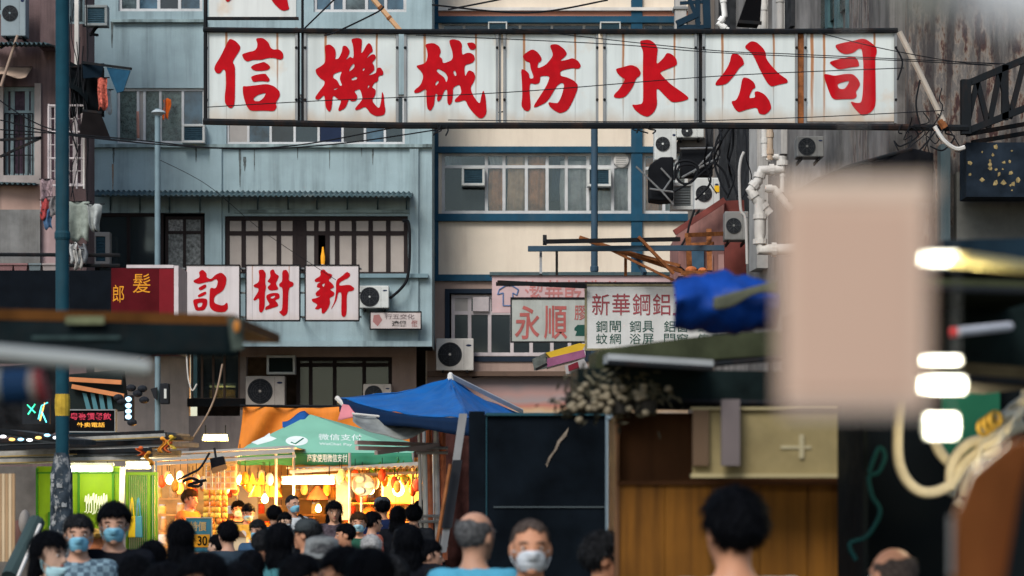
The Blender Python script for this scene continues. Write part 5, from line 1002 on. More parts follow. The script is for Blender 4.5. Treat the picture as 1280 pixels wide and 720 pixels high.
# ---------------------------------------------------------------- left: roofs, green kiosk, LED signs
def slab(name, label, cat, pts, t, mat, edge=None):
    th = thing(name, label, cat, pts[0]); MB().prism(pts, t).build('sheet', mat, th)
    if edge: MB().bar(pts[0], pts[1], .04).build('edge_rail', edge, th)
    return th
rs_ = M('roof_sheet_dark', (.04,.045,.047), .6, var=.3, vs=4, dirt=(.2,.2,.2), damt=.5); rs2 = M('roof_sheet_mid', (.20,.19,.18), .6, var=.25, vs=4, dirt=(.05,.05,.05)); rs3 = M('roof_sheet_light', (.36,.34,.31), .6, var=.2, vs=4, dirt=(.1,.1,.1))
for i, (lab, a, b, c, e, d, mm) in enumerate((('long dark roof sheet over the left stalls',-20,208,552,543,26,rs_),('greyish roof sheet under the long dark one',-20,215,561,552,25.5,rs2),('pale ribbed roof sheet edge above the green kiosk',-20,190,575,565,25,rs3),('dark roof sheet slanting above the kiosk corner',60,205,546,540,27,rs2),('dark sheet with clutter at the far-left stalls',-20,70,535,548,23,rs_),('grey sheet projecting by the teal pole',-20,190,568,562,24.6,rs_))):
    slab('stall_roof_sheet', lab, 'roof', [P(a,c,d),P(b,e,d),P(b,e,d)+Vector((0,2.2,.04)),P(a,c,d)+Vector((0,2.2,.04))],(0,0,-.05),mm,steel_dk)
gk = thing('green_kiosk','lime green metal kiosk with white graffiti lit by a tube lamp','kiosk',(X(120,27),28,0)); gm = M('paint_lime_green', (.15,.25,.008), .5, var=.15, vs=3, dirt=(.05,.13,.008), damt=.6)
MB().pb(46,150,583,760,27,.06).build('front_wall', gm, gk)
for px in (46,70,98,141,150): MB().pb(px-1.3,px+1.3,585,760,26.97,.03).build('panel_seam', M('seam_green_dark',(.03,.12,.01),.6), gk)
MB().pb(46,150,590,592,26.97,.03).build('panel_seam', M('seam_green_dark'), gk)
MB().pb(46,52,583,760,27.06,1.5).build('side_wall', gm, gk)
MB().pb(60,72,640,660,26.97,.02).build('lock_plate', M('seam_green_dark'), gk)
for i in range(9):
    x = 106+3.2*i; MB().tube([P(x,628+random.uniform(-3,3),26.96),P(x+1.5,619+random.uniform(-3,2),26.96),P(x+2,634+random.uniform(-2,6),26.96),P(x-.5,642+random.uniform(-3,2),26.96)],.006,5,4).build('graffiti_stroke', M('spray_white',(.7,.72,.62),.7), gk)
gd = thing('green_shutter_door','green slatted shutter door standing beside the lime kiosk','door',(X(177,27.6),27.6,0))
sl = MB().pb(160,161.8,594,760,27.6,.02).build('slat', M('paint_green_bright',(.05,.26,.03),.5,var=.2), gd)
for i in range(1,14): again(sl, gd, ((X(162,27.6)-X(159.4,27.6))*i,0,0))
for a, b in ((157,160),(194,197),(184,188)): MB().pb(a,b,590,760,27.56,.06).build('stile', M('paint_lime_yellow',(.18,.34,.03),.5), gd)
MB().pb(157,197,590,594,27.55,.07).build('rail', M('paint_lime_yellow'), gd)
tube_lamp('long bright tube lamp along the top of the lime kiosk',84,140,586,26.6,3.2,.030,True,(1,.95,.6),emis('tube_cool_white',(1,1,.72),9))
tube_lamp('white tube lamp over the green shutter',158,188,583,27,4,.026,True,(1,.85,.5)); 
MB().tube([P(153,584,26.9),P(152,630,26.9)],.03,7).build('hanging_tube', M('paper_white_roll',(.7,.65,.5),.6), None, label='white rolled paper hanging between kiosk and shutter', cat='paper roll')
for px, c, nm in ((165,(.7,.5,.03),'yellow'),(173,(.08,.28,.45),'blue')):
    t = thing('shopping_bag', nm+' shopping bag hung on the green shutter', 'bag', P(px,672,27.4)); MB().prism([P(px-4,645,27.4),P(px+4,645,27.4),P(px+5,672,27.4),P(px-5,672,27.4)],(0,.05,0)).build('bag', M('bag_'+nm,c,.6), t, bev=.01); MB().tube([P(px-2.5,646,27.42),P(px,622,27.42),P(px+2.5,646,27.42)],.008,5,6).build('handle', M('bag_'+nm), t)
led = thing('led_sign','black LED board with red characters over an amber row','sign',P(113,538,29)); MB().pb(84,143,513,539,29,.12).build('case', M('led_black',(.004,.004,.005),.4), led, bev=.01); text('粤豪饌餐飲',88,139,516,525,28.995,emis('led_red',(.55,.02,.06),.08),led,.01); text('外卖電話',96,131,528,534,28.995,emis('led_amber',(.9,.4,.03),.22),led,.01)
fr = MB()
for a,b,e,f in ((83,144,511.5,513),(83,144,539,540.5),(83,84,513,539),(143,144,513,539)): fr.pb(a,b,e,f,28.97,.15)
fr.build('frame', steel_gr, led); MB().pb(86,141,540.5,550,29.05,.1).build('blue_base', M('led_base_blue',(.03,.10,.17),.5), led)
ne = thing('neon_sign','green and cyan neon sign with crossing strokes by the left stall roof','sign',P(47,528,31)); MB().pb(28,62,498,530,31.05,.08).build('backing', dark_pl, ne)
for pts, c, nm in ((((34,506),(44,516)),(.05,.9,.4),'green'),(((44,505),(35,518)),(.05,.9,.4),'green'),(((48,524),(52,507),(60,503)),(.1,.8,.9),'cyan'),(((52,514),(58,528)),(.1,.8,.9),'cyan'),(((56,503),(50,526)),(1,.45,.1),'orange')): MB().tube([P(a,b,30.98) for a,b in pts],.009,6).build('neon_tube', emis('neon_'+nm,c,1.0), ne)
bs = thing('blue_lit_box_sign','small white-blue lit box sign with dark clustered speakers','sign',P(160,528,33)); MB().pb(155,166,494,526,33,.15).build('case', dark_pl, bs)
for py in (499,507,514,521): MB().ell(P(160.5,py,32.98),(.045,.012,.035),8,6).build('lit_cell', emis('cell_blue_white',(.45,.75,1),1.0), bs)
for px, py in ((164,485),(172,492),(178,486),(180,500),(152,502),(148,497),(165,528)): MB().ell(P(px,py,32.9),(.07,.07,.05),8,6).build('speaker', dark_pl, bs)
cs_ = thing('signal_box','dark double-sided crossing signal fixed to the slim lamp post','signal',P(204,505,49.8)); MB().pb(200,211,479,505,49.8,.2).build('case', dark_pl, cs_, bev=.02); MB().pb(205,208,486,498,49.78,.03).build('white_lens', white_pl, cs_); MB().prism([P(188,486,49.8),P(196,484,49.8),P(196,500,49.8),P(192,497,49.8)],(0,.1,0)).build('visor', dark_pl, cs_)
sa = thing('striped_shop_awning','dark shop awning with two orange rails behind the LED sign','awning',P(120,500,38)); MB().prism([P(86,468,38),P(152,462,38),P(158,512,38),P(86,520,38)],(0,.3,0)).build('panel', M('awning_black_green',(.012,.018,.018),.7), sa); MB().bar(P(86,474,37.9),P(152,478,37.9),.07).build('rail', M('rail_orange',(.5,.2,.08),.6), sa); MB().bar(P(90,483,37.9),P(155,495,37.9),.07).build('rail', M('rail_orange'), sa)
for i in range(4): MB().prism([P(103+10*i,491,37.95),P(108+10*i,492,37.95),P(114+9*i,512,37.95),P(108+9*i,512,37.95)],(0,.02,0)).build('teal_stripe', M('stripe_teal',(.06,.17,.20),.6), sa)
# clutter under the left roofs
lw = thing('market_back_wall','dim grey rendered wall behind the left market stalls','wall',(X(40,30.5),30.5,0)); MB().box(X(-60,30.5),X(110,30.5),30.5,30.7,0,Z(583,30.5)).build('wall', M('render_dim',(.10,.09,.08),.9,var=.3,vs=3,dirt=(.03,.03,.03)), lw)
st2 = thing('striped_curtain','cream striped plastic curtain at the edge of the left stall','curtain',P(8,700,17)); 
for i in range(5): MB().pb(-2+4.2*i,1.6+4.2*i,592,702,17,.02).build('strip', M('strip_cream',(.50,.38,.24),.6) if i % 2 else M('strip_tan',(.34,.22,.12),.6), st2)
dg = thing('leaning_tube','thick grey-green tube leaning at the left kerb','tube',P(16,720,15)); MB().tube([P(12,722,15),P(46,652,15.4)],.055,10).build('tube', M('tube_greygreen',(.035,.055,.055),.5), dg); MB().tube([P(22,722,14.9),P(50,656,15.3)],.012,6).build('rod', pvc, dg)
sk = thing('white_sacks','white and red sacks piled behind the leaning tube','sacks',P(30,690,20)); MB().ell(P(31,655,20),(.05,.1,.12),12,8).build('sack', M('sack_white',(.20,.18,.16),.7), sk, smooth=True); MB().ell(P(22,680,20),(.10,.1,.2),12,8).build('sack', M('sack_brown',(.10,.05,.04),.7), sk, smooth=True)
gbx = thing('goods_basket','red-brown basket of goods behind the plaid-shirted man','basket',P(118,680,22)); MB().pb(108,128,666,690,22,.3).build('basket', M('goods_rust',(.30,.10,.04),.7,var=.5,vs=14), gbx); MB().ell(P(118,667,22),(.09,.12,.05),10,6).build('contents', M('goods_yellow2',(.5,.28,.06),.6,var=.5,vs=20), gbx)

mb_ = thing('market_back_sheet','dark maroon canvas hung behind the pole rack','canvas',P(565,720,40)); MB().sheet(lambda u,v:(X(512+100*u,40),40+.08*math.sin(u*20),Z(530+200*v,40)),20,3,(0,.01,0)).build('sheet', M('canvas_maroon_dark',(.035,.014,.012),.8,var=.5,vs=4), mb_, smooth=True); MB().tube([P(510,530,40),P(614,530,40)],.02,6).build('rail', steel_dk, mb_)
# jars, tins and hanging bags that fill the stall
jc = [(.70,.30,.04),(.60,.08,.03),(.72,.52,.14),(.45,.16,.04),(.50,.30,.12),(.30,.32,.08)]
for i in range(64):
    r_ = i // 16; px = 200+(i % 16)*21.5+random.uniform(-5,5); py = (622,642,662,682)[r_]; d = dK+2.9-.25*r_
    if 296 < px < 324 or (480 < px < 524 and r_ < 2): continue
    c = P(px,py,d); h = random.uniform(.10,.17); w = random.uniform(.045,.07); k = random.randrange(6)
    t = thing('storage_jar', ('amber','red','golden','brown','cream','olive')[k]+' lidded jar on the stall back shelves', 'jar', c, 'jars on the stall back shelves')
    MB().lathe(c,[(w,0),(w*1.05,h*.1),(w*1.05,h*.8),(w*.7,h)],10).build('jar', M('jar_%d'%k,jc[k],.35,var=.3,vs=16), t, smooth='auto'); MB().lathe(c,[(w*.75,h),(w*.75,h*1.18)],10).build('lid', M('jar_%d'%((k+1) % 6)), t)
for j, py in enumerate((623,643,663,683)): MB().pb(196,540,py,py+1.4,dK+2.8-.25*j,.4).build('back_shelf', amberp, tk)
for i in range(58):
    px = 205+i*5.75+random.uniform(-4,4); py = random.uniform(586,606); d = dK+random.uniform(-.2,1.4); k = random.randrange(6); c = P(px,py,d)
    if 350 < px < 420 and py < 604: continue
    t = thing('hanging_bag', ('amber','red','golden','brown','cream','olive')[k]+' bag of dried food hung from the stall roof', 'bag', c, 'bags hung from the stall roof')
    MB().ell((c.x,c.y,c.z-.08),(.055,.04,.09),10,8).build('bag', M('jar_%d'%k), t, smooth=True); MB().tube([c,c+Vector((0,0,.16))],.005,4).build('string', black_rub, t)

lc = thing('dark_stall_canopy','dark sagging canopy with strung bulbs beside the neon sign','canopy',P(20,545,36)); MB().sheet(lambda u,v:P(-60+146*u,452+6*math.sin(u*4)+ (92+4*math.sin(u*11))*v,36-.4*v),20,6,(0,.02,0)).build('canvas', M('canvas_soot',(.008,.009,.010),.8,var=.6,vs=5), lc, smooth=True); MB().tube([P(-60,452,36),P(86,452,36)],.03,6).build('rod', steel_dk, lc)
for i in range(7):
    px, py = 4+11*i, 548+random.uniform(-5,5)
    t = thing('small_stall_lamp',('cold white','warm amber','pale blue')[i % 3]+' small lamp strung under the dark canopy','lamp',P(px,py,22.5),'small lamps strung on the left stalls'); MB().ell(P(px,py,22.5),(.03,.02,.014),8,6).build('globe', emis('mini_lamp_%d'%(i % 3),((.9,.95,1),(1,.5,.12),(.35,.7,1))[i % 3],1.2), t); MB().tube([P(px,py,22.5),P(px,py-6,22.5)],.004,4).build('cord', black_rub, t)

for lab, a, b, c, e, d, h_ in (('pale grey fascia plank below the left roof sheets',-20,186,569,563,24.4,.07),('thin beige fascia plank under the grey one',-20,176,577,573,24.3,.05),('worn silver plank along the upper left roof edge',90,206,549,544,25.2,.04)):
    t = thing('fascia_plank', lab, 'plank', P((a+b)/2,c,d)); MB().bar(P(a,c,d),P(b,e,d+.4),.03,h_).build('plank', M('plank_silver',(.34,.33,.30),.5,var=.35,vs=6,dirt=(.08,.07,.06),damt=.8,ds=(5,5,5)), t); MB().bar(P(a+3,c+2,d-.02),P(b-3,e+2,d+.38),.01,.012).build('edge_strip', M('strip_yellowed',(.42,.30,.12),.5), t)
for i,(px,py,h_) in enumerate(((203,548,18),(209,552,14),(214,546,16),(186,566,16),(176,560,10))):
    t = thing('orange_streamer',('amber ribbon tied on the stall roof corner','orange ribbon tangled under the amber one','yellow ribbon at the tip of the roof sheets','orange ribbon hanging by the green shutter','short orange ribbon above the shutter rail')[i],'ribbon',P(px,py+h_,24.2)); MB().sheet(lambda u,v:(X(px-3+6*u,24.2)+.03*math.sin(v*6+i),24.2+.03*math.sin(u*6+i),Z(py+h_*v,24.2)),5,8,(0,.004,0)).build('ribbon', M('ribbon_%d'%(i % 3),((.6,.25,.03),(.6,.12,.03),(.65,.42,.05))[i % 3],.6,var=.4,vs=14), t, smooth=True); MB().ell(P(px,py,24.2),(.025,.02,.02),8,6).build('knot', M('ribbon_%d'%(i % 3)), t)
# ================================================================ right-hand stalls and the blurred foreground
# dark metal cabinet
navy = M('cabinet_navy_black', (.0035,.0055,.008), .7, var=.5, vs=3, spec=.02)
dC = 16.0
cb_ = thing('metal_cabinet_stall','tall black-navy shuttered metal stall cabinet with a torn scratch','stall',(X(675,dC),dC+.6,0))
MB().box(X(606,dC),X(764,dC),dC,dC+1.2,0,Z(517,dC)).build('body', navy, cb_, bev=.01)
MB().box(X(586,dC),X(606,dC),dC+.01,dC+.05,0,Z(514,dC)).build('open_shutter', navy, cb_)
MB().pb(607,764,516,519.5,dC-.03,.05).build('top_rail', M('rail_teal_dark',(.02,.06,.075),.5), cb_); MB().pb(617,760,633,634.6,dC-.012,.02).build('panel_seam', M('seam_grey',(.06,.075,.08),.5), cb_); MB().pb(607.5,608.6,520,720,dC-.012,.02).build('panel_seam', M('rail_teal_dark'), cb_)
MB().prism([P(x,y,dC-.008) for x,y in ((711,534),(708,545),(700,553),(696,562),(690,570),(686,578),(684,584),(682,580),(686,571),(693,562),(697,551),(703,544))],(0,.004,0)).build('scratch', M('scratch_tan',(.16,.13,.10),.8,var=.6,vs=20), cb_)
MB().pb(758.5,767.5,516,740,dC-.4,.3).build('white_upright', M('upright_bluegrey',(.20,.26,.29),.5,dirt=(.08,.08,.08)), cb_)
# brown wooden stall
dN = 10.0
wood = M('plywood_golden', (.175,.072,.010), .55, var=.35, vs=1, dirt=(.035,.013,.003), damt=1.0, ds=(16,16,.7), dlo=.42, dhi=.66); wood_d = M('plywood_dark', (.065,.028,.012), .6, var=.3, vs=2, dirt=(.02,.01,.005), damt=.7, ds=(14,14,.8))
ws = thing('plywood_stall','golden brown plywood stall with an open yellow hatch','stall',(X(918,dN),dN+.5,0))
for i in range(5):
    a = 772+59.4*i; MB().box(X(a,dN),X(a+59,dN),dN,dN+.03,0,Z(604,dN)).build('panel', wood, ws, bev=.003)
MB().box(X(772,dN),X(1069,dN),dN+.06,dN+.08,Z(606,dN),Z(515,dN)).build('upper_panel', wood_d, ws)
MB().pb(772,1069,601,606,dN-.02,.05).build('counter_edge', wood_d, ws); MB().pb(769,773.5,514,740,dN-.01,.08).build('corner_post', M('post_brown',(.12,.06,.03),.6), ws); MB().pb(1066,1071,514,740,dN-.01,.08).build('corner_post', M('post_brown'), ws)
MB().pb(866,1056,511,596,dN-.28,.03).build('hatch_board', M('board_ochre_yellow',(.24,.195,.095),.6,var=.2,vs=5,dirt=(.14,.10,.04),damt=.6,ds=(4,4,3)), ws)
for a,b,e,f in ((864,1058,592,597),(864,1058,509,512)): MB().pb(a,b,e,f,dN-.30,.05).build('hatch_rim', M('rim_yellow',(.34,.29,.16),.6), ws)
MB().pb(866,886,512,582,dN-.31,.03).build('brown_strip', M('strip_brown',(.10,.065,.04),.7), ws); MB().pb(902,925,499,582,dN-.36,.04).build('grey_cloth_strip', M('strip_mauve',(.13,.11,.11),.7), ws)
for pts in ((976,1014,557,561),(999,1005,543,573)): MB().pb(*pts,dN-.286-.004*(pts[0] > 990),.004).build('cross_highlight', M('highlight_pale',(.36,.32,.20),.6), ws)  # bright cross-shaped highlight on the hatch, painted as two pale bars
MB().box(X(772,dN),X(1069,dN),dN+.08,dN+1.0,Z(515,dN)-.04,Z(515,dN)).build('top', wood_d, ws)
MB().box(X(772,dN),X(776,dN),dN+.08,dN+1.0,0,Z(515,dN)-.04).build('side_wall', wood_d, ws); MB().box(X(1065,dN),X(1069,dN),dN+.08,dN+1.0,0,Z(515,dN)-.04).build('side_wall', wood_d, ws)
# dark gap stall to the right of it
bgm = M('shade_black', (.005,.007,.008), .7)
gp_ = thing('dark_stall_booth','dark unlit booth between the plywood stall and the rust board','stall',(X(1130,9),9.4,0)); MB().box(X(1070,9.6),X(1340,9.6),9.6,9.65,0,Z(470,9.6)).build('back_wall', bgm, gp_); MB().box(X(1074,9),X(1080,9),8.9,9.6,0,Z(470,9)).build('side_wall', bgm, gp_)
MB().tube([P(1086,590,8.8),P(1098,560,8.8),P(1106,570,8.8),P(1098,590,8.8),P(1086,596,8.8),P(1090,620,8.8),P(1100,640,8.8),P(1084,670,8.8),P(1062,680,8.8),P(1070,700,8.8)],.008,6,6).build('teal_flex', M('flex_teal',(.005,.028,.03),.5), gp_)
MB().pb(1178,1250,462,575,9.5,.04).build('green_lit_wall', M('wall_green_light',(.012,.10,.055),.5), gp_)  # green light falling on the booth wall, put into its colour
# roofs over the right stalls
rk1 = M('awning_black_green2', (.006,.011,.011), .6, var=.6, vs=5); rk2 = M('awning_grey', (.26,.28,.29), .5, var=.15, vs=5); rk3 = M('awning_olive', (.035,.040,.022), .7, var=.4, vs=6)
def sheet_roof(name, label, a, b, c, e, d, depth, th, mat, rise=.1, cat='awning', bow=0):
    t = thing(name, label, cat, P((a+b)/2,max(c,e),d))
    MB().sheet(lambda u, v: P(a+(b-a)*u, c+(e-c)*u - bow*math.sin(u*math.pi), d)+Vector((0,depth*v,rise*v)), 16, 3, (0,0,-th)).build('sheet', mat, t)
    MB().tube([P(a,c,d)+Vector((0,0,-th)),P(b,e,d)+Vector((0,0,-th))],.012,7).build('front_bar', steel_dk, t); return t
sheet_roof('stall_awning','thick dark green-black awning over the plywood stall',722,1075,460,466,9.9,1.2,.13,rk1,.05)
sheet_roof('stall_awning','pale grey rolled sheet lying along the dark awning',760,892,442,450,9.5,.5,.035,rk2,.02)
sheet_roof('stall_awning','olive sheet edge above the rolled grey one',745,1040,438,412,10.0,1.0,.10,rk3,.04,bow=6)
sheet_roof('stall_awning','lower dark awning flap touching the plywood stall',745,1075,494,500,9.95,.8,.045,rk1,.02)
sheet_roof('stall_awning','dark awning running behind the hanging tag to the lamps',1040,1330,372,366,7.4,1.4,.26,rk1,.05)
sheet_roof('stall_awning','thin olive sheet above the bright tube at the right stall',1100,1330,346,352,6.6,1.4,.03,rk3,.03)
sheet_roof('stall_awning','brownish sheet edge below the striped stick',1110,1330,446,462,6.9,1.2,.045,M('awning_brown',(.07,.055,.03),.7,var=.4,vs=6),.03)
sheet_roof('stall_awning','dark navy canvas over the right stall mouth',1180,1340,300,296,7.8,1.0,.10,M('canvas_navy2',(.008,.018,.028),.6,var=.4,vs=5),.03)
MB().pb(1040,1340,380,470,8.9,.05).build('stall_shade_backdrop', bgm, None, label='black backdrop sheet added for the shade under the right awnings', cat='backdrop')  # added black sheet, its colour stands for the shaded stall interior
# blue tarp bundle
tb = thing('blue_tarp_bundle','crumpled bright blue tarp bundled on the right awning','tarp',P(905,420,8.4))
def tarpf(u, v):
    px = 842+128*u; top = 338+40*abs(u-.45)**1.3; py = top+(418-18*abs(u-.5)-top)*v
    p = P(px,py,8.4); return p+Vector((0,-.10*math.sin(v*math.pi)-.03*mnoise.noise((u*4,v*3,0)),.015*mnoise.noise((u*9,v*5,5))))
MB().sheet(tarpf,28,18,(0,.05,0)).build('tarp', M('tarp_blue_vivid',(.004,.035,.20),.45,var=.35,vs=10), tb, smooth=True)
MB().sheet(lambda u,v:P(892+80*u,372-22*u+14*v*(1+.3*math.sin(u*7)),8.25),12,4,(0,.02,0)).build('olive_flap', M('flap_olive',(.08,.085,.06),.7,var=.3,vs=8), tb, smooth=True)
# plants on the stall roof
lg = M('leaf_grey_dry', (.085,.078,.052), .8, var=.5, vs=20); lgd = M('leaf_dark_dry', (.018,.019,.015), .8, var=.5, vs=20)
for i, (px, py, r, mm, lab) in enumerate(((742,492,.10,lg,'grey dried flower heads above the dark cabinet'),(775,490,.10,lg,'dusty pale plant with round heads on the plywood stall'),(806,497,.09,lg,'low dusty plant beside the grey rolled sheet'),(760,500,.10,lgd,'dark leafy plant between the pale dusty ones'),(722,508,.06,lgd,'small dark sprig over the cabinet corner'))):
    t = leaves(lab, P(px,py,9.72), mm, 'potted_plant', 85, r*1.35, .024)
    for k in range(9): MB().ell(P(px+random.gauss(0,11),py+random.gauss(0,8),9.66),(.016,.016,.014),8,6).build('flower_head', M('flower_beige',(.17,.145,.10),.8,var=.4,vs=30), t, smooth=True)
    MB().lathe(P(px,517,9.72),[(.04,0),(.052,.05),(.056,.054)],12).build('pot', M('pot_dark',(.03,.028,.025),.7), t)
yl = thing('yellow_signboard_end','yellow-topped box sign end jutting beside the metalwork sign','sign',P(690,458,38)); MB().prism([P(682,441,38),P(724,429,38),P(732,430,38),P(728,438,38),P(688,447,38)],(0,.6,0)).build('yellow_top', M('acrylic_yellow',(.60,.38,.03),.4), yl); MB().prism([P(684,448,37.98),P(730,437,37.98),P(732,446,37.98),P(684,459,37.98)],(0,.6,0)).build('purple_side', M('acrylic_purple',(.26,.09,.17),.4,var=.3), yl); MB().prism([P(665,449,38.2),P(682,441,38.2),P(684,460,38.2),P(668,463,38.2)],(0,.1,0)).build('end_cap', M('acrylic_dull',(.10,.11,.10),.4,var=.5,vs=10), yl)
MB().bar(P(670,462,38),P(684,455,38),.04).build('arm', steel_dk, yl)
rb = thing('red_box_sign','small dark red box sign tucked under the yellow one','sign',P(716,466,30)); MB().prism([P(706,457,30),P(730,448,30),P(736,460,30),P(708,468,30)],(0,.3,0)).build('case', M('acrylic_white_dull',(.30,.28,.27),.5), rb); MB().prism([P(710,457,29.98),P(722,452,29.98),P(724,460,29.98),P(711,464,29.98)],(0,.01,0)).build('face', M('acrylic_wine',(.14,.01,.02),.4), rb)
# lamps at the right stall
wl_ = emis('lamp_white_glow', (1,.97,.76), 1.9)
tube_lamp('bright tube lamp under the olive sheet at the right stall',1150,1196,323,3.4,1,.008,False,(1,.9,.65),wl_)
tube_lamp('upper capsule lamp hung beside the white hoses',1153,1199,450,3.6,0,.0042,False,(1,.95,.75),wl_)
tube_lamp('middle capsule lamp hung beside the white hoses',1150,1204,481,3.6,1.6,.011,False,(1,.95,.75),wl_); tube_lamp('lowest capsule lamp above the hose loops',1157,1194,533,3.6,1.6,.017,False,(1,.95,.75),wl_)
t = thing('lamp_rail','ochre rail running back from the bright tube lamp','rail',P(1240,330,6.6)); MB().tube([P(1198,324,3.4),P(1300,336,4.0)],.009,8).build('rail', M('rail_ochre',(.40,.32,.12),.5), t); MB().tube([P(1196,320,3.4),P(1196,331,3.4)],.013,8).build('joint', M('rail_ochre'), t)
sk_ = thing('striped_stick','grey-white stick with a red band under the right awning','stick',P(1215,415,6)); MB().tube([P(1196,415,6),P(1262,408,6.3)],.012,8).build('shaft', M('stick_grey',(.42,.42,.44),.5), sk_); MB().tube([P(1187,416,6),P(1196,415,6)],.013,8).build('red_band', M('band_red',(.55,.02,.02),.5), sk_)
hose = M('hose_cream', (.62,.56,.42), .45, var=.15, vs=20)
for i, (pts, r, lab) in enumerate(((((1126,500),(1122,540),(1124,580),(1138,606),(1160,616),(1188,606),(1206,580),(1230,560)),.0125,'thick cream hose hanging in a long loop from the tag'),(((1164,540),(1175,565),(1190,580),(1205,585)),.0125,'cream hose running from the lowest lamp into the bundle'),(((1186,620),(1196,600),(1215,575),(1240,555),(1262,540)),.011,'cream hose bundled near the coiled yellow one'),(((1188,612),(1190,580),(1210,555),(1240,545),(1275,515)),.012,'upper cream hose arching over the bundle'),(((1204,620),(1205,600),(1220,580),(1236,560),(1226,545)),.009,'short kinked cream hose in the bundle'),(((1195,625),(1205,632),(1218,618),(1210,606),(1222,598)),.009,'cream hose end curling beneath the bundle'),(((1224,560),(1240,535),(1262,520),(1285,512)),.015,'thick pale hose leading off to the rust board'),(((1230,570),(1250,545),(1280,530)),.014,'lower thick pale hose beside the rust board'))):
    MB().tube([P(x,y,9.0+.08*(i % 3)) for x,y in pts], r*1.75, 10, 8).build('hose', hose, None, smooth=True, label=lab, cat='hose')
for i in range(10):
    a = random.uniform(0,1); x0, y0 = 1190+70*a, 622-95*a
    MB().tube([P(x0+random.uniform(-8,8)+12*j*.9, y0-14*j+random.uniform(-7,7), 8.9+.1*random.random()) for j in range(5)], random.choice((.010,.014,.018)), 8, 6).build('hose', hose, None, smooth=True, label='short cream hose twisted in the tangled bundle', cat='hose', group='hoses tangled in the bundle')
lamp('hose_fill_light', P(1190,560,8.5), 2.2, (1,.82,.5), .06)  # added light without a fitting, brightens the hose bundle
yw = thing('yellow_hose_coil','yellow banded coil wrapped round the cream hoses','coil',P(1238,545,8.9))
for i in range(3): MB().tube([P(1230+7*i+7*math.cos(a*.7),534-5*i+9*math.sin(a*.7),8.8+.02*math.sin(a)) for a in range(10)],.010,6,3).build('coil_turn', M('hose_yellow',(.42,.27,.05),.5), yw, smooth=True)
cable('short blue wire end below the hose bundle',[P(x,y,8.9) for x,y in ((1210,622),(1212,632),(1211,640))],.006,'wire_stub',M('wire_blue',(.03,.12,.4),.5))
# rust-brown board at the right edge
rbd = thing('rust_board','rust brown board with a black strap at the right edge','board',P(1260,720,3.2)); bmat = M('board_rust_brown',(.085,.027,.008),.5,var=.3,vs=6,dirt=(.20,.075,.02),damt=.6,ds=(9,9,.8))  # lighter orange patches: warm glow put into the dirt colour
MB().prism([P(1188,760,3.2),P(1196,640,3.2),P(1216,590,3.2),P(1262,552,3.2),P(1330,540,3.2),P(1330,760,3.2)],(0,.02,0)).build('board', bmat, rbd, bev=.004); MB().prism([P(1252,760,3.185),P(1276,620,3.185),P(1292,560,3.185),P(1330,560,3.185),P(1330,760,3.185)],(0,.012,0)).build('black_strap', bgm, rbd)
MB().tube([P(1189,645,3.185),P(1189,720,3.185)],.003,6).build('edge_wire', steel_gr, rbd)
# hanging pale pink tag close to the lens
tg = thing('hanging_tag','large out-of-focus pale pink cardboard tag hanging close by','tag',P(1068,525,1.5)); tagm = M('card_dusty_pink',(.50,.365,.28),.7,var=.06,vs=20)
MB().pb(975,1160,226,508,1.5,.0024).build('card', tagm, tg); MB().pb(968,1168,222,244,1.4988,.0012).build('top_flap', M('card_pink_light',(.56,.44,.35),.7), tg)
MB().pb(992,1142,258,494,1.4982,.0009).build('face_print', M('card_face_rose',(.45,.31,.235),.7,var=.05), tg); MB().tube([P(1068,232,1.5),P(1066,60,1.5),P(1060,-60,1.51)],.0005,5).build('string', pvc, tg)
MB().pb(980,1156,508,518,1.5012,.0015).build('bottom_flap', M('card_grey_pink',(.36,.31,.27),.7), tg)
# close plastic film at the top right corner
pf = thing('plastic_film','very blurred pale grey plastic film at the top corner','film',P(1230,30,.9)); MB().sheet(lambda u,v:P(1205+170*u,-90+(112+16*math.sin(u*3))*v,.9+.01*math.sin(u*6)),12,6,(0,.001,0)).build('film', M('film_grey',(.42,.44,.45),.5,var=.1,vs=30), pf, smooth=True); MB().tube([P(1200,-90,.9),P(1380,-92,.9)],.001,6).build('rod', steel_gr, pf)
pf = thing('dark_cloth_edge','blurred grey-green cloth edge beside the pale film','cloth',P(1160,30,1.1)); MB().sheet(lambda u,v:P(1118+110*u,-90+(104+10*math.sin(u*5))*v,1.1+.006*math.sin(u*9)),10,5,(0,.001,0)).build('cloth', M('cloth_greygreen',(.20,.21,.19),.8), pf, smooth=True); MB().tube([P(1110,-90,1.1),P(1240,-92,1.1)],.001,6).build('rod', steel_gr, pf)
# dark hood spanning behind the tag
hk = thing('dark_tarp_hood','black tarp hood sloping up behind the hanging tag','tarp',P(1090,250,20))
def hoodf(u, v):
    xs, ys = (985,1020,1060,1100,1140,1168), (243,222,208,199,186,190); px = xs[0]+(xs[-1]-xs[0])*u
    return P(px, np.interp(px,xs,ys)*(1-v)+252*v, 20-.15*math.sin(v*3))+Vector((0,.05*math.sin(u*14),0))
MB().sheet(hoodf,30,6,(0,.04,0)).build('tarp', M('tarp_black_hood',(.004,.004,.0045),.8,var=.5), hk, smooth=True); MB().tube([P(985,243,19.95),P(1060,208,19.95),P(1140,186,19.95)],.015,6).build('rib', steel_dk, hk)
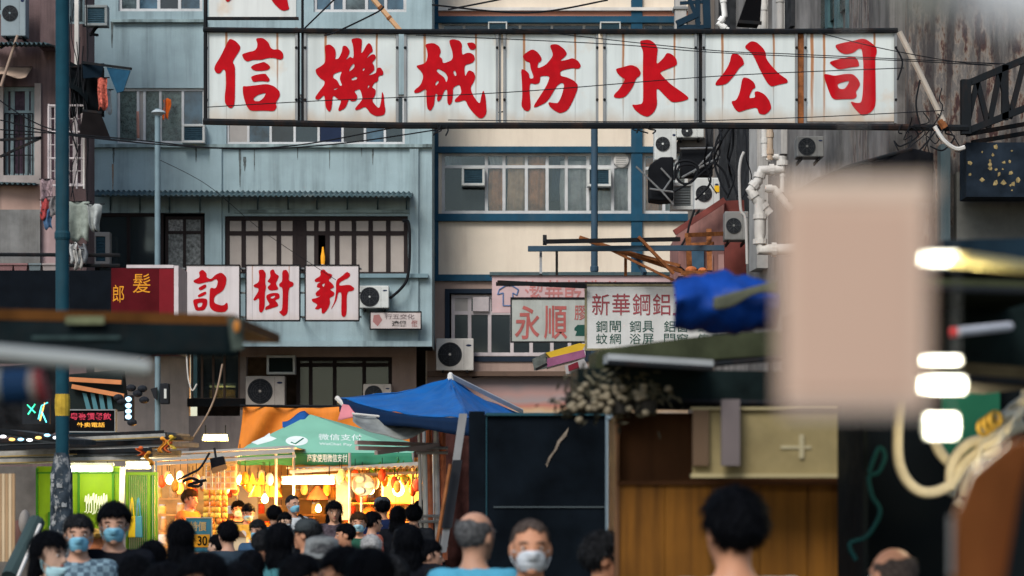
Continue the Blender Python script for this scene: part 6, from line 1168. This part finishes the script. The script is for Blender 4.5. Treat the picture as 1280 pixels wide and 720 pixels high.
# left foreground awning
la = thing('front_awning','blurred dark stall awning with orange light painted along its top edge','awning',P(150,440,7)); lam = M('awning_teal_black',(.002,.005,.006),.6,var=.6,vs=8)
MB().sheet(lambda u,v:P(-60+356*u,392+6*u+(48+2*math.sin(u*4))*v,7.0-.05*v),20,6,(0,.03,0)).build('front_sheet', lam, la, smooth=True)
MB().sheet(lambda u,v:P(-60+352*u,385+8*u,6.99)+Vector((0,1.4*v,.04*v)),10,3,(0,0,-.03)).build('top_sheet', M('awning_top_orange_light',(.07,.028,.007),.6,var=.4,vs=8), la)  # orange light along the top edge, put into the sheet colour
MB().prism([P(284,396,6.9),P(302,398,6.9),P(304,436,6.9),P(290,438,6.9)],(0,.03,0)).build('end_flap', M('flap_greygreen',(.05,.065,.055),.7,var=.5,vs=20), la); MB().ell(P(296,408,6.88),(.010,.008,.018),8,6).build('amber_clip', M('clip_amber',(.45,.17,.03),.5), la)
for a,b,e,f,c in ((82,130,395,405,(.10,.11,.06)),(40,150,420,424,(.03,.05,.05))): MB().pb(a,b,e,f,6.96,.01).build('patch', M('patch_%d'%a,c,.7,var=.4,vs=20), la)
for px in (-50,): MB().tube([(X(px,7.3),7.3,0),(X(px,7.3),7.3,Z(392,7.3))],.02,8).build('post', steel_gr, la)
wt = thing('white_roller_tube','blurred grey-white roller tube under the dark awning','tube',P(90,460,5.6)); MB().tube([P(-40,438,4.0),P(100,451,4.05),P(184,460,4.1)],[.0145,.0155,.0145],12).build('tube', M('tube_grey_white',(.24,.26,.26),.5,var=.1), wt, smooth='auto'); MB().tube([P(183,460,4.1),P(190,461,4.1)],.009,10).build('end_cap', steel_gr, wt)
bb = thing('striped_bag_roll','blurred blue roll with white and red ends under the roller tube','roll',P(30,500,6.2)); 
for a, b, c in ((-20,4,(.12,.13,.12)),(4,38,(.006,.02,.05)),(38,47,(.12,.11,.10)),(47,56,(.10,.012,.014))): MB().tube([P(a,484,4.4),P(b,482,4.4)],.032,14).build('segment', M('roll_%d'%(a+30),c,.6), bb)
cable('dark cord slung from the front awning to the shop pole',[P(x,y,12) for x,y in ((172,448),(200,440),(240,436),(290,436))],.006)
# ================================================================ people
def nets(f, lo, hi, h):
    """surface nets: one closed smooth mesh from a distance field"""
    lo, hi = np.array(lo, float), np.array(hi, float); n = np.ceil((hi-lo)/h).astype(int)+1
    ax = [lo[i]+h*np.arange(n[i]) for i in range(3)]
    G = np.stack(np.meshgrid(*ax, indexing='ij'), -1); k_ = 4
    v = f(G[::k_,::k_,::k_].reshape(-1,3)).reshape(G[::k_,::k_,::k_].shape[:3])      # coarse look, then only the shell around the surface
    ii = [np.minimum(np.round(np.arange(n[i])/k_).astype(int), v.shape[i]-1) for i in range(3)]; v = v[np.ix_(*ii)].copy()
    near = np.abs(v) < h*k_*2.2; v[near] = f(G[near])
    s = v < 0; c = tuple(n-1); acc = np.zeros(c+(3,)); cnt = np.zeros(c)
    for axis in range(3):
        o1, o2 = [a for a in range(3) if a != axis]
        for b1 in (0,1):
            for b2 in (0,1):
                st = [0,0,0]; st[o1] = b1; st[o2] = b2
                A = tuple(slice(st[k], st[k]+c[k]) for k in range(3)); en = list(st); en[axis] = 1; B = tuple(slice(en[k], en[k]+c[k]) for k in range(3))
                va, vb = v[A], v[B]; m = s[A] != s[B]; t = np.where(m, va/np.where(m, va-vb, 1), 0)
                p = np.zeros(c+(3,)); 
                for k in range(3): p[..., k] = st[k]
                p[..., axis] = t; acc += p*m[..., None]; cnt += m
    idx = -np.ones(c, int); M_ = cnt > 0; idx[M_] = np.arange(M_.sum())
    I = np.argwhere(M_); V = lo+h*(I+acc[M_]/cnt[M_][:, None]); Q = []
    for axis in range(3):
        o1, o2 = [(1,2),(2,0),(0,1)][axis]
        sl = lambda d: tuple(slice(0, n[k]-1) if k == axis and d == 0 else slice(1, n[k]) if k == axis else slice(1, n[k]-1) for k in range(3))
        a, b = s[sl(0)], s[sl(1)]; E_ = np.argwhere(a != b); off = np.array([0 if k == axis else 1 for k in range(3)])
        E0 = E_+off; fl = a[tuple(E_.T)]
        def g(d1, d2):
            e = E0.copy(); e[:, o1] -= d1; e[:, o2] -= d2; return idx[tuple(e.T)]
        q_ = np.stack([g(1,1), g(0,1), g(0,0), g(1,0)], 1); q_[~fl] = q_[~fl][:, ::-1]; Q.append(q_)
    return V, np.concatenate(Q)
def cap(p, a, b, ra, rb):
    a, b = np.array(a), np.array(b); d = b-a; t = np.clip(((p-a)@d)/(d@d), 0, 1); return np.linalg.norm(p-a-t[:, None]*d, axis=1)-(ra+(rb-ra)*t)
def ellp(p, c, r):
    q_ = (p-np.array(c))/np.array(r); k0 = np.linalg.norm(q_, axis=1); k1 = np.linalg.norm(q_/np.array(r), axis=1)+1e-9; return k0*(k0-1)/k1
def smin(a, b, k=.03):
    h = np.clip(.5+.5*(b-a)/k, 0, 1); return b+(a-b)*h-k*h*(1-h)
PIV = np.array((0,-.015,1.49))
def headrot(yaw, pitch, roll=0): return Matrix.Rotation(R(yaw), 3, 'Z') @ Matrix.Rotation(R(pitch), 3, 'X') @ Matrix.Rotation(R(roll), 3, 'Y')
def toloc(p, H): return (p-PIV)@np.array(H)+PIV       # world of the body -> unturned head
def headsdf(q_):
    d = ellp(q_, (0,-.012,1.632), (.077,.097,.090)); d = smin(d, ellp(q_, (0,.026,1.572), (.057,.068,.080)), .04)
    d = smin(d, cap(q_, (0,.088,1.612), (0,.112,1.580), .010, .016), .018)          # nose
    d = smin(d, cap(q_, (-.03,.078,1.632), (.03,.078,1.632), .015, .015), .02)       # brow ridge
    d = smin(d, ellp(q_, (0,.088,1.548), (.026,.014,.014)), .015); d = smin(d, ellp(q_, (0,.078,1.513), (.024,.018,.018)), .02)
    for s in (-1, 1):
        d = np.maximum(d, -(np.linalg.norm(q_-np.array((s*.033,.103,1.612)), axis=1)-.016))
        d = smin(d, ellp(q_, (s*.080,-.012,1.600), (.012,.022,.034)), .010)
    return d
POSES = {'stand': dict(el=((-.235,-.03,1.13),(.235,-.03,1.13)), wr=((-.245,.07,.90),(.245,.07,.90))),
         'reach': dict(el=((-.245,.03,1.14),(.245,.03,1.14)), wr=((-.17,.25,1.08),(.17,.25,1.08))),
         'phone': dict(el=((-.235,-.02,1.13),(.23,.06,1.14)), wr=((-.245,.07,.90),(.08,.27,1.28)))}
def armpts(pose): P_ = POSES[pose]; return [((s*.178,-.02,1.395), P_['el'][i], P_['wr'][i]) for i, s in enumerate((-1,1))]
def torso(p, e=0):
    d = ellp(p, (0,-.01,1.26), (.172+e,.112+e,.20+e)); d = smin(d, ellp(p, (0,0,1.08), (.150+e,.108+e,.18+e)), .06); d = smin(d, ellp(p, (0,-.01,.94), (.168+e,.118+e,.14+e)), .06)
    return smin(d, cap(p, (-.165,-.02,1.392), (.165,-.02,1.392), .056+e, .056+e), .06)
def legs(p, e=0):
    d = None
    for s in (-1, 1):
        a = smin(cap(p, (s*.088,-.005,.90), (s*.10,.01,.50), .088+e, .056+e), cap(p, (s*.10,.01,.50), (s*.105,-.02,.09), .056+e*1.3, .040+e*1.6), .02); d = a if d is None else smin(d, a, .02)
    return d
def bodysdf(pose, H):
    def f(p):
        q_ = toloc(p, H); d = headsdf(q_); d = smin(d, cap(p, (0,-.03,1.40), (0,-.012,1.54), .056, .052), .03); d = smin(d, torso(p), .05); d = smin(d, legs(p), .04)
        for (sh, el, wr), s in zip(armpts(pose), (-1,1)):
            d = smin(d, cap(p, sh, el, .050, .040), .03); d = smin(d, cap(p, el, wr, .040, .028), .02)
            w = np.array(wr); u = w-np.array(el); u = u/np.linalg.norm(u); v_ = np.cross(u, (s,0,0)); v_ = v_/np.linalg.norm(v_); n_ = np.cross(u, v_)
            d = smin(d, cap(p, w+u*.02, w+u*.085, .030, .030), .015)
            for k, ln in enumerate((.062,.075,.07,.055)):
                b = w+u*.09+v_*(.033-.022*k); m_ = b+u*ln*.55; t_ = m_+u*ln*.4-n_*s*.015; d = np.minimum(d, np.minimum(cap(p, b, m_, .0105, .010), cap(p, m_, t_, .010, .009)))
            d = smin(d, cap(p, w+u*.03+v_*.03, w+u*.08+v_*.062, .012, .010), .008)
        return d
    return f
def shirtsdf(pose, sleeve, e=.014):
    def f(p):
        d = torso(p, e)
        for sh, el, wr in armpts(pose):
            el_, sh_, wr_ = np.array(el), np.array(sh), np.array(wr)
            if sleeve == 'short': d = smin(d, cap(p, sh, sh_+(el_-sh_)*.62, .050+e*1.3, .048+e*1.6), .025)
            else: d = smin(d, smin(cap(p, sh, el, .050+e*1.3, .040+e*1.4), cap(p, el, el_+(wr_-el_)*.96, .040+e*1.4, .030+e*1.2), .02), .025)
        d = smin(d, cap(p, (0,-.03,1.40), (0,-.025,1.455), .085, .068), .02)
        d = np.maximum(d, p[:,2]-(1.465-.45*np.maximum(p[:,1],0))); d = np.maximum(d, .86-p[:,2])
        return d+.004*np.sin(p[:,2]*55+p[:,0]*30)*np.sin(p[:,0]*40+p[:,1]*25)
    return f
def pantsdf(p): return np.maximum(smin(legs(p, .016), ellp(p, (0,-.01,.93), (.182,.132,.13)), .04), np.maximum(p[:,2]-.98, .05-p[:,2]))
def shoesdf(p): return np.maximum(np.minimum(*[smin(ellp(p, (s*.105,.05,.03), (.052,.145,.045)), cap(p, (s*.105,-.03,.04), (s*.105,-.03,.09), .046,.044), .02) for s in (-1,1)]), -p[:,2])
def wob(q_, a): return a*(np.sin(q_[:,0]*95+np.sin(q_[:,2]*40)*2)*np.sin(q_[:,1]*80+1)+.6*np.sin(q_[:,0]*190+q_[:,2]*60)*np.sin(q_[:,2]*150+q_[:,1]*120))
def hairsdf(style, H):
    def f(p):
        q_ = toloc(p, H); y, z = q_[:,1], q_[:,2]; e = {'buzz':.006,'bald':.007,'short':.018,'thick':.026,'long':.024,'bun':.016}[style]
        base = ellp(q_, (0,-.014,1.636), (.077,.098,.091)); tap = np.clip((z-1.53)/.08,.12,1)*np.where(y > .0, np.clip((z-1.652)/.03,.25,1), 1); d = base-e*tap
        line = (1.688 if style == 'buzz' else 1.672 if style == 'thick' else 1.664)+.007*np.sin(q_[:,0]*85+1)+.004*np.sin(q_[:,0]*210)-.5*np.abs(q_[:,0])**1.5
        face = np.minimum(y-.035, line+.16*np.maximum(0,.06-y)-z)          # >0 inside the face region: cut it away
        face = np.minimum(y-(.030+.006*np.sin(z*160)), line-z); d = np.maximum(d, face)
        low = {'long':1.30,'bun':1.555}.get(style, 1.548); d = np.maximum(d, low-z) if style != 'long' else np.maximum(d, 1.52-z)
        if style not in ('long',):
            for s in (-1,1): d = np.maximum(d, -(ellp(q_, (s*.085,-.002,1.585), (.03,.036,.05))))
            d = np.maximum(d, np.where(np.abs(q_[:,0]) > .05, np.minimum(1.60-z, y+.02), -1))
        if style == 'bald': d = np.maximum(d, z-(1.662-.25*y+.008*np.sin(q_[:,0]*70)*np.sin(y*60)))
        if style == 'bun': d = smin(d, np.linalg.norm(q_-np.array((0,-.125,1.65)), axis=1)-.042, .02)
        if style == 'long':
            b = ellp(q_, (0,-.055,1.50), (.098,.062,.19)); d = smin(d, np.maximum(b, 1.31-z), .03); d = np.maximum(d, np.minimum(y-.012, 1.665-z))
        return d+wob(q_, .0035 if style not in ('buzz','bald') else .001)
    return f
def masksdf(H, low=0):
    def f(p):
        q_ = toloc(p, H)-np.array((0,0,-low)); d = ellp(q_, (0,.026,1.566), (.063,.082,.078)); d = smin(d, cap(q_, (0,.09,1.605), (0,.112,1.585), .016, .020), .03)
        d = np.maximum(d, q_[:,2]-(1.602)); d = np.maximum(d, 1.512-q_[:,2]); return np.maximum(d, .022-q_[:,1])+.0015*np.sin(q_[:,2]*260)
    return f
def strands(key, me, style):
    k2 = ('strands',)+key
    if k2 in MESH: return MESH[k2]
    V = np.zeros(len(me.vertices)*3); me.vertices.foreach_get('co', V); V = V.reshape(-1,3); N = np.zeros(len(V)*3); me.vertices.foreach_get('normal', N); N = N.reshape(-1,3)
    rng = np.random.default_rng(len(V)); out = np.linalg.norm(V-np.array((0,-.01,1.6)), axis=1) > .07; I = rng.choice(np.nonzero(out)[0], {'buzz':1600,'bald':900,'long':2200}.get(style,1900))
    p, nn = V[I], N[I]; L = {'buzz':.012,'bald':.016,'short':.030,'thick':.036,'long':.075,'bun':.03}[style]*rng.uniform(.5,1.3,(len(I),1))
    g_ = np.array((0,0,-.8))+(p-np.array((.01,-.03,1.72)))*4+rng.normal(0,.35,p.shape); g_ -= nn*(g_*nn).sum(1,keepdims=True); g_ /= np.linalg.norm(g_,axis=1,keepdims=True)
    sd = np.cross(g_, nn); w = .0016; lift = rng.uniform(.1,.5,(len(I),1))*np.minimum(L,.035)
    a, b = p-sd*w-nn*.001, p+sd*w-nn*.001; m1, m2 = p+g_*L*.55+nn*lift*.8-sd*w*.8, p+g_*L*.55+nn*lift*.8+sd*w*.8; t = p+g_*L+nn*lift*.6
    VV = np.stack([a,b,m2,m1,t],1).reshape(-1,3); o = np.arange(len(I))*5; F_ = [(int(q),int(q+1),int(q+2),int(q+3)) for q in o]+[(int(q+3),int(q+2),int(q+4)) for q in o]
    m = bpy.data.meshes.new('hair_strands'); m.from_pydata(VV.tolist(), [], F_); m.materials.append(None); MESH[k2] = m; return m
MESH = {}
def smesh(key, f, lo, hi, h):
    if key not in MESH:
        V, Q = nets(f, lo, hi, h); me = bpy.data.meshes.new(str(key[0])); me.from_pydata(V.tolist(), [], Q.tolist()); me.update()
        me.polygons.foreach_set('use_smooth', [True]*len(me.polygons)); me.materials.append(None); MESH[key] = me
    return MESH[key]
def pobj(name, me, mat, root, kid=None):
    o = bpy.data.objects.new(name, me); COL.objects.link(o); o.parent = kid or root
    o.material_slots[0].link = 'OBJECT'; o.material_slots[0].material = mat; return o
def pmb(name, mb, mat, root, smooth=True):
    me = bpy.data.meshes.new(name); me.from_pydata(mb.v, [], mb.f); me.materials.append(mat); fix_normals(me)
    if smooth: me.polygons.foreach_set('use_smooth', [True]*len(me.polygons))
    o = bpy.data.objects.new(name, me); COL.objects.link(o); o.parent = root; return o
def skin(nm, c): return M(nm, c, .55, var=.10, vs=9, obj=True, spec=.3)
SK1, SK2, SK3 = skin('skin_tan', (.40,.22,.145)), skin('skin_warm', (.44,.21,.12)), skin('skin_pale', (.52,.33,.24))
def hairm(nm, c=(.05,.025,.012), v=.4): return M(nm, c, .6, var=v, vs=60, obj=True, bump=.5, bs=150, spec=.03)
HB, HG, HW = hairm('hair_black', (.0035,.004,.0055)), hairm('hair_grey', (.085,.088,.092),.6), hairm('hair_white', (.42,.42,.41)); HD = hairm('hair_salt_dark', (.016,.017,.019),.9); HZ = hairm('hair_cropped', (.075,.058,.05),.5)
eyew, eyed, lipm = M('eye_white',(.55,.52,.5),.3), M('eye_dark',(.01,.008,.008),.2), M('lip_rose',(.34,.11,.09),.5)
def person(label, px, top, d, yaw, shirt, hy=0, hp=0, pose='stand', sleeve='short', hair='short', hm=None, sk=None, mask=None, low=0, hat=None, fine=.0125, pants=None, extra=None, build=1.0, glasses=False):
    sk = sk or SK1; hm = hm or HB; h = Z(top,d)/(1.745 if hat is None else 1.76)
    root = bpy.data.objects.new('person', None); COL.objects.link(root); root.location = (X(px,d), d, 0); root.rotation_euler.z = R(yaw); root.scale = (h*build, h*build, h); root.empty_display_size = .2
    tag(root, label, 'person', 'shoppers in the street market'); H = headrot(hy, hp)
    box = ((-.40,-.25,-.02),(.40,.40,1.78))
    b = pobj('body', smesh(('body',pose,hy,hp,fine), bodysdf(pose,H), *box, fine), sk, root)
    pobj('shirt', smesh(('shirt',pose,sleeve,fine), shirtsdf(pose,sleeve), (-.36,-.22,.8),(.36,.36,1.5), max(fine,.013)), shirt, root)
    pobj('trousers', smesh(('trousers',), pantsdf, (-.26,-.2,0),(.26,.2,1.05), .018), pants or M('trousers_dark',(.02,.022,.03),.8,obj=True), root); pobj('shoes', smesh(('shoes',), shoesdf, (-.2,-.16,-.02),(.2,.24,.16), .015), M('shoe_dark',(.02,.02,.02),.5), root)
    if hair:
        key = ('hair',hair,hy,hp); me = smesh(key, hairsdf(hair,H), (-.19,-.24,1.22),(.19,.20,1.80), .008); ho = pobj('hair', me, hm, root)
        so = pobj('hair_strands', strands(key, me, hair), hm, root, ho); so['kind'] = 'stuff'
    T = lambda p: tuple(np.array(H)@(np.array(p)-PIV)+PIV)
    def hmb(mb): mb.v = [T(v) for v in mb.v]; return mb
    for s in (-1,1):
        pmb('eye', hmb(MB().ell((s*.033,.0835,1.611),(.0125,.008,.0075),10,6)), eyew, b); pmb('iris', hmb(MB().ell((s*.033,.0895,1.611),(.006,.004,.006),8,6)), eyed, b)
        pmb('brow', hmb(MB().tube([(s*.016,.0935,1.632),(s*.034,.094,1.637),(s*.054,.081,1.631)],.0042,6)), hm, b)
    if not mask or low: pmb('mouth', hmb(MB().ell((0,.0985,1.547),(.022,.007,.0075),10,6)), lipm, b)
    if mask:
        mo = pobj('face_mask', smesh(('mask',hy,hp,low), masksdf(H,low), (-.14,-.10,1.40),(.14,.20,1.68), .008), mask, root)
        for s in (-1,1):
            for zz in (1.595,1.525): pmb('ear_loop', hmb(MB().tube([(s*.058,.055,zz-low),(s*.080,.01,(zz+1.6)/2-low*.6),(s*.086,-.015,1.60)],.0022,5)), mask, mo)
    if hat == 'cap':
        pmb('cap', hmb(MB().lathe((0,-.012,1.655),[(.101,-.02),(.104,.01),(.098,.045),(.07,.075),(.03,.088),(.001,.09)],20)), extra, root); pmb('peak', hmb(MB().sheet(lambda u,v:(-.075+.15*u,.07+.085*v*(1-(2*u-1)**2*.6),1.655-.02*v-.02*(2*u-1)**2),10,4,(0,0,.005))), extra, root)
    if hat == 'bucket': pmb('bucket_hat', hmb(MB().lathe((0,-.01,1.645),[(.165,-.035),(.163,-.028),(.108,.0),(.105,.03),(.096,.075),(.06,.092),(.001,.095)],24)), extra, root)
    if hat == 'backpack':
        pmb('backpack', MB().ell((0,-.20,1.22),(.14,.09,.2),14,10), extra, root)
        for s in (-1,1): pmb('strap', MB().tube([(s*.10,-.14,1.36),(s*.11,-.03,1.475),(s*.115,.08,1.42),(s*.12,.12,1.28),(s*.14,.05,1.12)],.018,6,4), extra, root)
    if glasses:
        for s in (-1,1): pmb('spectacles', hmb(MB().tube([(s*.033+.021*math.cos(a*.6283),.103,1.608+.016*math.sin(a*.6283)) for a in range(11)],.0025,5)), dark_pl, b)
    return root
def fab(nm, c, v=.12, **k): return M(nm, c, .85, var=v, vs=12, obj=True, **k)
mask_b, mask_w, mask_d = fab('mask_blue',(.16,.38,.50),.06), fab('mask_white',(.48,.52,.56),.05), fab('mask_pale_cyan',(.30,.48,.52),.06)
plaid = bpy.data.materials.new('plaid_blue'); plaid.use_nodes = True; n, l = plaid.node_tree.nodes, plaid.node_tree.links
tc = n.new('ShaderNodeTexCoord'); b1 = n.new('ShaderNodeTexChecker'); b1.inputs['Scale'].default_value = 26; b1.inputs[1].default_value = (.03,.06,.09,1); b1.inputs[2].default_value = (.22,.34,.40,1); l.new(tc.outputs['Object'], b1.inputs['Vector'])
n2 = n.new('ShaderNodeTexNoise'); n2.inputs['Scale'].default_value = 20; mx = n.new('ShaderNodeMix'); mx.data_type = 'RGBA'; l.new(tc.outputs['Object'], n2.inputs['Vector']); l.new(n2.outputs['Fac'], mx.inputs['Factor']); 
rgb = [i for i in mx.inputs if i.type == 'RGBA']; l.new(b1.outputs['Color'], rgb[0]); rgb[1].default_value = (.06,.10,.13,1); l.new([o for o in mx.outputs if o.type == 'RGBA'][0], n['Principled BSDF'].inputs['Base Color']); n['Principled BSDF'].inputs['Roughness'].default_value = .9
blk = fab('cloth_black',(.006,.007,.010)); navyc = fab('cloth_navy',(.010,.018,.055)); dkc = fab('cloth_charcoal',(.02,.022,.026))
person('woman with black hair and a pale mask pulled under her chin', 60, 664, 12.6, 235, dkc, 10, -6, hair='long', sk=SK3, mask=mask_d, low=.062, sleeve='long')
person('man in a blue plaid shirt and blue mask beside the pole base', 98, 642, 13.6, 186, plaid, 4, 0, hair='short', hm=HD, mask=mask_b, sk=SK1)
person('man in a black T-shirt and blue mask before the lime kiosk', 143, 628, 13.8, 196, blk, -8, -4, hair='thick', mask=mask_b, sk=SK1)
person('person with a dark bob and black jacket before the green shutter', 226, 650, 16, 0, blk, 15, 0, hair='long', sleeve='long')
person('person in a black hooded coat with head turned beside the shutter', 190, 676, 14.2, 20, blk, -20, 0, hair='long', sleeve='long')
person('person with black hair bowed over the blue price board', 258, 690, 9.6, 100, blk, 20, -12, hair='long', sk=SK2, sleeve='long')
person('person with smooth black bob in front of the goods counter', 315, 688, 15, 0, blk, 0, 0, hair='long', sleeve='long')
person('woman with long black hair in a teal shirt facing the stall', 350, 654, 15.4, -6, fab('cloth_teal',(.05,.17,.19)), 0, 0, hair='long')
person('man with a dark cap looking aside by the lit counter', 383, 645, 17, 62, dkc, 10, 0, hair='short', hm=HD, sk=SK2, hat='cap', extra=fab('cap_dark_grey',(.035,.042,.045)))
person('person in a grey bucket hat among the crowd', 402, 666, 12.2, 20, fab('cloth_dusk_blue',(.03,.045,.07)), 0, 0, hair='short', hm=HG, hat='bucket', extra=fab('hat_grey',(.14,.15,.15),.2))
person('dark-haired shopper in profile with an orange-lit cheek', 432, 684, 9.2, 80, dkc, 5, -4, hair='thick', sk=SK2)
person('shopper with tousled black hair before the dark cabinet end', 462, 686, 8.8, 8, blk, 0, 0, hair='thick', sleeve='long')
person('person with short white hair amid the dark heads', 464, 668, 18, 0, fab('cloth_grey',(.12,.12,.12)), 0, 0, hair='short', hm=HW)
person('person in a black hood and coat walking to the lit stall', 511, 656, 15.2, -4, blk, 0, 0, hair='long', sleeve='long')
person('balding man in a bright blue shirt walking away', 595, 634, 10.4, -28, fab('cloth_bright_blue',(.06,.26,.38)), -6, 0, hair='bald', hm=HG, sk=SK1)
person('man with cropped hair and a large pale mask facing the street', 663, 645, 9.3, 182, dkc, 2, 0, hair='buzz', hm=HZ, sk=SK2, mask=mask_w)
person('older woman with grey-streaked hair in profile by the plywood stall', 756, 665, 10.4, -80, navyc, -8, -3, hair='thick', hm=HD, sk=SK2)
person('man with thick black hair seen from behind before the hatch', 916, 611, 7.4, 12, fab('cloth_light_collar',(.30,.32,.30)), 12, 0, hair='thick', sk=SK2)
person('bald man under the hose loops with a lamp-lit scalp', 1115, 678, 8.2, 30, dkc, 0, 0, hair='bald', hm=HZ, sk=SK2)
person('tall man in a navy T-shirt and dark cap from behind', 478, 619, 29.5, 4, navyc, 6, 0, hair='short', hat='cap', extra=fab('cap_navy_grey',(.06,.075,.09)), fine=.014, sk=SK2)
person('man in a white shirt and blue mask with backpack straps', 366, 616, 31, 214, fab('cloth_white',(.50,.53,.54)), 6, 0, hair='buzz', hm=HD, mask=mask_b, hat='backpack', extra=dkc, fine=.014)
person('man in a green top and pale mask walking towards the street', 448, 638, 24.5, 182, fab('cloth_dark_green',(.02,.07,.045)), 0, 0, hair='short', hm=hairm('hair_brown',(.05,.025,.012)), mask=mask_d, hat='backpack', extra=blk, sk=SK2, fine=.014)
person('woman in a dark floral top browsing the counter', 417, 626, 29, 170, fab('cloth_floral',(.05,.04,.05),.9), 20, -8, hair='long', fine=.014)
person('woman with long hair in black near the lit yellow panel', 498, 633, 28, -10, blk, 0, 0, hair='long', fine=.014, sleeve='long')
person('person with dark hair beside the banded uprights', 517, 631, 27.5, 10, dkc, 0, 0, hair='thick', fine=.014, sleeve='long')
person('person in black standing behind the pole rack', 526, 625, 29, -10, blk, 0, 0, hair='short', fine=.014, sleeve='long')
person('vendor in an olive shirt and mask packing goods', 310, 629, dK-.55, 182, fab('cloth_olive',(.22,.19,.08)), 8, -14, 'reach', hair='short', mask=mask_d, sk=SK2, fine=.014)
person('woman in a white mask and black top behind the vendor', 298, 626, dK+1.0, 190, blk, 0, 0, hair='thick', mask=mask_w, fine=.014)
person('shopper with black hair in blue at the counter lamps', 343, 632, 30, 12, fab('cloth_blue_dull',(.04,.09,.14)), 0, -6, hair='thick', fine=.014)
person('vendor in an orange shirt under the bulb', 237, 611, dK+.1, 250, fab('cloth_orange_vendor',(.62,.16,.03)), -10, -6, 'reach', hair='short', hm=hairm('hair_brown'), sk=SK2, fine=.014)

EX = ((284,652,20,40,'thick','shopper with black hair between the price board and goods'),(331,662,17.5,-60,'short','shopper in profile by the teal-shirted woman'),(300,702,11,5,'long','short shopper with black bob near the pale carton'),(205,704,10,75,'thick','black-haired shopper in profile beside the hooded coat'),(376,692,10.5,-70,'short','black-haired shopper in profile below the dark cap'),(486,694,12,60,'thick','black-haired shopper between the tousled head and hood'),(536,674,16,-75,'short','black-haired shopper in profile beside the leaning bar'),(170,694,12,-40,'short','black-haired shopper behind the black T-shirt man'),(272,668,22,60,'short','shopper reaching for the snack strings'),(322,650,25,170,'thick','dark-haired shopper facing out before the yellow gift box'),(432,654,23,100,'short','black-haired shopper beside the green-topped man'),(356,640,28,200,'short','dark-haired shopper facing out under the counter lamp'),(466,640,27,-60,'thick','dark-haired shopper beside the navy T-shirt man'),(548,706,13,-30,'short','black-haired shopper at the foot of the dark cabinet'))
CL = (fab('cloth_slate',(.03,.045,.06)),fab('cloth_sage',(.10,.14,.12)),fab('cloth_denim',(.03,.07,.13)),fab('cloth_beige',(.30,.24,.17)),dkc,fab('cloth_brick',(.22,.06,.04)),fab('cloth_stone',(.22,.23,.23)))
for i, (px, top, d, yaw, hs, lab) in enumerate(EX):
    person(lab, px, top, d, yaw, CL[i % 7], 8*(i % 3)-8, -4, hair=hs, sleeve='long' if i % 2 else 'short', fine=.014, sk=(SK1,SK2,SK3)[i % 3], hm=HD if i % 4 == 1 else HB, mask=(None,mask_b,None,mask_w)[i % 4])
